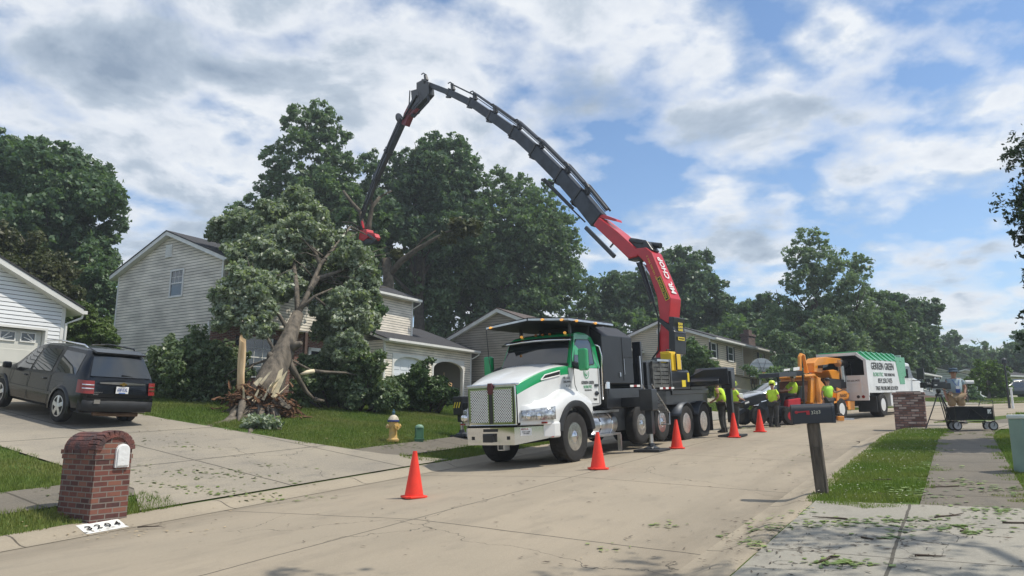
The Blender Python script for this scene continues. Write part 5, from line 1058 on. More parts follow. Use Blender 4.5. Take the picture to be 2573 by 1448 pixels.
# grab rail, lettering on the door
mb = MB(); mb.tube([(-1.72, 1.04, 1.35), (-1.74, 1.06, 2.4), (-1.70, 1.03, 2.62), (-1.6, .95, 2.68)], .02, 8); mb.build('grab_rail', M_chr, TR, smooth=True)
lx, lz = (-1, 0, 0), (0, 0, 1); M_grey_t = mat('ink_grey', (.08, .085, .09), .5)
def logo(parent, cx, y, cz, r, sgn=1, xd=(-1, 0, 0), yd=(0, 0, 1), mt=None):
    xd, yd = Vector(xd), Vector(yd); nn = xd.cross(yd).normalized(); C0 = Vector((cx, y, cz)); mb = MB()
    def arc(r0, a0, a1, w0, w1, k=26, off=(0, 0)):
        vs, fs = [], []
        for i in range(k+1):
            a = R(lerp(a0, a1, i/k)); w = lerp(w0, w1, i/k) if w1 is not None else w0*math.sin(math.pi*i/k)
            for q in (r0-w/2, r0+w/2): vs.append(C0+xd*(off[0]+math.cos(a)*q)+yd*(off[1]+math.sin(a)*q)+nn*.004)
        return vs, [(2*i, 2*i+1, 2*i+3, 2*i+2) for i in range(k)]
    mb.add(*arc(r, 60, 380, r*.16, r*.16)); mb.add(*arc(r*.50, 110, 330, r*.34, None)); mb.add(*arc(r*.28, 300, 420, r*.22, r*.1, off=(r*.05, -r*.1)))
    return mb.build('logo', mt or M_grn, parent, fixn=False)
logo(TR, -1.05, .995, 1.98, .12)
text('GERREIN GREEN', TR, 'lettering', M_grey_t, (-1.10, .997, 1.755), lx, lz, .60, .075); text('ROBOTIC', TR, 'lettering', M_grn, (-1.10, .997, 1.655), lx, lz, .40, .07, off=.0); text('TREE REMOVAL', TR, 'lettering', M_grey_t, (-1.10, .997, 1.58), lx, lz, .34, .035)
text('US DOT', TR, 'lettering', M_ink, (-.16, .985, 1.86), (-1, .14, 0), lz, .24, .055); text('2859991', TR, 'lettering', M_ink, (-.18, .988, 1.775), (-1, .14, 0), lz, .28, .055); text('V-15', TR, 'lettering', M_ink, (-.20, .99, 1.685), (-1, .14, 0), lz, .16, .055)
text('T880', TR, 'lettering', M_ink, (-1.42, .997, 1.36), lx, lz, .18, .05)
logo(TR, .45, 0, 2.075, .17, xd=(-.1, 1, 0), yd=(-1, 0, .2))
# canopy above the cab
mb = MB(); mb.add([(-.08, 1.14, 3.13), (-.18, 0, 3.25), (-.08, -1.12, 3.13), (-2.25, 1.14, 3.13), (-2.25, 0, 3.22), (-2.25, -1.12, 3.13), (-.08, 1.14, 3.22), (-.18, 0, 3.33), (-.08, -1.12, 3.22), (-2.25, 1.14, 3.24), (-2.25, 0, 3.35), (-2.25, -1.12, 3.24)], [(0, 1, 4, 3), (1, 2, 5, 4), (6, 9, 10, 7), (7, 10, 11, 8), (0, 3, 9, 6), (2, 8, 11, 5), (0, 6, 7, 1), (1, 7, 8, 2), (3, 4, 10, 9), (4, 5, 11, 10)]); can = mb.build('canopy', M_blkm, TR)
mb = MB()
for p, q in (((-.06, 1.16, 3.17), (-2.25, 1.16, 3.17)), ((-.06, 1.16, 3.17), (-.16, .02, 3.28)), ((-.16, -.02, 3.28), (-.06, -1.14, 3.17))): mb.beam(p, q, .06, .06, .025, .025, (0, 0, 1)) if False else mb.beam(p, q, .02, .02, .045, .045, (0, 0, 1))
mb.build('canopy_trim', M_alu, can)
for p in ((-.04, 1.0, 3.17), (-.09, .45, 3.23), (-.4, 1.19, 3.15), (-1.3, 1.19, 3.15), (-.03, -1.0, 3.17)):
    mb = MB(); mb.ball(p, (.03, .04, .028)); mb.build('beacon', M_amb, can, smooth=True)
mb = MB()
for x, y in ((-.9, .7), (-.9, -.7), (-1.8, .7), (-1.8, -.7)): mb.bb(x-.03, x+.03, y-.03, y+.03, 2.9, 3.16)
mb.build('canopy_post', M_blk, TR)
# black cabinet behind the cab
mb = MB(); mb.prism([(-1.02, 1.72), (1.02, 1.72), (1.02, 2.92), (.62, 3.20), (-.62, 3.20), (-1.02, 2.92)], -3.55, -1.86, 'x'); cb = mb.build('cabinet', mat('paint_charcoal', (.018, .021, .026), .5, var=.2, vscale=1.5), TR, bevel=.02)
mb = MB(); mb.bb(-3.0, -2.98, 1.02, 1.04, 1.95, 2.35); mb.bb(-2.76, -2.70, 1.02, 1.05, 1.9, 2.0); mb.build('cabinet_latch', M_alu, cb)
mb = MB(); mb.tube([(-2.95, 1.026, 1.8), (-2.95, 1.026, 2.4), (-2.95, 1.026, 2.9)], .006, 4); mb.tube([(-2.95, 1.026, 2.40), (-3.5, 1.026, 2.40)], .006, 4); mb.build('door_gap', M_ink, cb)
def refl(x0, x1, y, z, nseg, parent):
    w = (x1-x0)/nseg
    for i in range(nseg):
        mb = MB(); mb.bb(x0+i*w, x0+(i+1)*w-.002, y, y+.008, z, z+.055); mb.build('reflector', M_redl if i % 2 else M_wt, parent)
refl(-3.85, -3.25, 1.03, 1.63, 3, TR); refl(-6.0, -5.0, 1.08, 1.55, 5, TR)
mb = MB(); mb.tube([(-1.95, .95, 1.15), (-1.98, 1.0, 1.4), (-2.0, 1.02, 1.62), (-2.02, 1.0, 1.78)], .06, 10); mb.build('hose', M_hose, TR, smooth=True); mb = MB(); mb.cyl((-2.0, 1.02, 1.60), (-2.01, 1.02, 1.76), .075, 14); mb.build('hose_coupling', M_chr, TR)
# deck and side panels
mb = MB(); mb.bb(-4.45, -1.9, -1.0, 1.06, 1.12, 1.60); mb.bb(-4.45, -4.2, -1.05, 1.1, 1.2, 1.66); mb.bb(-8.9, -4.2, -.95, .98, 1.10, 1.52); mb.bb(-3.1, -2.3, -.9, .9, .55, 1.12); mb.bb(-8.95, -6.0, -1.0, 1.02, 1.38, 1.52); mb.build('deck', M_blk, TR, bevel=.015)
# fuel tank and steps
mb = MB(); mb.lathe((0, .86, .76), [(.0, -2.20), (.28, -2.20), (.30, -2.17), (.30, -1.03), (.28, -1.0), (0, -1.0)], 26, 'x'); tk = mb.build('fuel_tank', M_alu, TR, smooth=40)
mb = MB()
for x in (-1.3, -1.9): mb.lathe((0, .86, .76), [(.306, x-.03), (.306, x+.03)], 26, 'x')
mb.build('tank_strap', M_chr, tk)
mb = MB(); mb.bb(-2.2, -.95, .72, 1.2, 1.04, 1.09); mb.build('step', M_alu, TR); mb = MB(); mb.bb(-2.15, -1.0, .92, 1.24, .50, .545); mb.bb(-2.18, -2.13, 1.15, 1.24, .10, .5); mb.build('step', M_alu, TR)
# wheels
def wset(x, z, r, kind, ow=.42, y=.92):
    for s in (1, -1): wheel(TR, x, s*y, z, r, ow, s, kind)
wset(-.2, .57, .56, 'alu', .40, .93); wset(-3.65, .66, .50, 'alu', .28, .98); wset(-4.95, .66, .50, 'alu', .28, .98); wset(-6.70, .545, .54, 'hub', .56, .86); wset(-8.08, .545, .54, 'hub', .56, .86)
for s in (1, -1):
    for xc in (-6.70, -8.08):
        mb = MB(); rows = []
        for i in range(17): a = R(lerp(22, 158, i/16)); rows.append([(xc+math.cos(a)*r_, y*s, .545+math.sin(a)*r_) for r_, y in ((.62, .60), (.62, 1.15), (.585, 1.17))])
        mb.grid(rows); f_ = mb.build('mudguard', M_gry, TR, smooth=50); md = f_.modifiers.new('so', 'SOLIDIFY'); md.thickness = .015
    mb = MB(); mb.bb(-8.74, -8.72, min(.6*s, 1.15*s), max(.6*s, 1.15*s), .22, .95); mb.build('mudflap', M_blkm, TR)
# folding ladder
mb = MB()
for y in (1.14, 1.42):
    mb.beam((-3.85, y, 1.62), (-4.55, y, 1.14), .03, .03, .02, .02, (0, 1, 0)) if False else None
    mb.tube([(-3.75, y, 1.68), (-4.05, y, 1.42), (-4.75, y, .92), (-4.72, y, .62)], .016, 6)
for f in (.0, .35, .7, 1.): x, z = lerp(-4.05, -4.75, f), lerp(1.42, .92, f); mb.bb(x-.05, x+.05, 1.14, 1.42, z-.01, z+.01)
mb.bb(-4.78, -4.62, 1.14, 1.42, .60, .62); mb.build('ladder', M_alu, TR, smooth=40)
# control block, slatted rack, tool cases
mb = MB(); mb.bb(-7.35, -5.95, .3, 1.04, 1.53, 2.06); mb.bb(-5.9, -4.4, -.6, 1.0, 1.53, 2.30); mb.bb(-4.2, -4.1, .75, 1.0, 1.6, 2.85); mb.build('control_box', M_blk, TR, bevel=.015)
mb = MB()
for i in range(6): mb.bb(-5.75, -4.72, 1.0, 1.05, 1.60+i*.115, 1.69+i*.115)
for x in (-5.78, -4.70, -5.2): mb.bb(x-.03, x+.03, 1.0, 1.06, 1.55, 2.32)
mb.build('slatted_rack', mat('worn_steel', (.12, .12, .11), .6, .3, var=.5, vscale=8), TR)
mb = MB(); mb.bb(-4.0, -3.94, .98, 1.03, 1.55, 2.45); mb.bb(-5.90, -5.86, 1.04, 1.08, 1.5, 2.4); mb.bb(-5.9, -5.0, 1.0, 1.06, 2.33, 2.39); mb.build('upright_post', M_alu, TR)
mb = MB(); mb.bb(-6.42, -6.02, .72, 1.06, 2.07, 2.60); mb.bb(-6.52, -6.04, .70, 1.0, 2.60, 2.64); mb.bb(-6.60, -6.22, .82, 1.12, 2.10, 2.56); mb.build('tool_case', M_yel, TR, bevel=.03); mb = MB(); mb.tube([(-6.1, .9, 2.62), (-6.1, .9, 2.70), (-6.4, .9, 2.70), (-6.4, .9, 2.62)], .015, 6); mb.bb(-6.26, -6.22, 1.1, 1.13, 2.08, 2.58); mb.build('case_strap', M_ink, TR)
for q in ((-7.0, -6.72, 1.60, 1.80), (-7.32, -7.18, 1.75, 2.02)): 
    mb = MB(); mb.bb(q[0], q[1], 1.04, 1.05, q[2], q[3]); mb.build('warning_sticker', M_ylk, TR)
mb = MB(); mb.bb(-8.9, -7.5, -.8, .2, 1.95, 2.5); mb.bb(-9.3, -8.6, -.9, .0, 1.9, 2.45); mb.build('tread_plate_box', mat('tread_plate', (.38, .38, .37), .4, .7, var=.5, vscale=40), TR)
mb = MB(); mb.bb(-8.7, -7.6, .0, .5, 1.6, 2.1); mb.build('rear_locker', M_red, TR, bevel=.02)
# outriggers: beam, leg, foot, ground plate
def outrigger(x, y, zb, yb0, gzv=None, stick=True):
    s = 1 if y > 0 else -1; p = MT @ Vector((x, y, 0)); g = (gz(p.x, p.y) if abs(tv(p.x, p.y)[1][0]) > 3.7 else float(road_z(p.x, p.y, tv(p.x, p.y)[1][0])))
    zl = (MT.inverted() @ Vector((p.x, p.y, g))).z
    mb = MB(); mb.bb(x-.11, x+.11, min(yb0, y), max(yb0, y), zb-.12, zb+.12); mb.bb(x-.17, x+.17, y-.17, y+.17, zb-.22, zb+.30); bm_ = mb.build('outrigger_beam', M_blk, TR, bevel=.02)
    if stick:
        for i in range(3): m2 = MB(); m2.beam((x+.175, y-.13+i*.09, zb-.02), (x+.175, y-.07+i*.09, zb+.14), .02, .02, .03, .03, (0, 1, 0)); m2.build('hazard_stripe', M_ylk, bm_)
    mb = MB(); mb.bb(x-.085, x+.085, y-.085, y+.085, zl+.42, zb-.22); mb.build('leg_tube', M_blk, TR, bevel=.01)
    mb = MB(); mb.cyl((x, y, zl+.1), (x, y, zl+.44), .055, 16); mb.build('leg_ram', M_alu, TR, smooth=40)
    mb = MB(); mb.lathe((x, y, zl), [(.20, .055), (.20, .08), (.09, .13), (.07, .2)], 16); mb.build('leg_foot', M_blk, TR)
    mb = MB(); mb.bb(x-.34, x+.34, y-.34, y+.34, zl+.0, zl+.06); o = mb.build('ground_plate', M_blkm, None, bevel=.012); o.matrix_world = MT; return o
a = outrigger(-2.75, 1.75, 1.25, .9, stick=False); tag(a, 'black square outrigger plate on the road beside the lifted wheels', 'outrigger pad'); a.name = 'outrigger_pad'
a = outrigger(-2.6, -4.05, 1.30, -.9); tag(a, 'black outrigger plate on the lawn left of the truck bumper', 'outrigger pad'); a.name = 'outrigger_pad'
a = outrigger(-7.85, 2.05, 1.72, 1.0, stick=False); tag(a, 'black outrigger plate behind the fourth cone from the front', 'outrigger pad'); a.name = 'outrigger_pad'
mb = MB(); mb.prism([(-7.45, 1.62), (-8.9, 1.62), (-9.0, 2.15), (-8.0, 2.15), (-7.45, 1.75)], 1.0, 1.9, 'y'); mb.prism([(.9, 1.6), (2.15, 1.62), (2.15, 2.10), (1.4, 2.10), (.9, 1.9)], -8.1, -7.6, 'x'); mb.build('outrigger_housing', M_blk, TR, bevel=.02)
# ---------------------------------------------------------------- crane (parts of the truck)
Bp = Vector((5.25, 24.0, 0)); G_ = at(918, 590, 38.); dv = Vector((G_.x-Bp.x, G_.y-Bp.y, 0)).normalized(); Nn = Vector((-dv.y, dv.x, 0))
if Nn.y > 0: Nn = -Nn       # towards the camera
MTi = MT.inverted()
def bp(x, y, off=0.):       # point of the crane's own vertical plane
    q = at(x, y, 1.); k = (Bp.dot(Nn)+off)/(Vector((q.x, q.y, 0)).dot(Nn)); return q*k
def L(p): return MTi @ Vector(p)
NL = (MT.to_3x3().inverted() @ Nn).normalized()
def beamw(mb, a, b, h0, h1, w, mi=0): mb.beam(L(a), L(b), h0, h1, w, w, NL, mi)
def boxpoly(mb, pix, w, off=0., mi=0):   # plate cut in the crane's plane, w thick
    A = [L(bp(x, y, off+w/2)) for x, y in pix]; B = [L(bp(x, y, off+w/2)-Nn*w) for x, y in pix]; n = len(pix)
    mb.add(A+B, [tuple(range(n)), tuple(range(2*n-1, n-1, -1))]+[((i+1) % n, i, n+i, n+(i+1) % n) for i in range(n)], mi)
# slewing base and column
cb_ = L(Vector((Bp.x, Bp.y, 1.4)))
mb = MB(); mb.lathe((cb_.x, cb_.y, 1.35), [(.62, .0), (.62, .35), (.52, .45), (.45, .8)], 28); mb.bb(cb_.x-.7, cb_.x+.75, -.9, .9, 1.35, 1.75); mb.build('slewing_base', M_blk, TR, smooth=35)
mb = MB(); boxpoly(mb, [(1684, 945), (1640, 945), (1650, 880), (1660, 812), (1673, 800), (1686, 812), (1683, 880)], .52); col_ = mb.build('crane_column', M_red, TR, bevel=.03)
mb = MB(); boxpoly(mb, [(1662, 898), (1662, 930), (1610, 930), (1625, 912), (1640, 900)], .7, .0); mb.build('column_cover', M_gry, TR, bevel=.02)
# main arm (box of two plates and a back), counter-bent at the top
mb = MB(); boxpoly(mb, [(1676, 812), (1657, 800), (1651, 748), (1622, 662), (1600, 640), (1598, 624), (1622, 622), (1637, 634), (1685, 749), (1680, 812)], .60); arm = mb.build('main_arm', M_red, TR, bevel=.025)
# writing on its back face and side
pA, pB = bp(1663, 640), bp(1700, 745)
ax_ = (pA-pB).normalized(); up = ax_.cross(Nn).normalized()
# back face: outward normal away from the boom direction
def frame_text(s, m, c, xd, yd, w, h, par, **k): 
    R3 = MT.to_3x3().inverted(); return text(s, par, 'lettering', m, L(c), R3 @ xd, R3 @ yd, w, h, **k)
bk = -dv; nb = (bk-ax_*bk.dot(ax_)).normalized(); mid_ = bp(1685, 702)
cback = mid_+nb*.06
yd = ax_.cross(nb); yd = -yd if yd.cross(ax_).dot(nb) > 0 else yd
yd = nb.cross(ax_)
e1, e2 = bp(1637, 634, .3)-Nn*.3, bp(1685, 749, .3)-Nn*.3; cback = (e1+e2)/2+nb*.012; lA = (e1-e2).normalized(); nb = (bk-lA*bk.dot(lA)).normalized()
frame_text('MR. CHOP', M_wt, (e1+e2)/2+nb*.03, lA, nb.cross(lA), 1.42, .27, arm, off=.02)
sA, sB = bp(1637, 662, .285), bp(1668, 748, .285); lS = (bp(1637, 634, .3)-bp(1685, 749, .3)).normalized()
mb = MB(); mb.box((0, 0, 0), (.86, .17, .006)); xd_ = lS; zd_ = Nn; yd_ = zd_.cross(xd_); R3 = MT.to_3x3().inverted()
ov_ = mb.build('maker_plate', M_ylk, arm, bevel=.0); cpl = bp(1666, 725, .306)
def orient(o, c, xd, zd, par=None):
    xd = (R3 @ xd).normalized(); zd = (R3 @ zd).normalized(); y_ = zd.cross(xd); c = L(c); o.matrix_local = Matrix(((xd.x, y_.x, zd.x, c.x), (xd.y, y_.y, zd.y, c.y), (xd.z, y_.z, zd.z, c.z), (0, 0, 0, 1)))
orient(ov_, cpl, lS, Nn); mb = MB(); mb.box((0, 0, .004), (.82, .13, .006)); mb.build('plate_face', M_ink, ov_)
t_ = text('PALFINGER', ov_, 'lettering', M_ylk, (0, 0, .009), (1, 0, 0), (0, 1, 0), .72, .085)
frame_text('PK 165.002 TEC 7', M_ylk, bp(1638, 672, .306), lS, Nn.cross(lS), .95, .055, arm, off=0)
# hydraulic cylinders and hoses
def rod(mb, a, b, r, off=0., n=12): mb.cyl(L(bp(*a, off)), L(bp(*b, off)), r, n)
mb = MB(); rod(mb, (1660, 905), (1661, 840), .10, .12); rod(mb, (1640, 760), (1608, 660), .09); rod(mb, (1616, 652), (1582, 640), .11); rod(mb, (1606, 612), (1660, 618), .10, -.1); rod(mb, (1585, 606), (1620, 612), .12, .1); mb.build('ram_barrel', M_blk, TR, smooth=40)
mb = MB(); rod(mb, (1663, 850), (1665, 795), .05, .12); rod(mb, (1640, 700), (1617, 665), .035, .16); rod(mb, (1645, 700), (1622, 668), .035, .0); mb.build('ram_rod', M_chr, TR, smooth=40)
mb = MB(); boxpoly(mb, [(1659, 800), (1680, 815), (1697, 835), (1690, 842), (1668, 822), (1652, 806)], .64); boxpoly(mb, [(1612, 650), (1578, 655), (1575, 620), (1600, 600), (1625, 606), (1640, 628)], .40); mb.build('knuckle', M_blk, TR, bevel=.02)
# control cabinet on the column
mb = MB(); a = L(bp(1710, 842, -.1)); A = bp(1716, 838)+nb*.0
def cabi(pix, w, off): m_ = MB(); boxpoly(m_, pix, w, off); return m_
m_ = cabi([(1680, 795), (1692, 796), (1690, 820), (1695, 838), (1695, 889), (1680, 888)], .66, .0); vb = m_.build('valve_cabinet', M_blk, TR, bevel=.03)
nbk = -dv; cx_ = bp(1728, 862)+nbk*.006
tx_ = Vector((-nbk.y, nbk.x, 0)); tx_ = tx_ if tx_.x > 0 else -tx_
mb = MB(); mb.box((0, 0, 0), (.36, .11, .006)); pl = mb.build('maker_plate', M_ylk, vb); orient(pl, bp(1694, 850, .33)-Nn*.33+nbk*.045, tx_, nbk); text('PALFINGER', pl, 'lettering', M_ink, (0, 0, .005), (1, 0, 0), (0, 1, 0), .30, .05)
for i in range(3):
    for j in range(2):
        mb = MB(); mb.box((0, 0, 0), (.11, .075, .005)); o = mb.build('warning_sticker', M_ylk, vb); orient(o, bp(1691, 820, .33)-Nn*.33+nbk*.06+tx_*(j*.13-.065)+Vector((0, 0, i*.1-.1)), tx_, nbk)
        text('!', o, 'lettering', M_ink, (0, 0, .004), (1, 0, 0), (0, 1, 0), .02, .05)
# outer boom (red housing) then telescoping sections
mb = MB(); boxpoly(mb, [(1604, 630), (1600, 645), (1578, 650), (1545, 618), (1490, 566), (1504, 546), (1552, 583)], .60); ob = mb.build('outer_boom', M_red, TR, bevel=.03)
mb = MB(); boxpoly(mb, [(1500, 543), (1516, 539), (1548, 551), (1550, 557), (1512, 548)], .3); mb.build('boom_cap', M_red, TR)
cl_ = [(1515, 555), (1475, 508), (1420, 460), (1360, 402), (1330, 374), (1270, 326), (1220, 285), (1170, 256), (1120, 232), (1058, 207)]
sec = [((1506, 556), (1455, 493), .72), ((1458, 496), (1408, 440), .64), ((1412, 446), (1344, 378), .60), ((1350, 384), (1290, 330), .54), ((1296, 336), (1232, 290), .48), ((1240, 296), (1182, 256), .43), ((1190, 262), (1128, 232), .37), ((1136, 236), (1062, 207), .31)]
for i, (a, b, h) in enumerate(sec):
    mb = MB(); A, B = bp(*a), bp(*b); h *= .86; beamw(mb, A, B, h, h*.97, h*.66); d_ = (B-A).normalized(); upv = d_.cross(Nn).normalized(); upv = upv if upv.z > 0 else -upv
    o = mb.build('boom_section', M_gry, TR, bevel=.04)
    # collar with lugs at the outer end, cylinder above
    mb = MB(); beamw(mb, B-d_*.10, B+d_*.02, h*1.12, h*1.12, h*.76); P = B+upv*(h*.5+.10); mb.beam(L(B-d_*.30+upv*h*.5), L(B+upv*(h*.5+.26)), .18, .12, .16, .12, NL); mb.beam(L(B-d_*.25-upv*h*.5), L(B+d_*.05-upv*(h*.5+.10)), .12, .08, .14, .10, NL)
    mb.tube([L(B+upv*(h*.5+.26)-d_*.25+Nn*.12), L(B+upv*(h*.5+.30)+Nn*.12), L(B+upv*(h*.5+.2)+d_*.15+Nn*.12)], .03, 6)
    mb.build('section_collar', M_blk, o, bevel=.01)
    if i < 7:
        mb = MB(); A2 = A+upv*(h*.5+.22); B2 = B+upv*(h*.5+.24); mb.cyl(L(A2+Nn*.05), L(B2+Nn*.05), .065 if i < 5 else .035, 10); 
        if i < 6: mb.cyl(L(A2-Nn*.14), L(B2-Nn*.14), .04, 8); mb.cyl(L(A2+Nn*.05-upv*.1), L(B2+Nn*.05-upv*.1), .018, 6)
        mb.build('extension_ram', M_gry if i % 2 else M_blk, o, smooth=40)
mb = MB(); rod(mb, (1362, 452), (1470, 558), .03, .2); rod(mb, (1368, 450), (1440, 524), .05, .2); beamw(mb, bp(1472, 572), bp(1544, 645), .14, .14, .10); beamw(mb, bp(1500, 573), bp(1512, 560), .05, .05, .05); beamw(mb, bp(1533, 622), bp(1548, 604), .05, .05, .05); rod(mb, (1362, 452), (1390, 462), .06, .1); mb.build('support_rail', M_blk, TR)
# head and jib
mb = MB(); boxpoly(mb, [(1076, 206), (1062, 200), (1046, 208), (1046, 224), (1032, 228), (1034, 250), (1022, 272), (1040, 276), (1066, 250), (1078, 236)], .34); jk = mb.build('jib_knuckle', M_blk, TR, bevel=.02)
mb = MB(); mb.lathe(tuple(L(bp(1068, 206, .1))), [(.12, -.05), (.16, 0), (.12, .05)], 14, 'y'); rod(mb, (1075, 236), (1077, 255), .06, .12); rod(mb, (1077, 255), (1040, 295), .05, .12); rod(mb, (1030, 228), (1028, 262), .03, .15); rod(mb, (1047, 240), (1012, 300), .04, .2); mb.build('jib_ram', M_blk, TR)
mb = MB(); boxpoly(mb, [(1036, 256), (1046, 272), (1042, 282), (1028, 290), (1017, 316), (1008, 312), (1014, 286), (1026, 262)], .30); mb.build('jib_root', mat('paint_dark_red', (.20, .012, .018), .4, var=.2), TR, bevel=.015)
mb = MB(); mb.ball(tuple(L(bp(1037, 290, .1))), .1, 8, 6); mb.build('work_lamp', M_blk, TR)
js = [((1014, 300), (975, 385), .40), ((978, 380), (945, 450), .34), ((948, 444), (925, 508), .27), ((927, 500), (909, 548), .20)]
for i, (a, b, h) in enumerate(js):
    mb = MB(); A, B = bp(*a), bp(*b); beamw(mb, A, B, h, h, h*.7); d_ = (B-A).normalized(); upv = d_.cross(Nn).normalized(); upv = upv if upv.x < 0 else -upv
    o = mb.build('jib_section', M_blk if i else M_gry, TR, bevel=.02)
    mb = MB(); beamw(mb, B-d_*.1, B+d_*.03, h*1.15, h*1.15, h*.85); mb.cyl(L(A+upv*(h*.5+.2)), L(B+upv*(h*.5+.14)), .035, 8); mb.beam(L(B+upv*h*.4), L(B+upv*(h*.5+.2)), .1, .1, .1, .1, NL); mb.beam(L(A+upv*h*.4), L(A+upv*(h*.5+.25)), .1, .1, .1, .1, NL); mb.build('jib_fitting', M_blk, o)
mb = MB(); q = L(bp(1003, 297, .16)); mb.lathe(tuple(q), [(.24, -.04), (.26, 0), (.24, .04)], 20, 'y'); mb.build('hose_drum', M_gry, TR, smooth=40)
mb = MB(); mb.tube([L(bp(x, y, .2)) for x, y in ((1008, 300), (985, 345), (960, 405), (940, 455), (915, 520), (905, 560), (912, 580))], .035, 6); mb.tube([L(bp(x, y, .25)) for x, y in ((1050, 230), (1056, 252), (1040, 270), (1025, 290))], .02, 6); mb.tube([L(bp(x, y, .3)) for x, y in ((1650, 940), (1632, 930), (1640, 900), (1655, 880), (1655, 800), (1635, 740), (1600, 660))], .03, 6); mb.build('hose', M_hose, TR, smooth=True)
mb = MB(); rod(mb, (909, 548), (912, 575), .09); boxpoly(mb, [(904, 578), (920, 576), (923, 598), (912, 606), (901, 602)], .45); boxpoly(mb, [(922, 582), (940, 587), (944, 596), (941, 604), (930, 599), (921, 594)], .3, .1); gr = mb.build('grapple_saw', M_red, TR, bevel=.03)
mb = MB(); boxpoly(mb, [(905, 603), (925, 600), (942, 604), (934, 612), (915, 613)], .4); rod(mb, (925, 590), (945, 604), .06, .4); mb.build('grapple_jaw', M_blk, gr)
# ---------------------------------------------------------------- generic vehicle body
def interp(tab, x):
    xs = [t[0] for t in tab]
    if xs[0] > xs[-1]: tab = tab[::-1]; xs = xs[::-1]
    out = []
    for j in range(1, len(tab[0])): out.append(float(np.interp(x, xs, [t[j] for t in tab])))
    return out
class Car:
    """tab rows: x, zbot, wbot, zbelt, wbelt, zroof, wroof"""
    def __init__(s, tab, wh): s.tab = tab; s.wh = wh
    def sec(s, x):
        zb, wb, zt, wt, zr, wr = interp(s.tab, x); zt = min(zt, zr-.03); m = (zb+zt)/2
        return [(0, zb), (wb*.86, zb), (wb*.97, zb+.07), (wb*1.0, lerp(zb, zt, .38)), (wb*1.0, lerp(zb, zt, .60)), (lerp(wb, wt, .75), lerp(zb, zt, .88)), (wt, zt), (lerp(wt, wr, .5)*1.005, lerp(zt, zr, .5)), (wr, zr-.035*(zr-zt > .1)-.012), (wr*.82, zr), (0, zr+.02)]
    def body(s, parent, mt, name='body', n=90):
        x0, x1 = s.tab[0][0], s.tab[-1][0]
        rows2 = []
        for i in range(n+1):
            x = lerp(x0, x1, i/n); q = s.sec(x); rows2.append([(x, y, z) for y, z in q]+[(x, -y, z) for y, z in reversed(q[1:-1])])
        mb = MB(); cut = lambda a, b, c: any((a-wx)**2+(c-wz)**2 < (wr*1.16)**2 and abs(b) > .45 and c < wz+wr*1.2 for wx, wz, wr in s.wh)
        mb.grid(rows2, closed=True, cut=cut); k = len(rows2[0]); mb.add(rows2[0], [tuple(range(k))]); mb.add(rows2[-1], [tuple(range(k-1, -1, -1))])
        return mb.build(name, mt, parent, smooth=42)
    def side(s, x, f, sg, off=.006):   # f 0 belt .. 1 roof edge
        q = s.sec(x); (y0, z0), (y1, z1), (y2, z2) = q[6], q[7], q[8]
        y, z = (lerp(y0, y1, f*2), lerp(z0, z1, f*2)) if f < .5 else (lerp(y1, y2, f*2-1), lerp(z1, z2, f*2-1))
        return (x, sg*(y+off), z+off*.3)
    def glass(s, parent, xs0, xs1, sg, xt0=None, xt1=None, f0=.08, f1=.86, name='side_window', n=6, mt=None):
        xt0 = xs0 if xt0 is None else xt0; xt1 = xs1 if xt1 is None else xt1; mb = MB()
        mb.grid([[s.side(lerp(lerp(xs0, xs1, i/n), lerp(xt0, xt1, i/n), j/4), lerp(f0, f1, j/4), sg) for j in range(5)] for i in range(n+1)])
        o = mb.build(name, mt or M_gls, parent, smooth=True); return o
    def screen(s, parent, xa, xb, name, w0=.9, w1=.9, off=.01, mt=None):
        mb = MB(); rows = []
        for i in range(7):
            x = lerp(xa, xb, i/6); q = s.sec(x); x2 = x+.01; q2 = s.sec(x2); dz = (q2[-1][1]-q[-1][1])/.01; nl = math.hypot(1, dz); ww = lerp(w0, w1, i/6)
            rows.append([(x-dz/nl*off, q[9][0]*k*ww/.82*1.0, (q[-1][1]-.02*k*k)+off/nl) for k in (-1, -.6, 0, .6, 1)])
        mb.grid(rows); return mb.build(name, mt or M_gls, parent, smooth=True)
def carwheel(parent, x, y, z, r, w, side, spokes=5):
    mb = MB(); rr = r*.66; s = side
    mb.lathe((0, 0, 0), [(rr, -.42*w), (r*.88, -.5*w), (r*.97, -.44*w), (r, -.3*w), (r, .3*w), (r*.97, .44*w), (r*.88, .5*w), (rr, .44*w)], 36, 'y'); o = mb.build('wheel', M_tyre, parent, smooth=40); o.location = (x, y, z)
    mb = MB(); mb.lathe((0, 0, 0), [(rr, .40*w*s), (rr*.95, .46*w*s), (rr*.88, .42*w*s), (rr*.86, .1*w*s), (.01, .08*w*s)], 30, 'y')
    rm = mb.build('rim', mat('rim_dark', (.10, .10, .11), .4, .8), o, smooth=40); mb = MB()
    for k in range(spokes):
        t = 2*math.pi*k/spokes+.3; mb.beam((0, .42*w*s, 0), (math.cos(t)*rr*.9, .42*w*s, math.sin(t)*rr*.9), .05, .04, r*.20, r*.24, (0, 1, 0)) if False else mb.beam((0, .42*w*s, 0), (math.cos(t)*rr*.92, .40*w*s, math.sin(t)*rr*.92), r*.24, r*.26, .04, .04, (0, 1, 0))
    mb.lathe((0, 0, 0), [(rr*.26, .2*w*s), (rr*.26, .5*w*s), (rr*.2, .53*w*s), (.01, .53*w*s)], 16, 'y'); mb.lathe((0, 0, 0), [(rr*1.0, .38*w*s), (rr*1.0, .46*w*s), (rr*.9, .46*w*s), (rr*.9, .38*w*s)], 30, 'y'); mb.build('spokes', M_alu, rm); return o
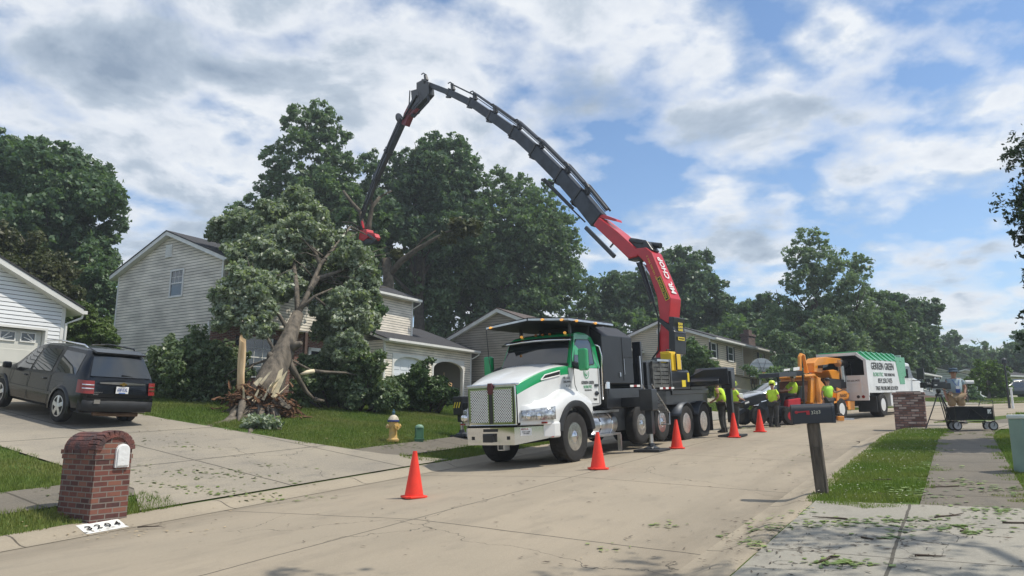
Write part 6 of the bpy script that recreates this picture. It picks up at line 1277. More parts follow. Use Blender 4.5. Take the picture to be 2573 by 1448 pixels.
# ---------------------------------------------------------------- black suv on the left drive
pr_, pf_ = Vector((-10.66, 17.62, 0))+U3*.80, Vector((-10.66, 17.62, 0))+U3*.80+N3*2.86
pr_.z, pf_.z = gz(pr_.x, pr_.y)+.026, gz(pf_.x, pf_.y)+.026
Xs = (pf_-pr_).normalized(); Ys = Vector((0, 0, 1)).cross(Xs).normalized(); Zs = Xs.cross(Ys); Os = (pr_+pf_)/2
SV = thing('black_suv', 'black sport utility vehicle parked on the drive, seen from behind', 'car', M=Matrix(((Xs.x, Ys.x, Zs.x, Os.x), (Xs.y, Ys.y, Zs.y, Os.y), (Xs.z, Ys.z, Zs.z, Os.z), (0, 0, 0, 1))))
M_cblk = mat('car_paint_black', (.004, .005, .007), .25, coat=.3, spec=.35)
cw = [(-1.43, .36, .355), (1.43, .36, .355)]
suv = Car([(-2.40, .42, .70, .70, .72, .74, .60), (-2.37, .36, .82, .90, .80, .93, .66), (-2.30, .33, .88, 1.04, .86, 1.16, .70), (-2.12, .32, .90, 1.06, .885, 1.52, .66), (-2.0, .31, .905, 1.06, .89, 1.65, .64), (-1.8, .30, .905, 1.055, .89, 1.69, .64), (-1., .28, .905, 1.03, .89, 1.72, .64), (0, .27, .905, .99, .89, 1.70, .63), (.5, .27, .905, .975, .885, 1.62, .60), (.8, .27, .90, .97, .88, 1.44, .62), (1.22, .27, .90, .98, .86, 1.10, .72), (1.5, .28, .90, .99, .84, 1.04, .70), (2.0, .30, .87, .93, .78, .98, .66), (2.28, .33, .80, .80, .70, .86, .60), (2.40, .42, .62, .66, .58, .70, .5)], cw)
SV.matrix_world = SV.matrix_world @ Matrix.Scale(1.055, 4, (0, 0, 1))
suv.body(SV, M_cblk)
mb = MB(); mb.bb(-2.2, 2.2, -.80, .80, .30, .62); mb.bb(-1.9, 1.1, -.78, .78, .62, .95); mb.build('underbody', M_blkm, SV)
for sg in (1, -1):
    suv.glass(SV, .92, .16, sg, .50, .10); suv.glass(SV, .04, -.84, sg, .0, -.80); suv.glass(SV, -1.0, -1.92, sg, -1.0, -1.86)
    for wx, wz, wr in cw:
        carwheel(SV, wx, sg*.80, wz, wr, .225, sg)
        mb = MB(); rows = []
        for i in range(21): a = R(lerp(-14, 194, i/20)); rows.append([(wx+math.cos(a)*r_, sg*y, wz+math.sin(a)*r_) for r_, y in ((.385, .87), (.39, .925), (.45, .922), (.47, .90))])
        mb.grid(rows); mb.build('wheel_arch', M_cblk, SV, smooth=50)
    mb = MB(); mb.box((1.0, sg*1.02, 1.06), (.12, .20, .15)); mb.build('mirror', M_cblk, SV, bevel=.04)
    mb = MB(); mb.tube([(-1.75, sg*.60, 1.70), (-1.6, sg*.61, 1.76), (-.5, sg*.61, 1.785), (.25, sg*.60, 1.72)], .02, 8); mb.build('roof_rail', M_chr if sg > 0 else M_cblk, SV, smooth=True)
    mb = MB(); mb.bb(-1.05, .95, sg*.905, sg*.922, .56, .64); mb.build('side_trim', M_cblk, SV, bevel=.008)
    mb = MB(); [mb.tube([(x, sg*.908, .36), (x+.02, sg*.915, .8), (x, sg*.90, 1.0)], .005, 4) for x in (.98, .09, -.9)]; mb.build('door_gap', M_ink, SV)
    for x in (.30, -.62): mb = MB(); mb.ball((x, sg*.915, .90), (.09, .02, .022)); mb.build('door_handle', M_cblk, SV, smooth=True)
    # tail lamps wrap the corner
    mb = MB(); cols = []
    for (x, y) in ((-2.12, .912), (-2.24, .908), (-2.32, .89), (-2.38, .84), (-2.415, .74), (-2.42, .66)): cols.append([(x-.012+.16*(z-.78)*(x < -2.3), sg*(y+.012), z) for z in (.74, .83, .92, 1.02)])
    mb.grid(cols); mb.m = [(1 if f % 3 != 1 else 0) for f in range(len(mb.f))]; l = mb.build('tail_lamp', [M_redl, M_redl], SV, smooth=True); mb = MB()
    for z in (.85, .93): mb.tube([(x-.02+.16*(z-.78), sg*(y+.016), z) for (x, y) in ((-2.32, .89), (-2.38, .84), (-2.415, .74), (-2.42, .67))], .013, 5)
    mb.build('lens_band', M_chr, l)
mb = MB(); rows = []
for i in range(6): f = i/5; x = lerp(-2.315, -2.075, f); z = lerp(1.12, 1.56, f); rows.append([(x-.02-.03*(1-k*k), k*lerp(.76, .62, f), z) for k in (-1, -.6, 0, .6, 1)])
mb.grid(rows); mb.build('rear_window', M_gls, SV, smooth=True)
mb = MB(); mb.prism([(-2.16, 1.60), (-1.85, 1.70), (-1.85, 1.72), (-2.20, 1.645)], -.62, .62, 'y'); mb.build('roof_spoiler', M_cblk, SV, bevel=.012)
mb = MB(); mb.beam((-2.36, .02, 1.17), (-2.33, -.40, 1.12), .02, .015, .02, .015, (0, 0, 1)); mb.build('rear_wiper', M_blk, SV)
mb = MB(); mb.grid([[(-2.42-.012*(1-k*k), k*.56, z) for z in (.985-.032*(1-.6*abs(k)), .985+.035*(1-.7*abs(k)))] for k in (-1, -.7, -.3, 0, .3, .7, 1)]); tb = mb.build('tailgate_bar', M_alu, SV); md = tb.modifiers.new('so', 'SOLIDIFY'); md.thickness = .025; md.offset = 0
mb = MB(); mb.add([(-2.455, y, z) for y, z in ((-.09, .985), (-.03, .985), (-.03, 1.01), (.03, 1.01), (.03, .985), (.09, .985), (.08, .955), (.03, .955), (.03, .93), (-.03, .93), (-.03, .955), (-.08, .955))], [tuple(range(12))]); e_ = mb.build('emblem', mat('gold', (.6, .42, .12), .3, 1.), tb); md = e_.modifiers.new('so', 'SOLIDIFY'); md.thickness = .012
mb = MB(); mb.bb(-2.435, -2.425, -.155, .155, .76, .915); np_ = mb.build('number_plate', M_wt, SV, bevel=.004); M_blu = mat('ink_blue', (.02, .06, .28), .5)
text('638 KXL', np_, 'lettering', M_blu, (-2.438, 0, .842), (0, -1, 0), (0, 0, 1), .25, .075); mb = MB(); mb.bb(-2.438, -2.434, -.08, .08, .765, .785); mb.build('plate_band', mat('plate_blue', (.05, .16, .5), .5), np_)
text('EQUINOX LT', SV, 'lettering', M_alu, (-2.40, .56, .77), (0, -1, 0), (0, 0, 1), .22, .028); text('SPORT', SV, 'lettering', M_alu, (-2.40, .60, .725), (0, -1, 0), (0, 0, 1), .12, .03)
mb = MB(); mb.grid([[(-2.43-.05*(1-k*k)+(.22 if abs(k) > .95 else 0), k*.89, z) for z in (.36, .50, .60)] for k in (-1, -.92, -.7, -.3, 0, .3, .7, .92, 1)]); b_ = mb.build('rear_bumper', M_blkm, SV, smooth=True); md = b_.modifiers.new('so', 'SOLIDIFY'); md.thickness = .05
mb = MB(); mb.grid([[(-2.44-.04*(1-k*k)+(.16 if abs(k) > .95 else 0), k*.88, z) for z in (.60, .66)] for k in (-1, -.92, -.5, 0, .5, .92, 1)]); mb.build('bumper_top', M_cblk, SV, smooth=True)
mb = MB(); mb.bb(-2.485, -2.478, .52, .66, .53, .62); mb.build('bumper_sticker', M_alu, b_); mb = MB(); mb.tube([(-2.3, .55, .30), (-2.3, .2, .28), (-2.3, -.55, .28)], .045, 8); mb.build('muffler', mat('rust', (.13, .08, .05), .8, var=.4), SV)
# ---------------------------------------------------------------- silver car behind the mailbox stand
qs = at(1945, 990, 37.); zc_ = gz(qs.x, qs.y)
SD = thing('silver_car', 'silver hatchback parked on the drive of the split level house', 'car', (qs.x, qs.y, zc_+.03), R(197)); M_sil = mat('car_paint_silver', (.50, .52, .54), .25, .3, coat=.6)
c2 = [(-1.3, .32, .31), (1.35, .32, .31)]
sed = Car([(-2.1, .42, .70, .80, .74, .84, .6), (-2.05, .30, .84, .92, .80, 1.0, .62), (-1.85, .26, .87, .95, .84, 1.22, .58), (-1.4, .24, .88, .94, .85, 1.40, .56), (-.4, .22, .88, .90, .85, 1.47, .56), (.3, .22, .88, .87, .84, 1.40, .55), (.8, .22, .88, .86, .83, 1.15, .6), (1.25, .22, .88, .86, .82, .93, .66), (1.8, .25, .86, .78, .78, .84, .6), (2.15, .30, .78, .66, .7, .70, .55), (2.25, .38, .6, .55, .55, .58, .45)], c2)
sed.body(SD, M_sil); sed.screen(SD, 1.1, .42, 'windscreen')
for sg in (1, -1):
    sed.glass(SD, .9, -.1, sg, .35, -.1); sed.glass(SD, -.2, -1.35, sg, -.2, -1.1)
    for wx, wz, wr in c2: carwheel(SD, wx, sg*.78, wz, wr, .2, sg)
    mb = MB(); mb.box((.8, sg*.98, .95), (.1, .18, .12)); mb.build('mirror', M_sil, SD, bevel=.03)
mb = MB(); mb.bb(-1.8, 1.9, -.7, .7, .22, .6); mb.build('underbody', M_blkm, SD)
qs = at(2548, 1003, 60.)
SE = thing('dark_car', 'dark car parked far off behind the lamp post at the right edge', 'car', (qs.x, qs.y, gz(qs.x, qs.y)+.03), R(185)); sed.body(SE, mat('car_paint_dark', (.03, .04, .06), .2, coat=.8)); sed.screen(SE, 1.1, .42, 'windscreen')
for sg in (1, -1):
    sed.glass(SE, .9, -.1, sg, .35, -.1); sed.glass(SE, -.2, -1.35, sg, -.2, -1.1)
    for wx, wz, wr in c2: carwheel(SE, wx, sg*.78, wz, wr, .2, sg)
# ---------------------------------------------------------------- machines drawn in their own vertical planes
class Plane:
    def __init__(s, P0, deg, parent_loc): s.P = Vector((P0[0], P0[1], 0)); t = R(deg); s.d = Vector((math.sin(t), math.cos(t), 0)); s.N = Vector((s.d.y, -s.d.x, 0)); s.O = Vector(parent_loc)
    def pt(s, x, y, off=0.):
        q = at(x, y, 1.); k = (s.P.dot(s.N)+off)/q.dot(s.N); return q*k-s.O
    def poly(s, mb, pix, w, off=0., mi=0):
        A = [s.pt(x, y, off) for x, y in pix]; B = [a-s.N*w for a in A]; n = len(pix)
        mb.add(A+B, [tuple(range(n)), tuple(range(2*n-1, n-1, -1))]+[((i+1) % n, i, n+i, n+(i+1) % n) for i in range(n)], mi); return mb
    def tube(s, mb, pix, r, off=0., n=7): return mb.tube([s.pt(x, y, off) for x, y in pix], r, n)
    def build(s, name, mt, parent, pix, w, off=0., bevel=0.): return s.poly(MB(), pix, w, off).build(name, mt, parent, bevel=bevel)
# chip truck
wp = hit(2219, 1048); fc = R(45); Fc = Vector((math.sin(fc), math.cos(fc), 0)); Rc = Vector((Fc.y, -Fc.x, 0)); oc = wp-Rc*1.08; oc.z = gz(wp.x, wp.y)-.02 if False else float(road_z(oc.x, oc.y, tv(oc.x, oc.y)[1])[0])
Xc = (Fc+Vector((0, 0, .035))).normalized(); Yc = Vector((0, 0, 1)).cross(Xc).normalized(); Zc2 = Xc.cross(Yc)
CT = thing('chip_truck', 'white truck with a tall green and white chip box, parked in the bend', 'truck', M=Matrix(((Xc.x, Yc.x, Zc2.x, oc.x), (Xc.y, Yc.y, Zc2.y, oc.y), (Xc.z, Yc.z, Zc2.z, oc.z), (0, 0, 0, 1))))
zf0, zt0, xb0, xb1, hw_ = .98, 2.62, -1.55, 2.9, 1.16
mb = MB()
mb.bb(xb0, xb1, -hw_, -hw_+.05, zf0, zt0-.3); mb.bb(xb0, xb1, hw_-.05, hw_, zf0, zt0-.3); mb.bb(xb0, xb1, -hw_+.05, hw_-.05, zf0, zf0+.05); mb.bb(xb1-.05, xb1, -hw_+.05, hw_-.05, zf0+.05, zt0)
mb.bb(xb0, xb1, -hw_+.35, hw_-.35, zt0-.05, zt0)
for s in (1, -1): mb.add([(xb0, s*hw_, zt0-.3), (xb1, s*hw_, zt0-.3), (xb1, s*(hw_-.35), zt0), (xb0, s*(hw_-.35), zt0)], [(0, 1, 2, 3)])
mb.build('chip_box', M_wht, CT)
mb = MB(); mb.bb(xb0+.3, xb1-.06, -hw_+.055, -hw_+.07, zf0+.06, zt0-.31); mb.bb(xb0+.3, xb1-.06, hw_-.07, hw_-.055, zf0+.06, zt0-.31); mb.bb(xb1-.08, xb1-.06, -hw_+.08, hw_-.08, zf0+.06, zt0-.06); mb.bb(xb0+.3, xb1-.06, -hw_+.4, hw_-.4, zt0-.08, zt0-.055); mb.build('box_shade_lining', mat('lining_shade', (.03, .028, .026), .9), CT)  # added dark sheets: the shade inside the box put into colour
mb = MB()
for i in range(7): x = xb0+.35+i*.62; mb.prism([(-hw_-.0, zt0-.32), (-hw_+.36, zt0+.05), (hw_-.36, zt0+.05), (hw_, zt0-.32), (hw_, zt0-.26), (hw_-.34, zt0+.09), (-hw_+.34, zt0+.09), (-hw_-.03, zt0-.28)], x, x+.12, 'x')
mb.bb(xb0+.1, xb1, -hw_+.33, hw_-.33, zt0+.003, zt0+.05)
mb.add([(xb0+.08, -hw_-.01, zt0-.30), (xb1, -hw_-.01, zt0-.30), (xb1, -hw_+.34, zt0+.012), (xb0+.08, -hw_+.34, zt0+.012)], [(0, 1, 2, 3)])
mb.prism([(xb1+.03, zf0+.35), (xb1+.03, zt0-.1), (xb1-1.0, zt0-.1), (xb1-.62, zf0+.35)], -hw_-.008, -hw_-.002, 'y'); mb.bb(xb1+.003, xb1+.3, -hw_, hw_, zf0+.7, zt0-.1); mb.build('green_canopy', M_grn, CT)
fr_ = MB(); fr_.bb(xb0-.05, xb0+.03, -hw_-.01, -hw_+.10, zf0-.1, zt0-.3); fr_.bb(xb0-.05, xb0+.03, hw_-.10, hw_+.01, zf0-.1, zt0-.3); fr_.bb(xb0-.05, xb0+.03, -hw_+.33, hw_-.33, zt0-.1, zt0+.02); fr_.prism([(-hw_, zt0-.32), (-hw_+.35, zt0+.0), (-hw_+.40, zt0-.1), (-hw_+.1, zt0-.34)], xb0-.05, xb0+.03, 'x'); fr_.bb(xb0-.06, xb0, -hw_, hw_, zf0-.3, zf0)
fr_.build('rear_frame', M_wht, CT)
mb = MB(); mb.bb(xb0-.04, xb0-.0, -hw_+.1, hw_-.1, zf0, zf0+.72)
for y in (-.9, -.3, .3, .9): mb.bb(xb0-.07, xb0-.04, y-.03, y+.03, zf0, zf0+.72)
for z in (zf0+.02, zf0+.36, zf0+.68): mb.bb(xb0-.065, xb0-.04, -hw_+.1, hw_-.1, z, z+.04)
tg = mb.build('tailgate', M_wht, CT)
text('GERREIN', tg, 'lettering', M_ink, (xb0-.045, .05, zf0+.56), (0, -1, 0), (0, 0, 1), .45, .09); text('859.250.7475', tg, 'lettering', M_ink, (xb0-.045, -.6, zf0+.50), (0, -1, 0), (0, 0, 1), .5, .07)
yy = -hw_-.006; xd = (1, 0, 0); zd = (0, 0, 1)
text('GERREIN GREEN', CT, 'lettering', M_ink, (.30, yy, 2.06), xd, zd, 2.7, .30, off=.02); text('ROBOTIC', CT, 'lettering', M_grn, (-.30, yy, 1.72), xd, zd, 1.15, .17); text('TREE REMOVAL', CT, 'lettering', M_ink, (1.05, yy, 1.72), xd, zd, 1.35, .13); text('859.250.7475', CT, 'lettering', M_ink, (.45, yy, 1.46), xd, zd, 1.7, .21, off=.015); text('TREE PROBLEMS SOLVED!', CT, 'lettering', M_ink, (.6, yy, 1.15), xd, zd, 2.7, .17, off=.015)
mb = MB(); mb.bb(-1.5, 5.2, -.42, -.3, .6, .9); mb.bb(-1.5, 5.2, .3, .42, .6, .9); mb.bb(-1.4, .9, -.9, .9, .75, .95); mb.bb(-.75, -.70, -1.15, -.4, .2, .85); mb.build('chassis', M_blkm, CT)
mb = MB(); mb.bb(1.1, 2.7, -1.1, -.6, .40, .95); mb.build('side_box', M_wht, CT, bevel=.02)
mb = MB(); mb.prism([(3.15, .7), (3.15, 2.15), (3.45, 2.35), (4.3, 2.3), (4.75, 1.65), (5.7, 1.50), (6.05, 1.3), (6.1, .7)], -1.0, 1.0, 'y'); mb.build('cab', M_wht, CT, bevel=.08, seg=3)
mb = MB(); mb.add([(3.5, -1.008, 1.62), (4.65, -1.008, 1.62), (4.3, -1.008, 2.15), (3.5, -1.008, 2.15)], [(0, 1, 2, 3)]); mb.build('side_window', M_gls, CT)
mb = MB(); mb.bb(4.55, 4.65, -1.5, -1.2, 1.55, 2.05); mb.tube([(4.5, -1.0, 1.5), (4.6, -1.35, 1.5)], .02, 6); mb.build('mirror', M_blk, CT, bevel=.02)
for x in (0, 5.0):
    for s in (1, -1): wheel(CT, x, s*(.93 if x == 0 else .95), .48, .48, .5 if x == 0 else .26, s, 'hub' if x == 0 else 'alu', rm=M_wht)
for y in (-.95, -.75, .75, .95):
    mb = MB(); mb.lathe((xb0-.06, y, zf0-.15), [(.06, -.02), (.065, .0), (.001, .005)], 14, 'x'); mb.build('tail_lamp', M_redl if abs(y) > .8 else M_blk, CT)
# wood chipper
wq = hit(2108, 1056); cg = Vector((wq.x, wq.y, float(road_z(wq.x, wq.y, tv(wq.x, wq.y)[1])[0])))
CH = thing('wood_chipper', 'orange wood chipper with a curved discharge chute, hitched behind the chip truck', 'chipper', cg); PL = Plane((wq.x, wq.y), 49, cg)
PL.build('infeed_hopper', M_org, CH, [(2038, 949), (2062, 949), (2062, 1012), (2036, 1012)], 1.25, 0.); PL.build('infeed_opening', mat('mouth_shade', (.12, .04, .015), .9, var=.5), CH, [(2022, 957), (2030, 957), (2028, 1009), (2020, 1009)], 1.08, -.08)  # dark plate over the hopper mouth, its shaded inside put into colour
mb = MB(); PL.tube(mb, [(2020, 945), (2045, 943), (2051, 950), (2054, 1010)], .055, .02); PL.tube(mb, [(2038, 947), (2040, 947)], .05, -.1); mb.tube([PL.pt(2036, 947, .0), PL.pt(2036, 947, .0)-PL.N*1.25], .05, 6); PL.tube(mb, [(2010, 937), (2009, 897), (2012, 892), (2018, 893), (2027, 938)], .075, -.5); PL.poly(mb, [(2043, 960), (2056, 960), (2066, 1015), (2044, 1015)], .3, .0); mb.build('feed_frame', M_org, CH, smooth=40)
PL.build('drum_housing', M_org, CH, [(2054, 945), (2078, 975), (2100, 985), (2135, 988), (2133, 1003), (2105, 1012), (2060, 1012)], 1.2, -.1, .02)
PL.build('chute', M_org, CH, [(2046, 935), (2046, 912), (2056, 900), (2075, 897), (2116, 902), (2116, 913), (2085, 914), (2068, 922), (2066, 937)], .45, -.3, .02)
PL.build('deflector_bracket', M_blk, CH, [(2067, 918), (2080, 916), (2080, 921), (2068, 925)], .2, -.1)
PL.build('engine_cover', M_org, CH, [(2082, 931), (2096, 929), (2110, 933), (2111, 955), (2092, 955)], .8, -.3, .03); PL.build('engine', M_blkm, CH, [(2078, 950), (2125, 955), (2130, 975), (2085, 978)], .9, -.2)
mb = MB(); PL.tube(mb, [(2118, 960), (2113, 918)], .14, -.3, 14); PL.tube(mb, [(2105, 913), (2123, 915)], .16, -.3, 14); mb.build('exhaust', M_alu, CH, smooth=40)
PL.build('side_panel', M_org, CH, [(2104, 974), (2128, 984), (2134, 995), (2130, 1000), (2104, 1008)], .05, .1, .01)
A_, B_ = PL.pt(2110, 995, .12), PL.pt(2128, 994, .12); text('BANDIT', CH, 'lettering', M_ink, (A_+B_)/2+PL.N*.02, B_-A_, (0, 0, 1), .62, .13, off=.02)
mb = MB(); PL.poly(mb, [(2130, 1008), (2148, 1008), (2148, 1030), (2132, 1030)], .8, .1); mb.build('battery_box', M_org, CH, bevel=.01); mb = MB(); PL.poly(mb, [(2060, 1012), (2160, 1010), (2200, 1014), (2200, 1020), (2060, 1022)], .8, -.1); mb.build('trailer_frame', M_blk, CH)
PL.build('control_tray', M_blk, CH, [(1958, 938), (2012, 933), (2012, 944), (1958, 948)], .8, .1); PL.build('safety_sign', M_wt, CH, [(1994, 924), (2009, 922), (2009, 930), (1994, 932)], .02, .1); PL.build('safety_sign', M_wt, CH, [(1970, 928), (1985, 926), (1985, 931), (1970, 933)], .02, .1)
wc = PL.pt(2110, 1036, 0.); wdir = math.pi/2-R(49)
def putwheel(par, c, r, w, side, rotz, fn=wheel, **k): o = fn(par, c.x, c.y, c.z, r, w, side, **k); o.rotation_euler = (0, 0, rotz); return o
putwheel(CH, Vector((wc.x, wc.y, .43)), .43, .26, -1, wdir, rim='hub', rm=M_wht); wc2 = Vector((wc.x, wc.y, .43))-PL.N*1.9; putwheel(CH, wc2, .43, .26, 1, wdir, rim='hub', rm=M_wht)
PL.build('mudguard', M_org, CH, [(2090, 1018), (2096, 1008), (2122, 1008), (2130, 1022), (2126, 1024), (2119, 1013), (2098, 1013)], .35, .08)
# chainsaw on the road by the chipper wheel
cs = hit(2112, 1060); mb = MB(); mb.box((0, 0, .12), (.26, .16, .18)); CS = mb.build('chainsaw', M_org, bevel=.03); CS.location = cs; tag(CS, 'small orange chainsaw standing on the road by the chipper wheel', 'chainsaw'); mb = MB(); mb.box((.32, 0, .10), (.42, .02, .07)); mb.build('guide_bar', M_alu, CS); mb = MB(); mb.tube([(-.1, 0, .2), (-.12, 0, .29), (.05, 0, .31), (.12, 0, .22)], .016, 6); mb.tube([(-.12, 0, .22), (-.28, 0, .2), (-.28, 0, .06), (-.12, 0, .06)], .018, 6); mb.build('handle', M_blk, CS)
# red loader
lq = hit(1992, 1068); lg_ = Vector((lq.x, lq.y, float(road_z(lq.x, lq.y, tv(lq.x, lq.y)[1])[0]))); LD = thing('mini_loader', 'small red articulated loader with a raised black boom and a driver on it', 'loader', lg_); PQ = Plane((lq.x, lq.y), 76, lg_)
PQ.build('body', M_red, LD, [(1981, 1005), (2012, 1000), (2013, 1030), (1979, 1032)], .8, -.1, .03); PQ.build('engine_deck', M_blk, LD, [(1950, 1020), (2030, 1026), (2030, 1045), (1952, 1045)], .85, -.1, .02)
PQ.build('seat', M_blk, LD, [(1978, 1000), (2006, 997), (2012, 970), (2018, 970), (2016, 1004), (1980, 1006)], .5, -.3, .02); PQ.build('shield', M_gry, LD, [(1934, 1005), (1925, 1025), (1908, 1048), (1960, 1050), (1962, 1010)], .6, -.2, .02)
mb = MB()
for o_ in (-.12, -.85):
    PQ.tube(mb, [(1956, 1030), (1955, 940)], .04, o_); PQ.tube(mb, [(2021, 1030), (2017, 938)], .04, o_)
mb.build('roll_frame', M_blk, LD); PQ.build('canopy', M_blk, LD, [(1950, 937), (2018, 931), (2018, 942), (1950, 948)], .95, -.05, .01)
PQ.build('boom', M_blk, LD, [(1866, 1012), (1905, 992), (1935, 988), (1940, 1000), (1915, 1010), (1870, 1030)], .22, -.3, .02); PQ.build('boom', M_blk, LD, [(1850, 1008), (1912, 990), (1914, 994), (1852, 1014)], .15, .0, .01); PQ.build('boom_foot', M_gry, LD, [(1846, 1040), (1870, 1026), (1874, 1032), (1852, 1048)], .5, -.2)
PQ.build('boom_sticker', M_wt, LD, [(1872, 1012), (1882, 1008), (1883, 1012), (1873, 1016)], .02, .03); PQ.build('headlight_box', M_wt, LD, [(1845, 990), (1866, 988), (1870, 1001), (1845, 1002)], .35, .1, .02)
mb = MB(); PQ.tube(mb, [(1883, 1022), (1905, 1018)], .035, .0); PQ.tube(mb, [(1912, 1010), (1925, 1007)], .03, .0); mb.build('ram_rod', M_chr, LD)
wd2 = math.pi/2-R(76)
for px_, r_ in ((1905, .30), (1985, .30)):
    c = PQ.pt(px_, 1050, 0.); 
    for s_, of in ((-1, 0.), (1, -1.)): w_ = wheel(LD, c.x+PQ.N.x*of, c.y+PQ.N.y*of, .32, .32, .26, s_, 'hub', rr=.16, rm=M_red if px_ > 1950 else M_blkm); w_.rotation_euler = (0, 0, wd2)
# black drum wheel lying by the loader
# ---------------------------------------------------------------- people
M_skin = mat('skin', (.42, .23, .16), .55); M_hiv = mat('shirt_hi_vis', (.62, .90, .05), .7, var=.12, vscale=7, bump=.4, bscale=18); M_trs = mat('trousers_dark', (.045, .045, .042), .85, var=.4, vscale=6, bump=.5, bscale=18); M_boot = mat('boot', (.02, .018, .016), .7); M_hair = mat('hair', (.04, .025, .015), .8)
M_kh = mat('shorts_khaki', (.33, .24, .145), .85, var=.2, vscale=6, bump=.4, bscale=16); M_gsh = mat('shirt_grey_blue', (.30, .38, .42), .8, var=.15, vscale=5, bump=.4, bscale=14)
def skin(name, pts, edges, mt, parent, sub=1):
    me = bpy.data.meshes.new(name); me.from_pydata([p[0] for p in pts], edges, []); me.materials.append(mt)
    o = bpy.data.objects.new(name, me); COL.objects.link(o); o.parent = parent
    md = o.modifiers.new('skin', 'SKIN'); sv = me.skin_vertices
    if not sv:
        bm = bmesh.new(); bm.from_mesh(me); bm.verts.layers.skin.verify(); bm.to_mesh(me); bm.free(); sv = me.skin_vertices
    for i, p in enumerate(pts): r = p[1]; sv[0].data[i].radius = (r, r) if isinstance(r, (int, float)) else r; sv[0].data[i].use_root = (i == 0)
    md.use_smooth_shade = True; ss = o.modifiers.new('sub', 'SUBSURF'); ss.levels = sub; ss.render_levels = sub; return o
def person(name_label, loc, rotz, arms, legs, shirt=M_hiv, legm=M_trs, hat='helmet', lean=0., shorts=False, head_turn=0., seat=None, belly=.0, sc=1.0, hatm=None, group=None, H=.95):
    t = thing('person', name_label, 'person', loc, rotz, group); t.scale = (sc, sc, sc)
    cl, sl = math.cos(lean), math.sin(lean); up = lambda h, x=0., y=0.: (x*cl+sl*h, y, H+cl*h-x*sl)
    P = []; E = []
    def V(p, r, par=None): P.append((p, r if len(P) > 6 else r)); i = len(P)-1; (E.append((par, i)) if par is not None else None); return i
    pel = V(up(0), .125); wa = V(up(.16), (.115+belly, .14), pel); ch = V(up(.34), (.125+belly*.5, .165), wa); nk = V(up(.50), .06, ch); hb = V(up(.585, .01), .062, nk); hd = V(up(.66, .015), .088, hb); ht = V(up(.745, .0), .078, hd)
    A = {}
    for k, s in (('l', 1), ('r', -1)):
        el, ha = arms[k]; sh = V(up(.44, 0, s*.17), .062, ch); e_ = V(el, .042, sh); w = V(ha, .028, e_); d = (Vector(ha)-Vector(el)).normalized(); pm = Vector(ha)+d*.06; p_ = V(tuple(pm), (.036, .018), w); A[k] = (up(.44, 0, s*.17), el, ha)
        sd_ = d.cross(Vector((1, 0, .2))).normalized()
        for j in range(4):
            o_ = sd_*(j-1.5)*.02; b1 = pm+d*(.045)+o_+Vector((0, 0, 0)); L_ = (.028, .034, .03, .022)[j]; i1 = V(tuple(b1), .010, p_); i2 = V(tuple(b1+d*L_+Vector((.012, 0, 0))), .009, i1); V(tuple(b1+d*L_*1.6+Vector((.026, 0, 0))), .008, i2)
        t1 = V(tuple(Vector(ha)+d*.03+sd_*-.035+Vector((.02, 0, 0))), .011, w); V(tuple(Vector(ha)+d*.07+sd_*-.04+Vector((.035, 0, 0))), .009, t1)
    for k, s in (('l', 1), ('r', -1)):
        kn, an = legs[k]; hp_ = V((0, s*.095, H-.04), .095, pel); k_ = V(kn, .062, hp_); a_ = V(an, .042, k_); V((an[0]+.13, an[1]+s*.02, an[2]-.05), .035, a_)
    body = skin('body', P, E, M_skin, t)
    # shirt
    S = []; SE = []
    def V2(p, r, par=None): S.append((p, r*1.14 if isinstance(r, float) else (r[0]*1.15, r[1]*1.12))); i = len(S)-1; (SE.append((par, i)) if par is not None else None); return i
    a = V2(up(-.02), (.15+belly*.6, .17)); b = V2(up(.16), (.14+belly, .17), a); c = V2(up(.34), (.14+belly*.5, .19), b); d_ = V2(up(.45), (.085, .13), c); V2(up(.50), .062, d_)
    for k, s in (('l', 1), ('r', -1)): sh, el, ha = A[k]; i = V2(sh, .078, c); V2(tuple(Vector(sh).lerp(Vector(el), .62)), .062, i)
    skin('shirt', S, SE, shirt, t)
    S.clear(); SE.clear(); a = V2((0, 0, H+.0), (.135+belly*.4, .145))
    for k, s in (('l', 1), ('r', -1)):
        kn, an = legs[k]; h_ = V2((0, s*.10, H-.08), .115, a); k_ = V2(tuple(Vector((0, s*.1, H-.08)).lerp(Vector(kn), .9)) if shorts else kn, .10 if shorts else .078, h_)
        if not shorts: V2((an[0], an[1], an[2]+.02), .064, k_)
    skin('shorts' if shorts else 'trousers', S, SE, legm, t)
    for k, s in (('l', 1), ('r', -1)):
        kn, an = legs[k]; mb = MB(); x, y, z = an; mb.prism([(x-.09, z-.09), (x+.18, z-.09), (x+.19, z-.05), (x+.07, z+.0), (x+.05, z+.08), (x-.07, z+.08)], y-.05, y+.05, 'y'); mb.build('boot', M_boot, t, bevel=.02)
    hc = Vector(up(.69, .01)); mb = MB(); q = lambda x, y, z: (hc.x+x*math.cos(head_turn)-y*math.sin(head_turn), hc.y+x*math.sin(head_turn)+y*math.cos(head_turn), hc.z+z)
    mb.prism([(0, 0), (.028, -.035), (0, -.035)], -.012, .012, 'y'); mb.v = [q(.088+v[0], v[1], v[2]) for v in mb.v]; mb.build('nose', M_skin, t)
    for s in (1, -1):
        mb = MB(); mb.ball(q(.082, s*.032, .012), .012, 8, 6); mb.build('eye', M_ink, t); mb = MB(); mb.ball(q(-.005, s*.088, -.01), (.022, .01, .033), 8, 6); mb.build('ear', M_skin, t)
    mb = MB(); mb.ball(q(.078, 0, -.055), (.012, .026, .006), 8, 5); mb.build('mouth', mat('lips', (.3, .10, .08), .6), t)
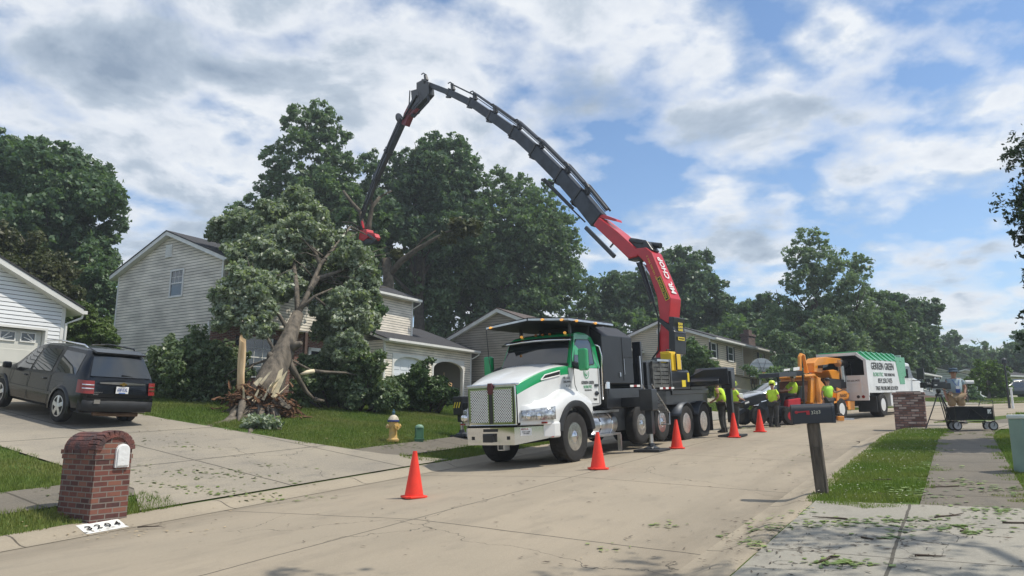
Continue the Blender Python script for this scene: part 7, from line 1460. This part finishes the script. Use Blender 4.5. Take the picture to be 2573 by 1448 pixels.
    mb = MB(); rows = [[q(math.cos(a)*r*1.08-.012, math.sin(a)*r, z) for a in [2*math.pi*i/16 for i in range(16)]] for r, z in ((.094, -.02), (.096, .02), (.09, .06), (.06, .09), (.01, .10))]; mb.grid(rows, closed=True, cut=lambda a, b, c: (Vector((a, b, 0))-Vector(q(.09, 0, 0)).to_2d().to_3d()).length < .07 and c < hc.z+.045); mb.build('hair', M_hair, t, smooth=True)
    if hat == 'helmet':
        hm = hatm or mat('helmet_hi_vis', (.72, .88, .06), .35, coat=.4); mb = MB(); rows = [[q(math.cos(a)*r*1.18, math.sin(a)*r*.98, z) for a in [2*math.pi*i/20 for i in range(20)]] for r, z in ((.122, .035), (.120, .07), (.105, .12), (.07, .155), (.01, .165))]; mb.grid(rows, closed=True); mb.prism([(.10, .035), (.185, .03), (.185, .04), (.10, .06)], -.07, .07, 'y') if False else None; h = mb.build('helmet', hm, t, smooth=True); md = h.modifiers.new('so', 'SOLIDIFY'); md.thickness = .008
        mb = MB(); mb.grid([[q(.13+.055*f, y*(1-.2*f), .045-.01*f) for y in (-.085, -.04, 0, .04, .085)] for f in (0, 1)]); v = mb.build('peak', hm, h); md = v.modifiers.new('so', 'SOLIDIFY'); md.thickness = .006
        for s in (1, -1): mb = MB(); mb.cyl(q(.0, s*.095, -.005), q(.0, s*.13, -.005), .04, 14); mb.build('ear_defender', hm, t)
        mb = MB(); mb.tube([q(math.cos(a)*.146, math.sin(a)*.122, .085) for a in [math.pi*i/8-math.pi/2 for i in range(9)]], .006, 5); mb.build('helmet_vent', M_ink, h)
    elif hat == 'cap':
        hm = hatm or M_ink; mb = MB(); rows = [[q(math.cos(a)*r*1.1, math.sin(a)*r, z) for a in [2*math.pi*i/16 for i in range(16)]] for r, z in ((.102, .04), (.10, .08), (.07, .12), (.01, .13))]; mb.grid(rows, closed=True); h = mb.build('cap', hm, t, smooth=True); mb = MB(); mb.grid([[q(.10+.08*f, y*(1-.25*f), .045-.012*f) for y in (-.075, 0, .075)] for f in (0, 1)]); v = mb.build('peak', hm, h); md = v.modifiers.new('so', 'SOLIDIFY'); md.thickness = .006
    elif hat == 'bucket':
        hm = hatm; mb = MB(); rows = [[q(math.cos(a)*r*1.08, math.sin(a)*r, z) for a in [2*math.pi*i/20 for i in range(20)]] for r, z in ((.165, .02), (.110, .05), (.104, .12), (.09, .135), (.01, .14))]; mb.grid(rows, closed=True); h = mb.build('hat', hm, t, smooth=40); md = h.modifiers.new('so', 'SOLIDIFY'); md.thickness = .006
    return t
LG = {'l': ((.03, .12, .50), (-.03, .13, .10)), 'r': ((.02, -.12, .50), (-.02, -.14, .10))}
def groundat(px_, py_, Y=None):
    q = hit(px_, py_); T, V = tv(q.x, q.y); q.z = (float(road_z(q.x, q.y, V)[0]) if abs(V[0]) < 3.7 else gz(q.x, q.y)+.02); return q
GW_ = 'tree crew in bright shirts'
person('worker in bright yellow shirt behind the rear outrigger arm, pale helmet showing above', groundat(1818, 1088), R(150), {'l': ((.05, .24, 1.15), (.22, .20, 1.02)), 'r': ((.10, -.26, 1.15), (.28, -.16, 1.05))}, LG, lean=.22, sc=1.0, hatm=mat('helmet_pale', (.85, .86, .55), .4), group=GW_)
person('worker in bright yellow mostly hidden behind the rear outrigger post', groundat(1848, 1078), R(20), {'l': ((.05, .25, 1.15), (.25, .2, 1.05)), 'r': ((.05, -.25, 1.15), (.30, -.12, 1.10))}, LG, sc=.93, group=GW_)
person('worker in yellow shirt and yellow helmet standing beside the red loader', groundat(1946, 1074), R(35), {'l': ((-.02, .27, 1.15), (.16, .12, 1.03)), 'r': ((.02, -.27, 1.12), (.20, -.02, 1.05))}, LG, sc=.90, group=GW_)
person('worker in a green yellow shirt and dark cap standing in front of the orange chipper', groundat(2086, 1062), R(-75), {'l': ((.05, .28, 1.18), (.30, .40, 1.25)), 'r': ((-.04, -.26, 1.14), (.02, -.27, .88))}, LG, shirt=mat('shirt_hi_vis_green', (.42, .82, .07), .7, var=.12, vscale=7), hat='cap', sc=.95, group=GW_)
sp_ = PQ.pt(1992, 1002, -.5)+PQ.O
person('worker in a bright yellow shirt and white helmet sitting on the red loader', (sp_.x, sp_.y, sp_.z-.95+.18), R(190), {'l': ((.28, .25, 1.12), (.48, .2, 1.12)), 'r': ((.26, -.25, 1.1), (.50, -.2, 1.12))}, {'l': ((.42, .13, .98), (.55, .14, .58)), 'r': ((.42, -.13, .98), (.55, -.14, .58))}, hatm=M_wt, lean=-.1, sc=.95, group=GW_)
rp = groundat(2409, 1070); rp.z += .03
RPn = person('man in grey t shirt, khaki shorts and bucket hat behind the black wagon', rp, R(-100), {'l': ((-.04, .27, 1.14), (.06, .20, .93)), 'r': ((-.02, -.26, 1.12), (.02, -.24, .86))}, LG, shirt=M_gsh, legm=M_kh, hat='bucket', shorts=True, belly=.04, sc=1.0, hatm=mat('hat_blue_grey', (.07, .11, .15), .8), head_turn=-.5)
RPn.scale = (1.22, 1.22, 1.02)
mb = MB(); mb.tube([(.10, .09, 1.40), (.18, .03, 1.2), (.17, .0, 1.12)], .008, 5); mb.tube([(.10, -.09, 1.40), (.18, -.01, 1.2), (.17, .0, 1.12)], .008, 5); ln = mb.build('lanyard', M_blu, RPn); mb = MB(); mb.bb(.185, .195, -.05, .05, .98, 1.12); mb.build('badge', M_blu, ln); mb = MB(); mb.bb(.192, .198, -.045, .045, 1.10, 1.2); mb.build('card', M_wt, ln)
# ---------------------------------------------------------------- traffic cones
M_cone = mat('cone_orange', (.88, .045, .02), .5, var=.10, vscale=5)
cone = thing('traffic_cone', 'x', 'cone', group='orange traffic cones along the truck'); mb = MB(); mb.lathe((0, 0, .03), [(.148, 0), (.145, .02), (.035, .66), (.033, .68), (.024, .68), (.03, .64)], 28); mb.build('cone_body', M_cone, cone, smooth=40); mb = MB(); mb.prism([(-.18, -.12), (-.12, -.18), (.12, -.18), (.18, -.12), (.18, .12), (.12, .18), (-.12, .18), (-.18, .12)], 0, .032, 'z'); mb.build('cone_base', M_cone, cone, bevel=.008)
for i, (x, y, l) in enumerate([(1040, 1252, 'nearest orange cone, alone on the road in front of the truck bumper'), (1503, 1180, 'orange cone beside the front wheel of the crane truck'), (1701, 1128, 'orange cone beside the rear axles, right of the outrigger leg'), (1845, 1100, 'orange cone in front of the rear outrigger post and the bending worker'), (1910, 1086, 'farthest orange cone, in front of the red loader')]):
    q = groundat(x, y); o = cone if i == 0 else copy_tree(cone); o.location = (q.x, q.y, q.z+.004); o.rotation_euler = (0, 0, .5+i*1.3); o['label'] = l
# ---------------------------------------------------------------- brick mailboxes
M_bb = brickmat('brick_mailbox', [(.055, .024, .022), (.115, .038, .03), (.17, .058, .042), (.22, .09, .06)], (.20, .17, .145), .2, .072, .009)
q = groundat(224, 1322); q.z -= .03; BM = thing('brick_mailbox', 'red brick mailbox pillar with an arched top and a white door, beside the house number', 'mailbox', q, R(59))
wdt, dpt, zs = .51, .80, .98; arc = [(wdt/2+wdt/2*1.04*math.cos(math.pi*i/12), zs+.24*math.sin(math.pi*i/12)) for i in range(13)]
mb = MB(); mb.prism([(-.01, -.1), (wdt+.01, -.1), (wdt, zs)]+arc[1:-1]+[(0, zs)], 0, dpt, 'y'); pb = mb.build('pillar', M_bb, BM, bevel=.006); boxuv(pb)
mb = MB()   # soldier bricks proud over the arch
for i in range(11):
    a = math.pi*(i+.5)/11; c = (wdt/2+(wdt/2*.93)*math.cos(a), zs+.01+.215*math.sin(a)); 
    for yv in (-.02,): mb.box((c[0], yv+.1, c[1]), (.062, .205, .10), Matrix.Rotation(-(a-math.pi/2), 3, 'Y'))
    for k in range(3): mb.box((wdt/2+(wdt/2-.012)*math.cos(a), .29+k*.20, zs-.005+.232*math.sin(a)), (.066, .2, .05), Matrix.Rotation(-(a-math.pi/2), 3, 'Y'))
ab = mb.build('arch_brick', mat('brick_arch', (.15, .052, .04), .9, var=.5, vscale=8, bump=.8, bscale=30, col2=(.07, .045, .045)), BM, bevel=.008)
mb = MB()
mb.bb(-.015, wdt+.012, -.008, dpt+.01, .865, .925)
for i in range(5): mb.bb(-.02, -.0, .03+i*.165, .18+i*.165, .93, .99)
boxuv(mb.build('corbel_brick', M_bb, BM))
xm = .36; mb = MB(); ar = [(xm+.085*math.cos(math.pi*i/10), .97+.085*math.sin(math.pi*i/10)) for i in range(11)]; mb.prism([(xm-.085, .77), (xm+.085, .77)]+ar, -.055, .05, 'y'); dm = mb.build('mailbox_door', mat('enamel_white', (.72, .73, .72), .4, bump=.5, bscale=14), BM, bevel=.008); mb = MB(); mb.prism([(xm-.098, .75), (xm+.098, .75)]+[(xm+.098*math.cos(math.pi*i/10), .97+.10*math.sin(math.pi*i/10)) for i in range(11)], -.035, .02, 'y'); mb.build('mailbox_rim', M_wt, BM)
M_bp = brickmat('brick_pale', [(.12, .06, .05), (.24, .12, .09), (.36, .22, .18), (.55, .44, .38)], (.14, .11, .10), .23, .078, .012)
q = groundat(2330, 1076); q.z -= .05; B2 = thing('brick_mailbox', 'weathered brick mailbox pillar with pale mortar stains at the far driveway', 'mailbox', q, R(59)); mb = MB(); mb.bb(0, .55, -.0, .90, -.1, 1.08); pb = mb.build('pillar', M_bp, B2, bevel=.008); boxuv(pb); mb = MB(); mb.bb(-.02, .57, -.02, .92, 1.08, 1.16); pb = mb.build('cap_course', M_bp, B2, bevel=.01); boxuv(pb)
mb = MB(); mb.bb(.05, .5, .1, .8, 1.16, 1.20); mb.build('cap_slab', M_found, B2, bevel=.01)
# house number painted on the kerb
pA_, pB_ = Vector((*[float(v) for v in sp(4.35, 4.0)], 0)), None
def kerbpt(t, v): x, y = sp(t, v); hh2 = float(np.interp(abs(v), [3.66, 3.72, 3.8, 3.88, 3.95, 4.02, 4.09, 4.15, 4.22], [.006, .008, .018, .045, .075, .098, .108, .112, .108])); return Vector((float(x), float(y), float(road_z(x, y, v))+hh2))
qn = hit(262, 1334); tn = float(tv(qn.x, qn.y)[0][0]); mb = MB(); mb.grid([[tuple(kerbpt(tn+dt, v)+Vector((0, 0, .005))) for v in (3.74, 3.80, 3.86, 3.92, 3.98, 4.04)] for dt in (-.28, -.14, 0, .14, .28)]); nb_ = mb.build('house_number', mat('kerb_paint', (.75, .74, .70), .8, var=.15, vscale=20)); tag(nb_, 'white painted patch with the black number 3204 on the left kerb', 'house number')
for i, ch_ in enumerate('3204'):
    c = kerbpt(tn-.19+.127*i, 4.01); up_ = (kerbpt(tn, 3.96)-kerbpt(tn, 3.82)).normalized(); xd_ = (kerbpt(tn+.2, 4.)-kerbpt(tn-.2, 4.)).normalized(); c = kerbpt(tn-.19+.127*i, 3.885)+xd_.cross(up_)*.022; text(ch_, nb_, 'lettering', M_ink, c, xd_, up_, .075, .11, off=.01)
# ---------------------------------------------------------------- black mailbox on a leaning post
q = groundat(2068, 1243); topc = at(2043, 1064, q.y); MBX = thing('post_mailbox', 'black metal mailbox with a red flag on a leaning weathered wooden post', 'mailbox', q); mb = MB(); tt = topc-q; tt = Vector((tt.x, tt.y, tt.z)); M_pw = mat('weathered_wood', (.14, .115, .09), .9, var=.5, vscale=5, bump=1., bscale=24, stretch=(3, 3, .35))
mb.beam(Vector((0, 0, -.1))-tt*.02, tt, .15, .15, .16, .16, N3); po = mb.build('post', M_pw, MBX, bevel=.006); mb = MB(); nfront = -U3; mb.beam(Vector((0, 0, 0))+nfront*.085, tt*.66+nfront*.085, .02, .02, .09, .09, N3); mb.build('post_board', M_pw, MBX, bevel=.004)
bd = (N3*1.0+Vector((0, 0, .0))).normalized(); bd = Vector((-1, .25, -.035)).normalized(); zz_ = Vector((0, 0, 1)); yy_ = zz_.cross(bd).normalized(); zz_ = bd.cross(yy_); cm = tt+bd*0
Lb = .66; bx = bpy.data.objects.new('mailbox_axis', None)
def bxp(x, y, z): return tuple(cm+bd*x+yy_*y+zz_*z)
mb = MB(); prof = [(-.11, 0), (.11, 0), (.11, .17)]+[(.11*math.cos(math.pi*i/10), .17+.11*math.sin(math.pi*i/10)) for i in range(1, 10)]+[(-.11, .17)]
for x0, x1, k in ((-.27, .29, 1.0),): mb.add([bxp(x0, y, z) for y, z in prof]+[bxp(x1, y, z) for y, z in prof], [tuple(range(len(prof))), tuple(range(2*len(prof)-1, len(prof)-1, -1))]+[(i, (i+1) % len(prof), len(prof)+(i+1) % len(prof), len(prof)+i) for i in range(len(prof))])
bo_ = mb.build('mailbox_body', mat('box_black', (.013, .015, .02), .45, coat=.2), MBX, smooth=40); mb = MB(); k = 1.05; mb.add([bxp(-.295, y*k, z*1.03-.003) for y, z in prof]+[bxp(-.262, y*k, z*1.03-.003) for y, z in prof], [tuple(range(len(prof))), tuple(range(2*len(prof)-1, len(prof)-1, -1))]+[(i, (i+1) % len(prof), len(prof)+(i+1) % len(prof), len(prof)+i) for i in range(len(prof))]); mb.build('mailbox_rim', M_gry, bo_)
fy = .112; nside = yy_ if yy_.y < 0 else -yy_; sgy = 1 if yy_.y < 0 else -1
mb = MB(); mb.lathe((0, 0, 0), [(.022, 0), (.022, .02), (.001, .022)], 12); o = mb.build('flag', mat('flag_red', (.45, .03, .04), .5), bo_); mb2 = MB(); 
def sidept(x, z, o_=.0): return cm+bd*x+zz_*z+nside*(.113+o_)
fo = MB(); fo.add([tuple(sidept(x, z, .012)) for x, z in ((.23, .175), (.05, .185), (.05, .125), (.095, .125), (.095, .165), (.23, .155))], [tuple(range(6))]); fl_ = fo.build('flag_arm', mat('flag_red', (.45, .03, .04), .5), bo_); md = fl_.modifiers.new('so', 'SOLIDIFY'); md.thickness = .006
c = sidept(.23, .165, .0); o.matrix_local = Matrix.Translation(c) @ nside.to_track_quat('Z', 'Y').to_matrix().to_4x4()
for i, ch_ in enumerate('3203'): text(ch_, bo_, 'number', mat('sticker_silver', (.55, .53, .42), .4), sidept(.012-.033*i, .15+.008*(i % 2), .003), -bd, zz_, .026, .05, off=.01)
# ---------------------------------------------------------------- hydrant, pedestal, cabinet
q = groundat(987, 1112); M_hy = mat('hydrant_yellow', (.60, .38, .10), .6, var=.35, vscale=9, col2=(.50, .36, .17)); HY = thing('fire_hydrant', 'yellow fire hydrant with a blue ring and top on the left lawn', 'hydrant', q, R(25))
mb = MB(); mb.lathe((0, 0, 0), [(.15, 0), (.16, .03), (.16, .06), (.12, .08), (.105, .14), (.10, .40), (.115, .44), (.12, .50)], 24); mb.build('barrel', M_hy, HY, smooth=40); mb = MB(); mb.lathe((0, 0, .50), [(.15, 0), (.155, .025), (.15, .05)], 24); mb.build('ring', mat('hydrant_blue', (.02, .045, .19), .5), HY); mb = MB(); mb.lathe((0, 0, .55), [(.14, 0), (.12, .06), (.075, .11), (.04, .13)], 24); mb.build('bonnet', mat('hydrant_cream', (.62, .55, .42), .6, var=.3, vscale=12), HY, smooth=40); mb = MB(); mb.lathe((0, 0, .68), [(.035, 0), (.028, .04), (.045, .05), (.045, .08), (.022, .09), (.022, .13), (.01, .14)], 12); mb.build('stem_nut', mat('hydrant_teal', (.05, .13, .18), .5), HY)
for a, r_ in ((-2.9, .05), (-.1, .05), (-1.2, .075)):
    d = Vector((math.cos(a), math.sin(a), 0)); c = Vector((0, 0, .39)); mb = MB(); mb.cyl(c+d*.08, c+d*.17, r_, 16); mb.cyl(c+d*.17, c+d*.19, r_*1.2, 6); mb.cyl(c+d*.19, c+d*.21, r_*.4, 6); mb.build('nozzle', M_hy, HY, smooth=35)
mb = MB(); mb.lathe((0, 0, -.1), [(.13, 0), (.13, .09), (.15, .1)], 14); mb.build('standpipe', M_boot, HY)
q = groundat(1053, 1112); PD = thing('utility_pedestal', 'small green utility pedestal with a rounded cap right of the hydrant', 'pedestal', q, R(15)); M_ug = mat('utility_green', (.055, .16, .09), .5, var=.2, vscale=6)
mb = MB(); mb.prism([(-.10, -.07), (.10, -.07), (.12, .0), (.10, .07), (-.10, .07), (-.12, 0)], -.05, .36, 'z'); mb.build('pedestal_body', M_ug, PD, bevel=.01); mb = MB(); mb.prism([(-.125, -.085), (.125, -.085), (.14, 0), (.125, .085), (-.125, .085), (-.14, 0)], .05, .08, 'z'); mb.build('flange', M_ug, PD, bevel=.005); mb = MB(); rows = [[(math.cos(a)*.118*math.cos(f), math.sin(a)*.085*math.cos(f), .36+.085*math.sin(f)) for a in [2*math.pi*i/20 for i in range(20)]] for f in (0, .3, .6, .9, 1.2, 1.5)]; mb.grid(rows, closed=True); mb.build('cap', mat('utility_green_faded', (.17, .30, .21), .5), PD, smooth=True)
q = groundat(2606, 1188); q.z -= .02; UB = thing('utility_cabinet', 'pale green utility cabinet with a white top cut by the right frame edge', 'utility box', q, R(10)); M_uc = mat('cabinet_green', (.22, .32, .27), .5, var=.12, vscale=3); mb = MB(); mb.prism([(-.30, -.13), (-.24, -.20), (.24, -.20), (.30, -.13), (.30, .13), (.24, .20), (-.24, .20), (-.30, .13)], 0, .86, 'z'); mb.build('cabinet_body', M_uc, UB, bevel=.01); mb = MB(); mb.prism([(-.32, -.14), (-.25, -.22), (.25, -.22), (.32, -.14), (.32, .14), (.25, .22), (-.25, .22), (-.32, .14)], .86, .93, 'z'); mb.build('lid', mat('lid_pale', (.60, .66, .64), .5), UB, bevel=.02)
mb = MB(); mb.bb(-.14, -.135+.01, -.208, -.2, .05, .82); mb.bb(-.1, .05, -.206, -.2, .7, .76); mb.build('door_seam', mat('seam_green', (.10, .17, .13), .5), UB)
# ---------------------------------------------------------------- camera on a tripod and the folding wagon
q = groundat(2368, 1080); TP = thing('tripod_camera', 'black television camera on a tall tripod beside the man in shorts', 'camera', q)
mb = MB(); 
for a in (2.75, -.15, -1.5):
    f = Vector((math.cos(a)*.48, math.sin(a)*.30, 0)); f.z = 0
    for o_ in (-.03, .03): n_ = Vector((-math.sin(a), math.cos(a), 0))*o_; mb.tube([f+n_, f*.5+n_+Vector((0, 0, .55)), f*.1+n_+Vector((0, 0, 1.02))], .014, 6)
    mb.tube([f*.75+Vector((0, 0, .28)), Vector((0, 0, .25))], .01, 5)
mb.build('tripod', M_blk, TP); mb = MB(); mb.lathe((0, 0, .98), [(.10, 0), (.10, .06), (.05, .1), (.07, .16), (.07, .22)], 16); mb.build('fluid_head', M_blk, TP); mb = MB(); mb.bb(-.20, .22, -.07, .07, 1.22, 1.42); mb.bb(-.16, .05, -.05, .05, 1.42, 1.50); cbd = mb.build('camera_body', M_blk, TP, bevel=.015); mb = MB(); mb.cyl((-.20, 0, 1.32), (-.38, 0, 1.32), .065, 18); mb.bb(-.50, -.38, -.09, .09, 1.24, 1.40); mb.build('lens', M_blkm, cbd); mb = MB(); mb.bb(.22, .36, -.06, .06, 1.2, 1.38); mb.tube([(-.1, 0, 1.50), (-.1, 0, 1.58), (.1, 0, 1.58), (.1, 0, 1.5)], .015, 6); mb.tube([(0, 0, 1.56), (-.32, .05, 1.60)], .018, 8); mb.tube([(.1, 0, 1.2), (.45, .1, 1.05)], .012, 6); mb.bb(-.32, -.18, .08, .12, 1.42, 1.52); mb.build('camera_fitting', M_blk, cbd); mb = MB(); mb.bb(-.14, -.06, -.075, -.07, 1.3, 1.34); mb.bb(-.1, -.05, -.03, .03, 1.51, 1.56); mb.build('camera_label', M_wt, cbd)
q = groundat(2441, 1084); WG = thing('folding_wagon', 'black fabric folding wagon with grey spoked wheels on the far drive', 'wagon', q, R(-3)); hw, hd_ = .52, .26
mb = MB(); n_ = 12; 
for s in (1, -1): mb.bb(-hw, hw, s*hd_-.006, s*hd_+.006, .30, .66)
mb.bb(-hw, -hw+.012, -hd_+.007, hd_-.007, .30, .66); mb.bb(hw-.012, hw, -hd_+.007, hd_-.007, .30, .66); mb.bb(-hw+.013, hw-.013, -hd_+.007, hd_-.007, .30, .31); mb.build('fabric_tub', mat('fabric_black', (.012, .013, .015), .9, var=.4, vscale=8), WG)
mb = MB()
for s in (1, -1): mb.tube([(-hw-.02, s*hd_, .16), (-hw-.02, s*hd_, .68), (hw+.02, s*hd_, .68), (hw+.02, s*hd_, .16)], .013, 6); mb.tube([(-hw, s*hd_, .26), (hw, s*hd_, .26)], .012, 6); mb.tube([(-hw-.02, s*hd_, .3), (-hw+.28, s*hd_*.99, .28), (-.1, s*(hd_+.012), .64), (.28, s*(hd_+.012), .3), (hw, s*(hd_+.012), .66)], .009, 5)
mb.tube([(hw+.02, -hd_, .68), (hw+.02, -hd_, .84), (hw-.32, -hd_, .84), (hw-.38, -hd_, .70)], .012, 6); mb.tube([(-hw-.02, .0, .3), (-hw-.15, 0, .6), (-hw-.23, 0, .92)], .012, 6); mb.build('frame', M_blk, WG)
mb = MB(); mb.bb(hw-.16, hw-.06, -hd_-.012, -hd_-.007, .48, .60); mb.build('tag', M_wt, WG)
for x in (-hw+.02, hw-.02):
    for s in (1, -1):
        mb = MB(); mb.lathe((0, 0, 0), [(.085, -.022), (.13, -.022), (.135, -.01), (.135, .01), (.13, .022), (.085, .022)], 22, 'y'); w_ = mb.build('wheel', M_tyre, WG); w_.location = (x+.03*s+(.09 if s > 0 else 0), s*(hd_+.02), .136); mb = MB(); mb.lathe((0, 0, 0), [(.098, .0), (.098, .026), (.05, .022), (.001, .03)], 18, 'y'); mb.lathe((0, 0, 0), [(.098, .0), (.098, -.026), (.05, -.022), (.001, -.03)], 18, 'y'); mb.build('hub', mat('hub_grey', (.35, .36, .38), .5), w_)
        mb = MB(); mb.tube([(x+.03*s+(.09 if s > 0 else 0), s*(hd_+.05), .12), (x, s*(hd_+.045), .2), (x, s*hd_, .27)], .012, 5); mb.build('fork', M_blk, WG)
# ---------------------------------------------------------------- hoop, lamp post, far posts and mailbox
q = at(1912, 1020, 41.); zq = gz(q.x, q.y); HP = thing('basketball_hoop', 'basketball hoop with a fan shaped backboard on a white pole by the split level house', 'basketball hoop', (q.x, q.y, zq), R(8)); M_pole = mat('pole_white', (.62, .63, .62), .5, var=.2); zt = at(1918, 920, 41.).z-zq
mb = MB(); mb.cyl((0, 0, -.1), (0, .0, zt-.9), .045); mb.tube([(0, 0, zt-1.0), (-.18, -.15, zt)], .03, 6); mb.tube([(0, 0, zt-1.0), (.38, -.15, zt)], .03, 6); mb.build('pole', M_pole, HP); mb = MB(); fan = [(.1+.78*math.cos(math.pi*i/12)*1.0, zt-.35+.78*math.sin(math.pi*i/12)) for i in range(13)]; mb.prism([(-.60, zt-.62), (.80, zt-.62)]+fan, -.2, -.17, 'y'); bb_ = mb.build('backboard', mat('backboard_grey', (.40, .43, .45), .5, var=.1), HP); mb = MB()
for z_ in (-.35, -.1, .15): mb.tube([(-.6, -.21, zt+z_), (.8, -.21, zt+z_)], .008, 4)
for a in (.5, 1.2, 1.9, 2.6): mb.tube([(.1, -.21, zt-.35), (.1+.74*math.cos(a), -.21, zt-.35+.74*math.sin(a))], .008, 4)
mb.build('backboard_rib', M_blkm, bb_); mb = MB(); mb.tube([(.1+.23*math.cos(a), -.45+.23*math.sin(a), zt-.4) for a in [2*math.pi*i/14 for i in range(15)]], .012, 5); mb.build('rim', M_org, HP)
bush('young_tree', 'thin young tree in leaf around the basketball hoop pole', 40, [(1890, 935, 12), (1905, 945, 10), (1940, 930, 12), (1930, 945, 8), (1880, 925, 8)], L_oak, 900, .09, 71, 'tree', dep=.3)
q = groundat(2537, 1026); zt = at(2528, 908, q.y).z-q.z; LP = thing('street_lamp', 'tall black lamp post at the far right bend', 'street lamp', q); mb = MB(); mb.tube([(0, 0, -.1), (0, 0, zt*.3), (-.0, 0, zt-.2)], [.06, .045, .035], 10); mb.build('pole', M_blk, LP); mb = MB(); mb.lathe((0, 0, zt-.2), [(.04, 0), (.10, .10), (.10, .26), (.13, .28), (.03, .36)], 12); mb.build('lantern', M_gry, LP)
q = groundat(2546, 1027); mb = MB(); mb.cyl((0, 0, -.1), (0, 0, .92), .05); mb.cyl((0, 0, .92), (0, 0, 1.0), .07); o = mb.build('marker_post', M_wt); o.location = q; tag(o, 'short white post at the kerb right of the lamp post', 'post')
q = groundat(2445, 1029); q = at(2432, 1015, 44.); q.z = gz(q.x, q.y); FM = thing('post_mailbox', 'distant pale mailbox on a wooden post right of the man in shorts', 'mailbox', q); mb = MB(); mb.bb(-.05, .05, -.05, .05, -.1, 1.1); mb.build('post', M_pw, FM); mb = MB(); mb.prism([(-.1, 1.1), (.1, 1.1), (.1, 1.22), (.05, 1.3), (-.05, 1.3), (-.1, 1.22)], -.25, .25, 'y'); o = mb.build('mailbox_body', M_pole, FM); o.rotation_euler = (0, 0, R(90)); o.location = (.2, 0, 0)
# manhole cover at the bottom right
q = hit(2312, 1490); mb = MB(); mb.lathe((0, 0, 0), [(.33, 0), (.33, .012), (.30, .014), (.0, .014)], 40)
for i in range(-4, 5): mb.bb(-.25, .25, i*.055-.012, i*.055+.012, .014, .02)
o = mb.build('manhole_cover', mat('cast_iron', (.05, .045, .04), .7, .3, var=.4, vscale=12, bump=.8, bscale=50)); o.location = (q.x, q.y, q.z+.028); tag(o, 'round cast iron cover at the bottom edge of the right drive', 'manhole cover')
mb = MB(); mb.bb(float(gx[0])-2, float(gx[-1])+2, float(gy[0])-2, float(gy[-1])+2, float(ZZ.min())-1, 29); hz_ = mb.build('haze', bpy.data.materials.new('haze')); hz_['kind'] = 'stuff'; m = hz_.data.materials[0]; m.use_nodes = True; T = m.node_tree; T.nodes.remove(T.nodes['Principled BSDF'])
pv = N('ShaderNodeVolumePrincipled', T); pv.inputs['Color'].default_value = (.86, .93, 1, 1); pv.inputs['Density'].default_value = .0011; pv.inputs['Anisotropy'].default_value = .3; T.links.new(pv.outputs[0], T.nodes['Material Output'].inputs['Volume'])
# ---------------------------------------------------------------- pieces one can tell apart become parts of their own
def separate(o):
    me = o.data; n = len(me.vertices); par = list(range(n))
    def f(a):
        while par[a] != a: par[a] = par[par[a]]; a = par[a]
        return a
    for e in me.edges: a, b = f(e.vertices[0]), f(e.vertices[1]); par[a] = b
    gr = {}
    for p in me.polygons: gr.setdefault(f(p.vertices[0]), []).append(p.index)
    if len(gr) < 2 or len(gr) > 40: return
    for fs in gr.values():
        vs = sorted({v for i in fs for v in me.polygons[i].vertices}); mp = {v: i for i, v in enumerate(vs)}
        m2 = bpy.data.meshes.new(o.name.split('.')[0]); m2.from_pydata([me.vertices[v].co for v in vs], [], [[mp[v] for v in me.polygons[i].vertices] for i in fs])
        for m in me.materials: m2.materials.append(m)
        for k, i in enumerate(fs): m2.polygons[k].use_smooth = me.polygons[i].use_smooth; m2.polygons[k].material_index = me.polygons[i].material_index
        o2 = bpy.data.objects.new(o.name.split('.')[0], m2); COL.objects.link(o2); o2.parent = o.parent; o2.matrix_local = o.matrix_local.copy()
        for md in o.modifiers:
            nm = o2.modifiers.new(md.name, md.type)
            for a in ('width', 'segments', 'limit_method', 'angle_limit', 'split_angle', 'thickness', 'offset'):
                if hasattr(md, a): setattr(nm, a, getattr(md, a))
    bpy.data.objects.remove(o)
SEP = ('corner_trim', 'ram_barrel', 'ram_rod', 'jib_ram', 'canopy_post', 'knuckle', 'porch_post', 'receiver_x', 'stem', 'lamp_x', 'cabinet_latch', 'camera_label', 'upright_post', 'side_trim', 'tank_strap', 'door_gap_x', 'bumper_slot', 'mirror_arm', 'hose', 'root')
for o in [o for o in bpy.data.objects if o.type == 'MESH' and o.name.split('.')[0] in SEP and not [c for c in bpy.data.objects if c.parent == o]]: separate(o)
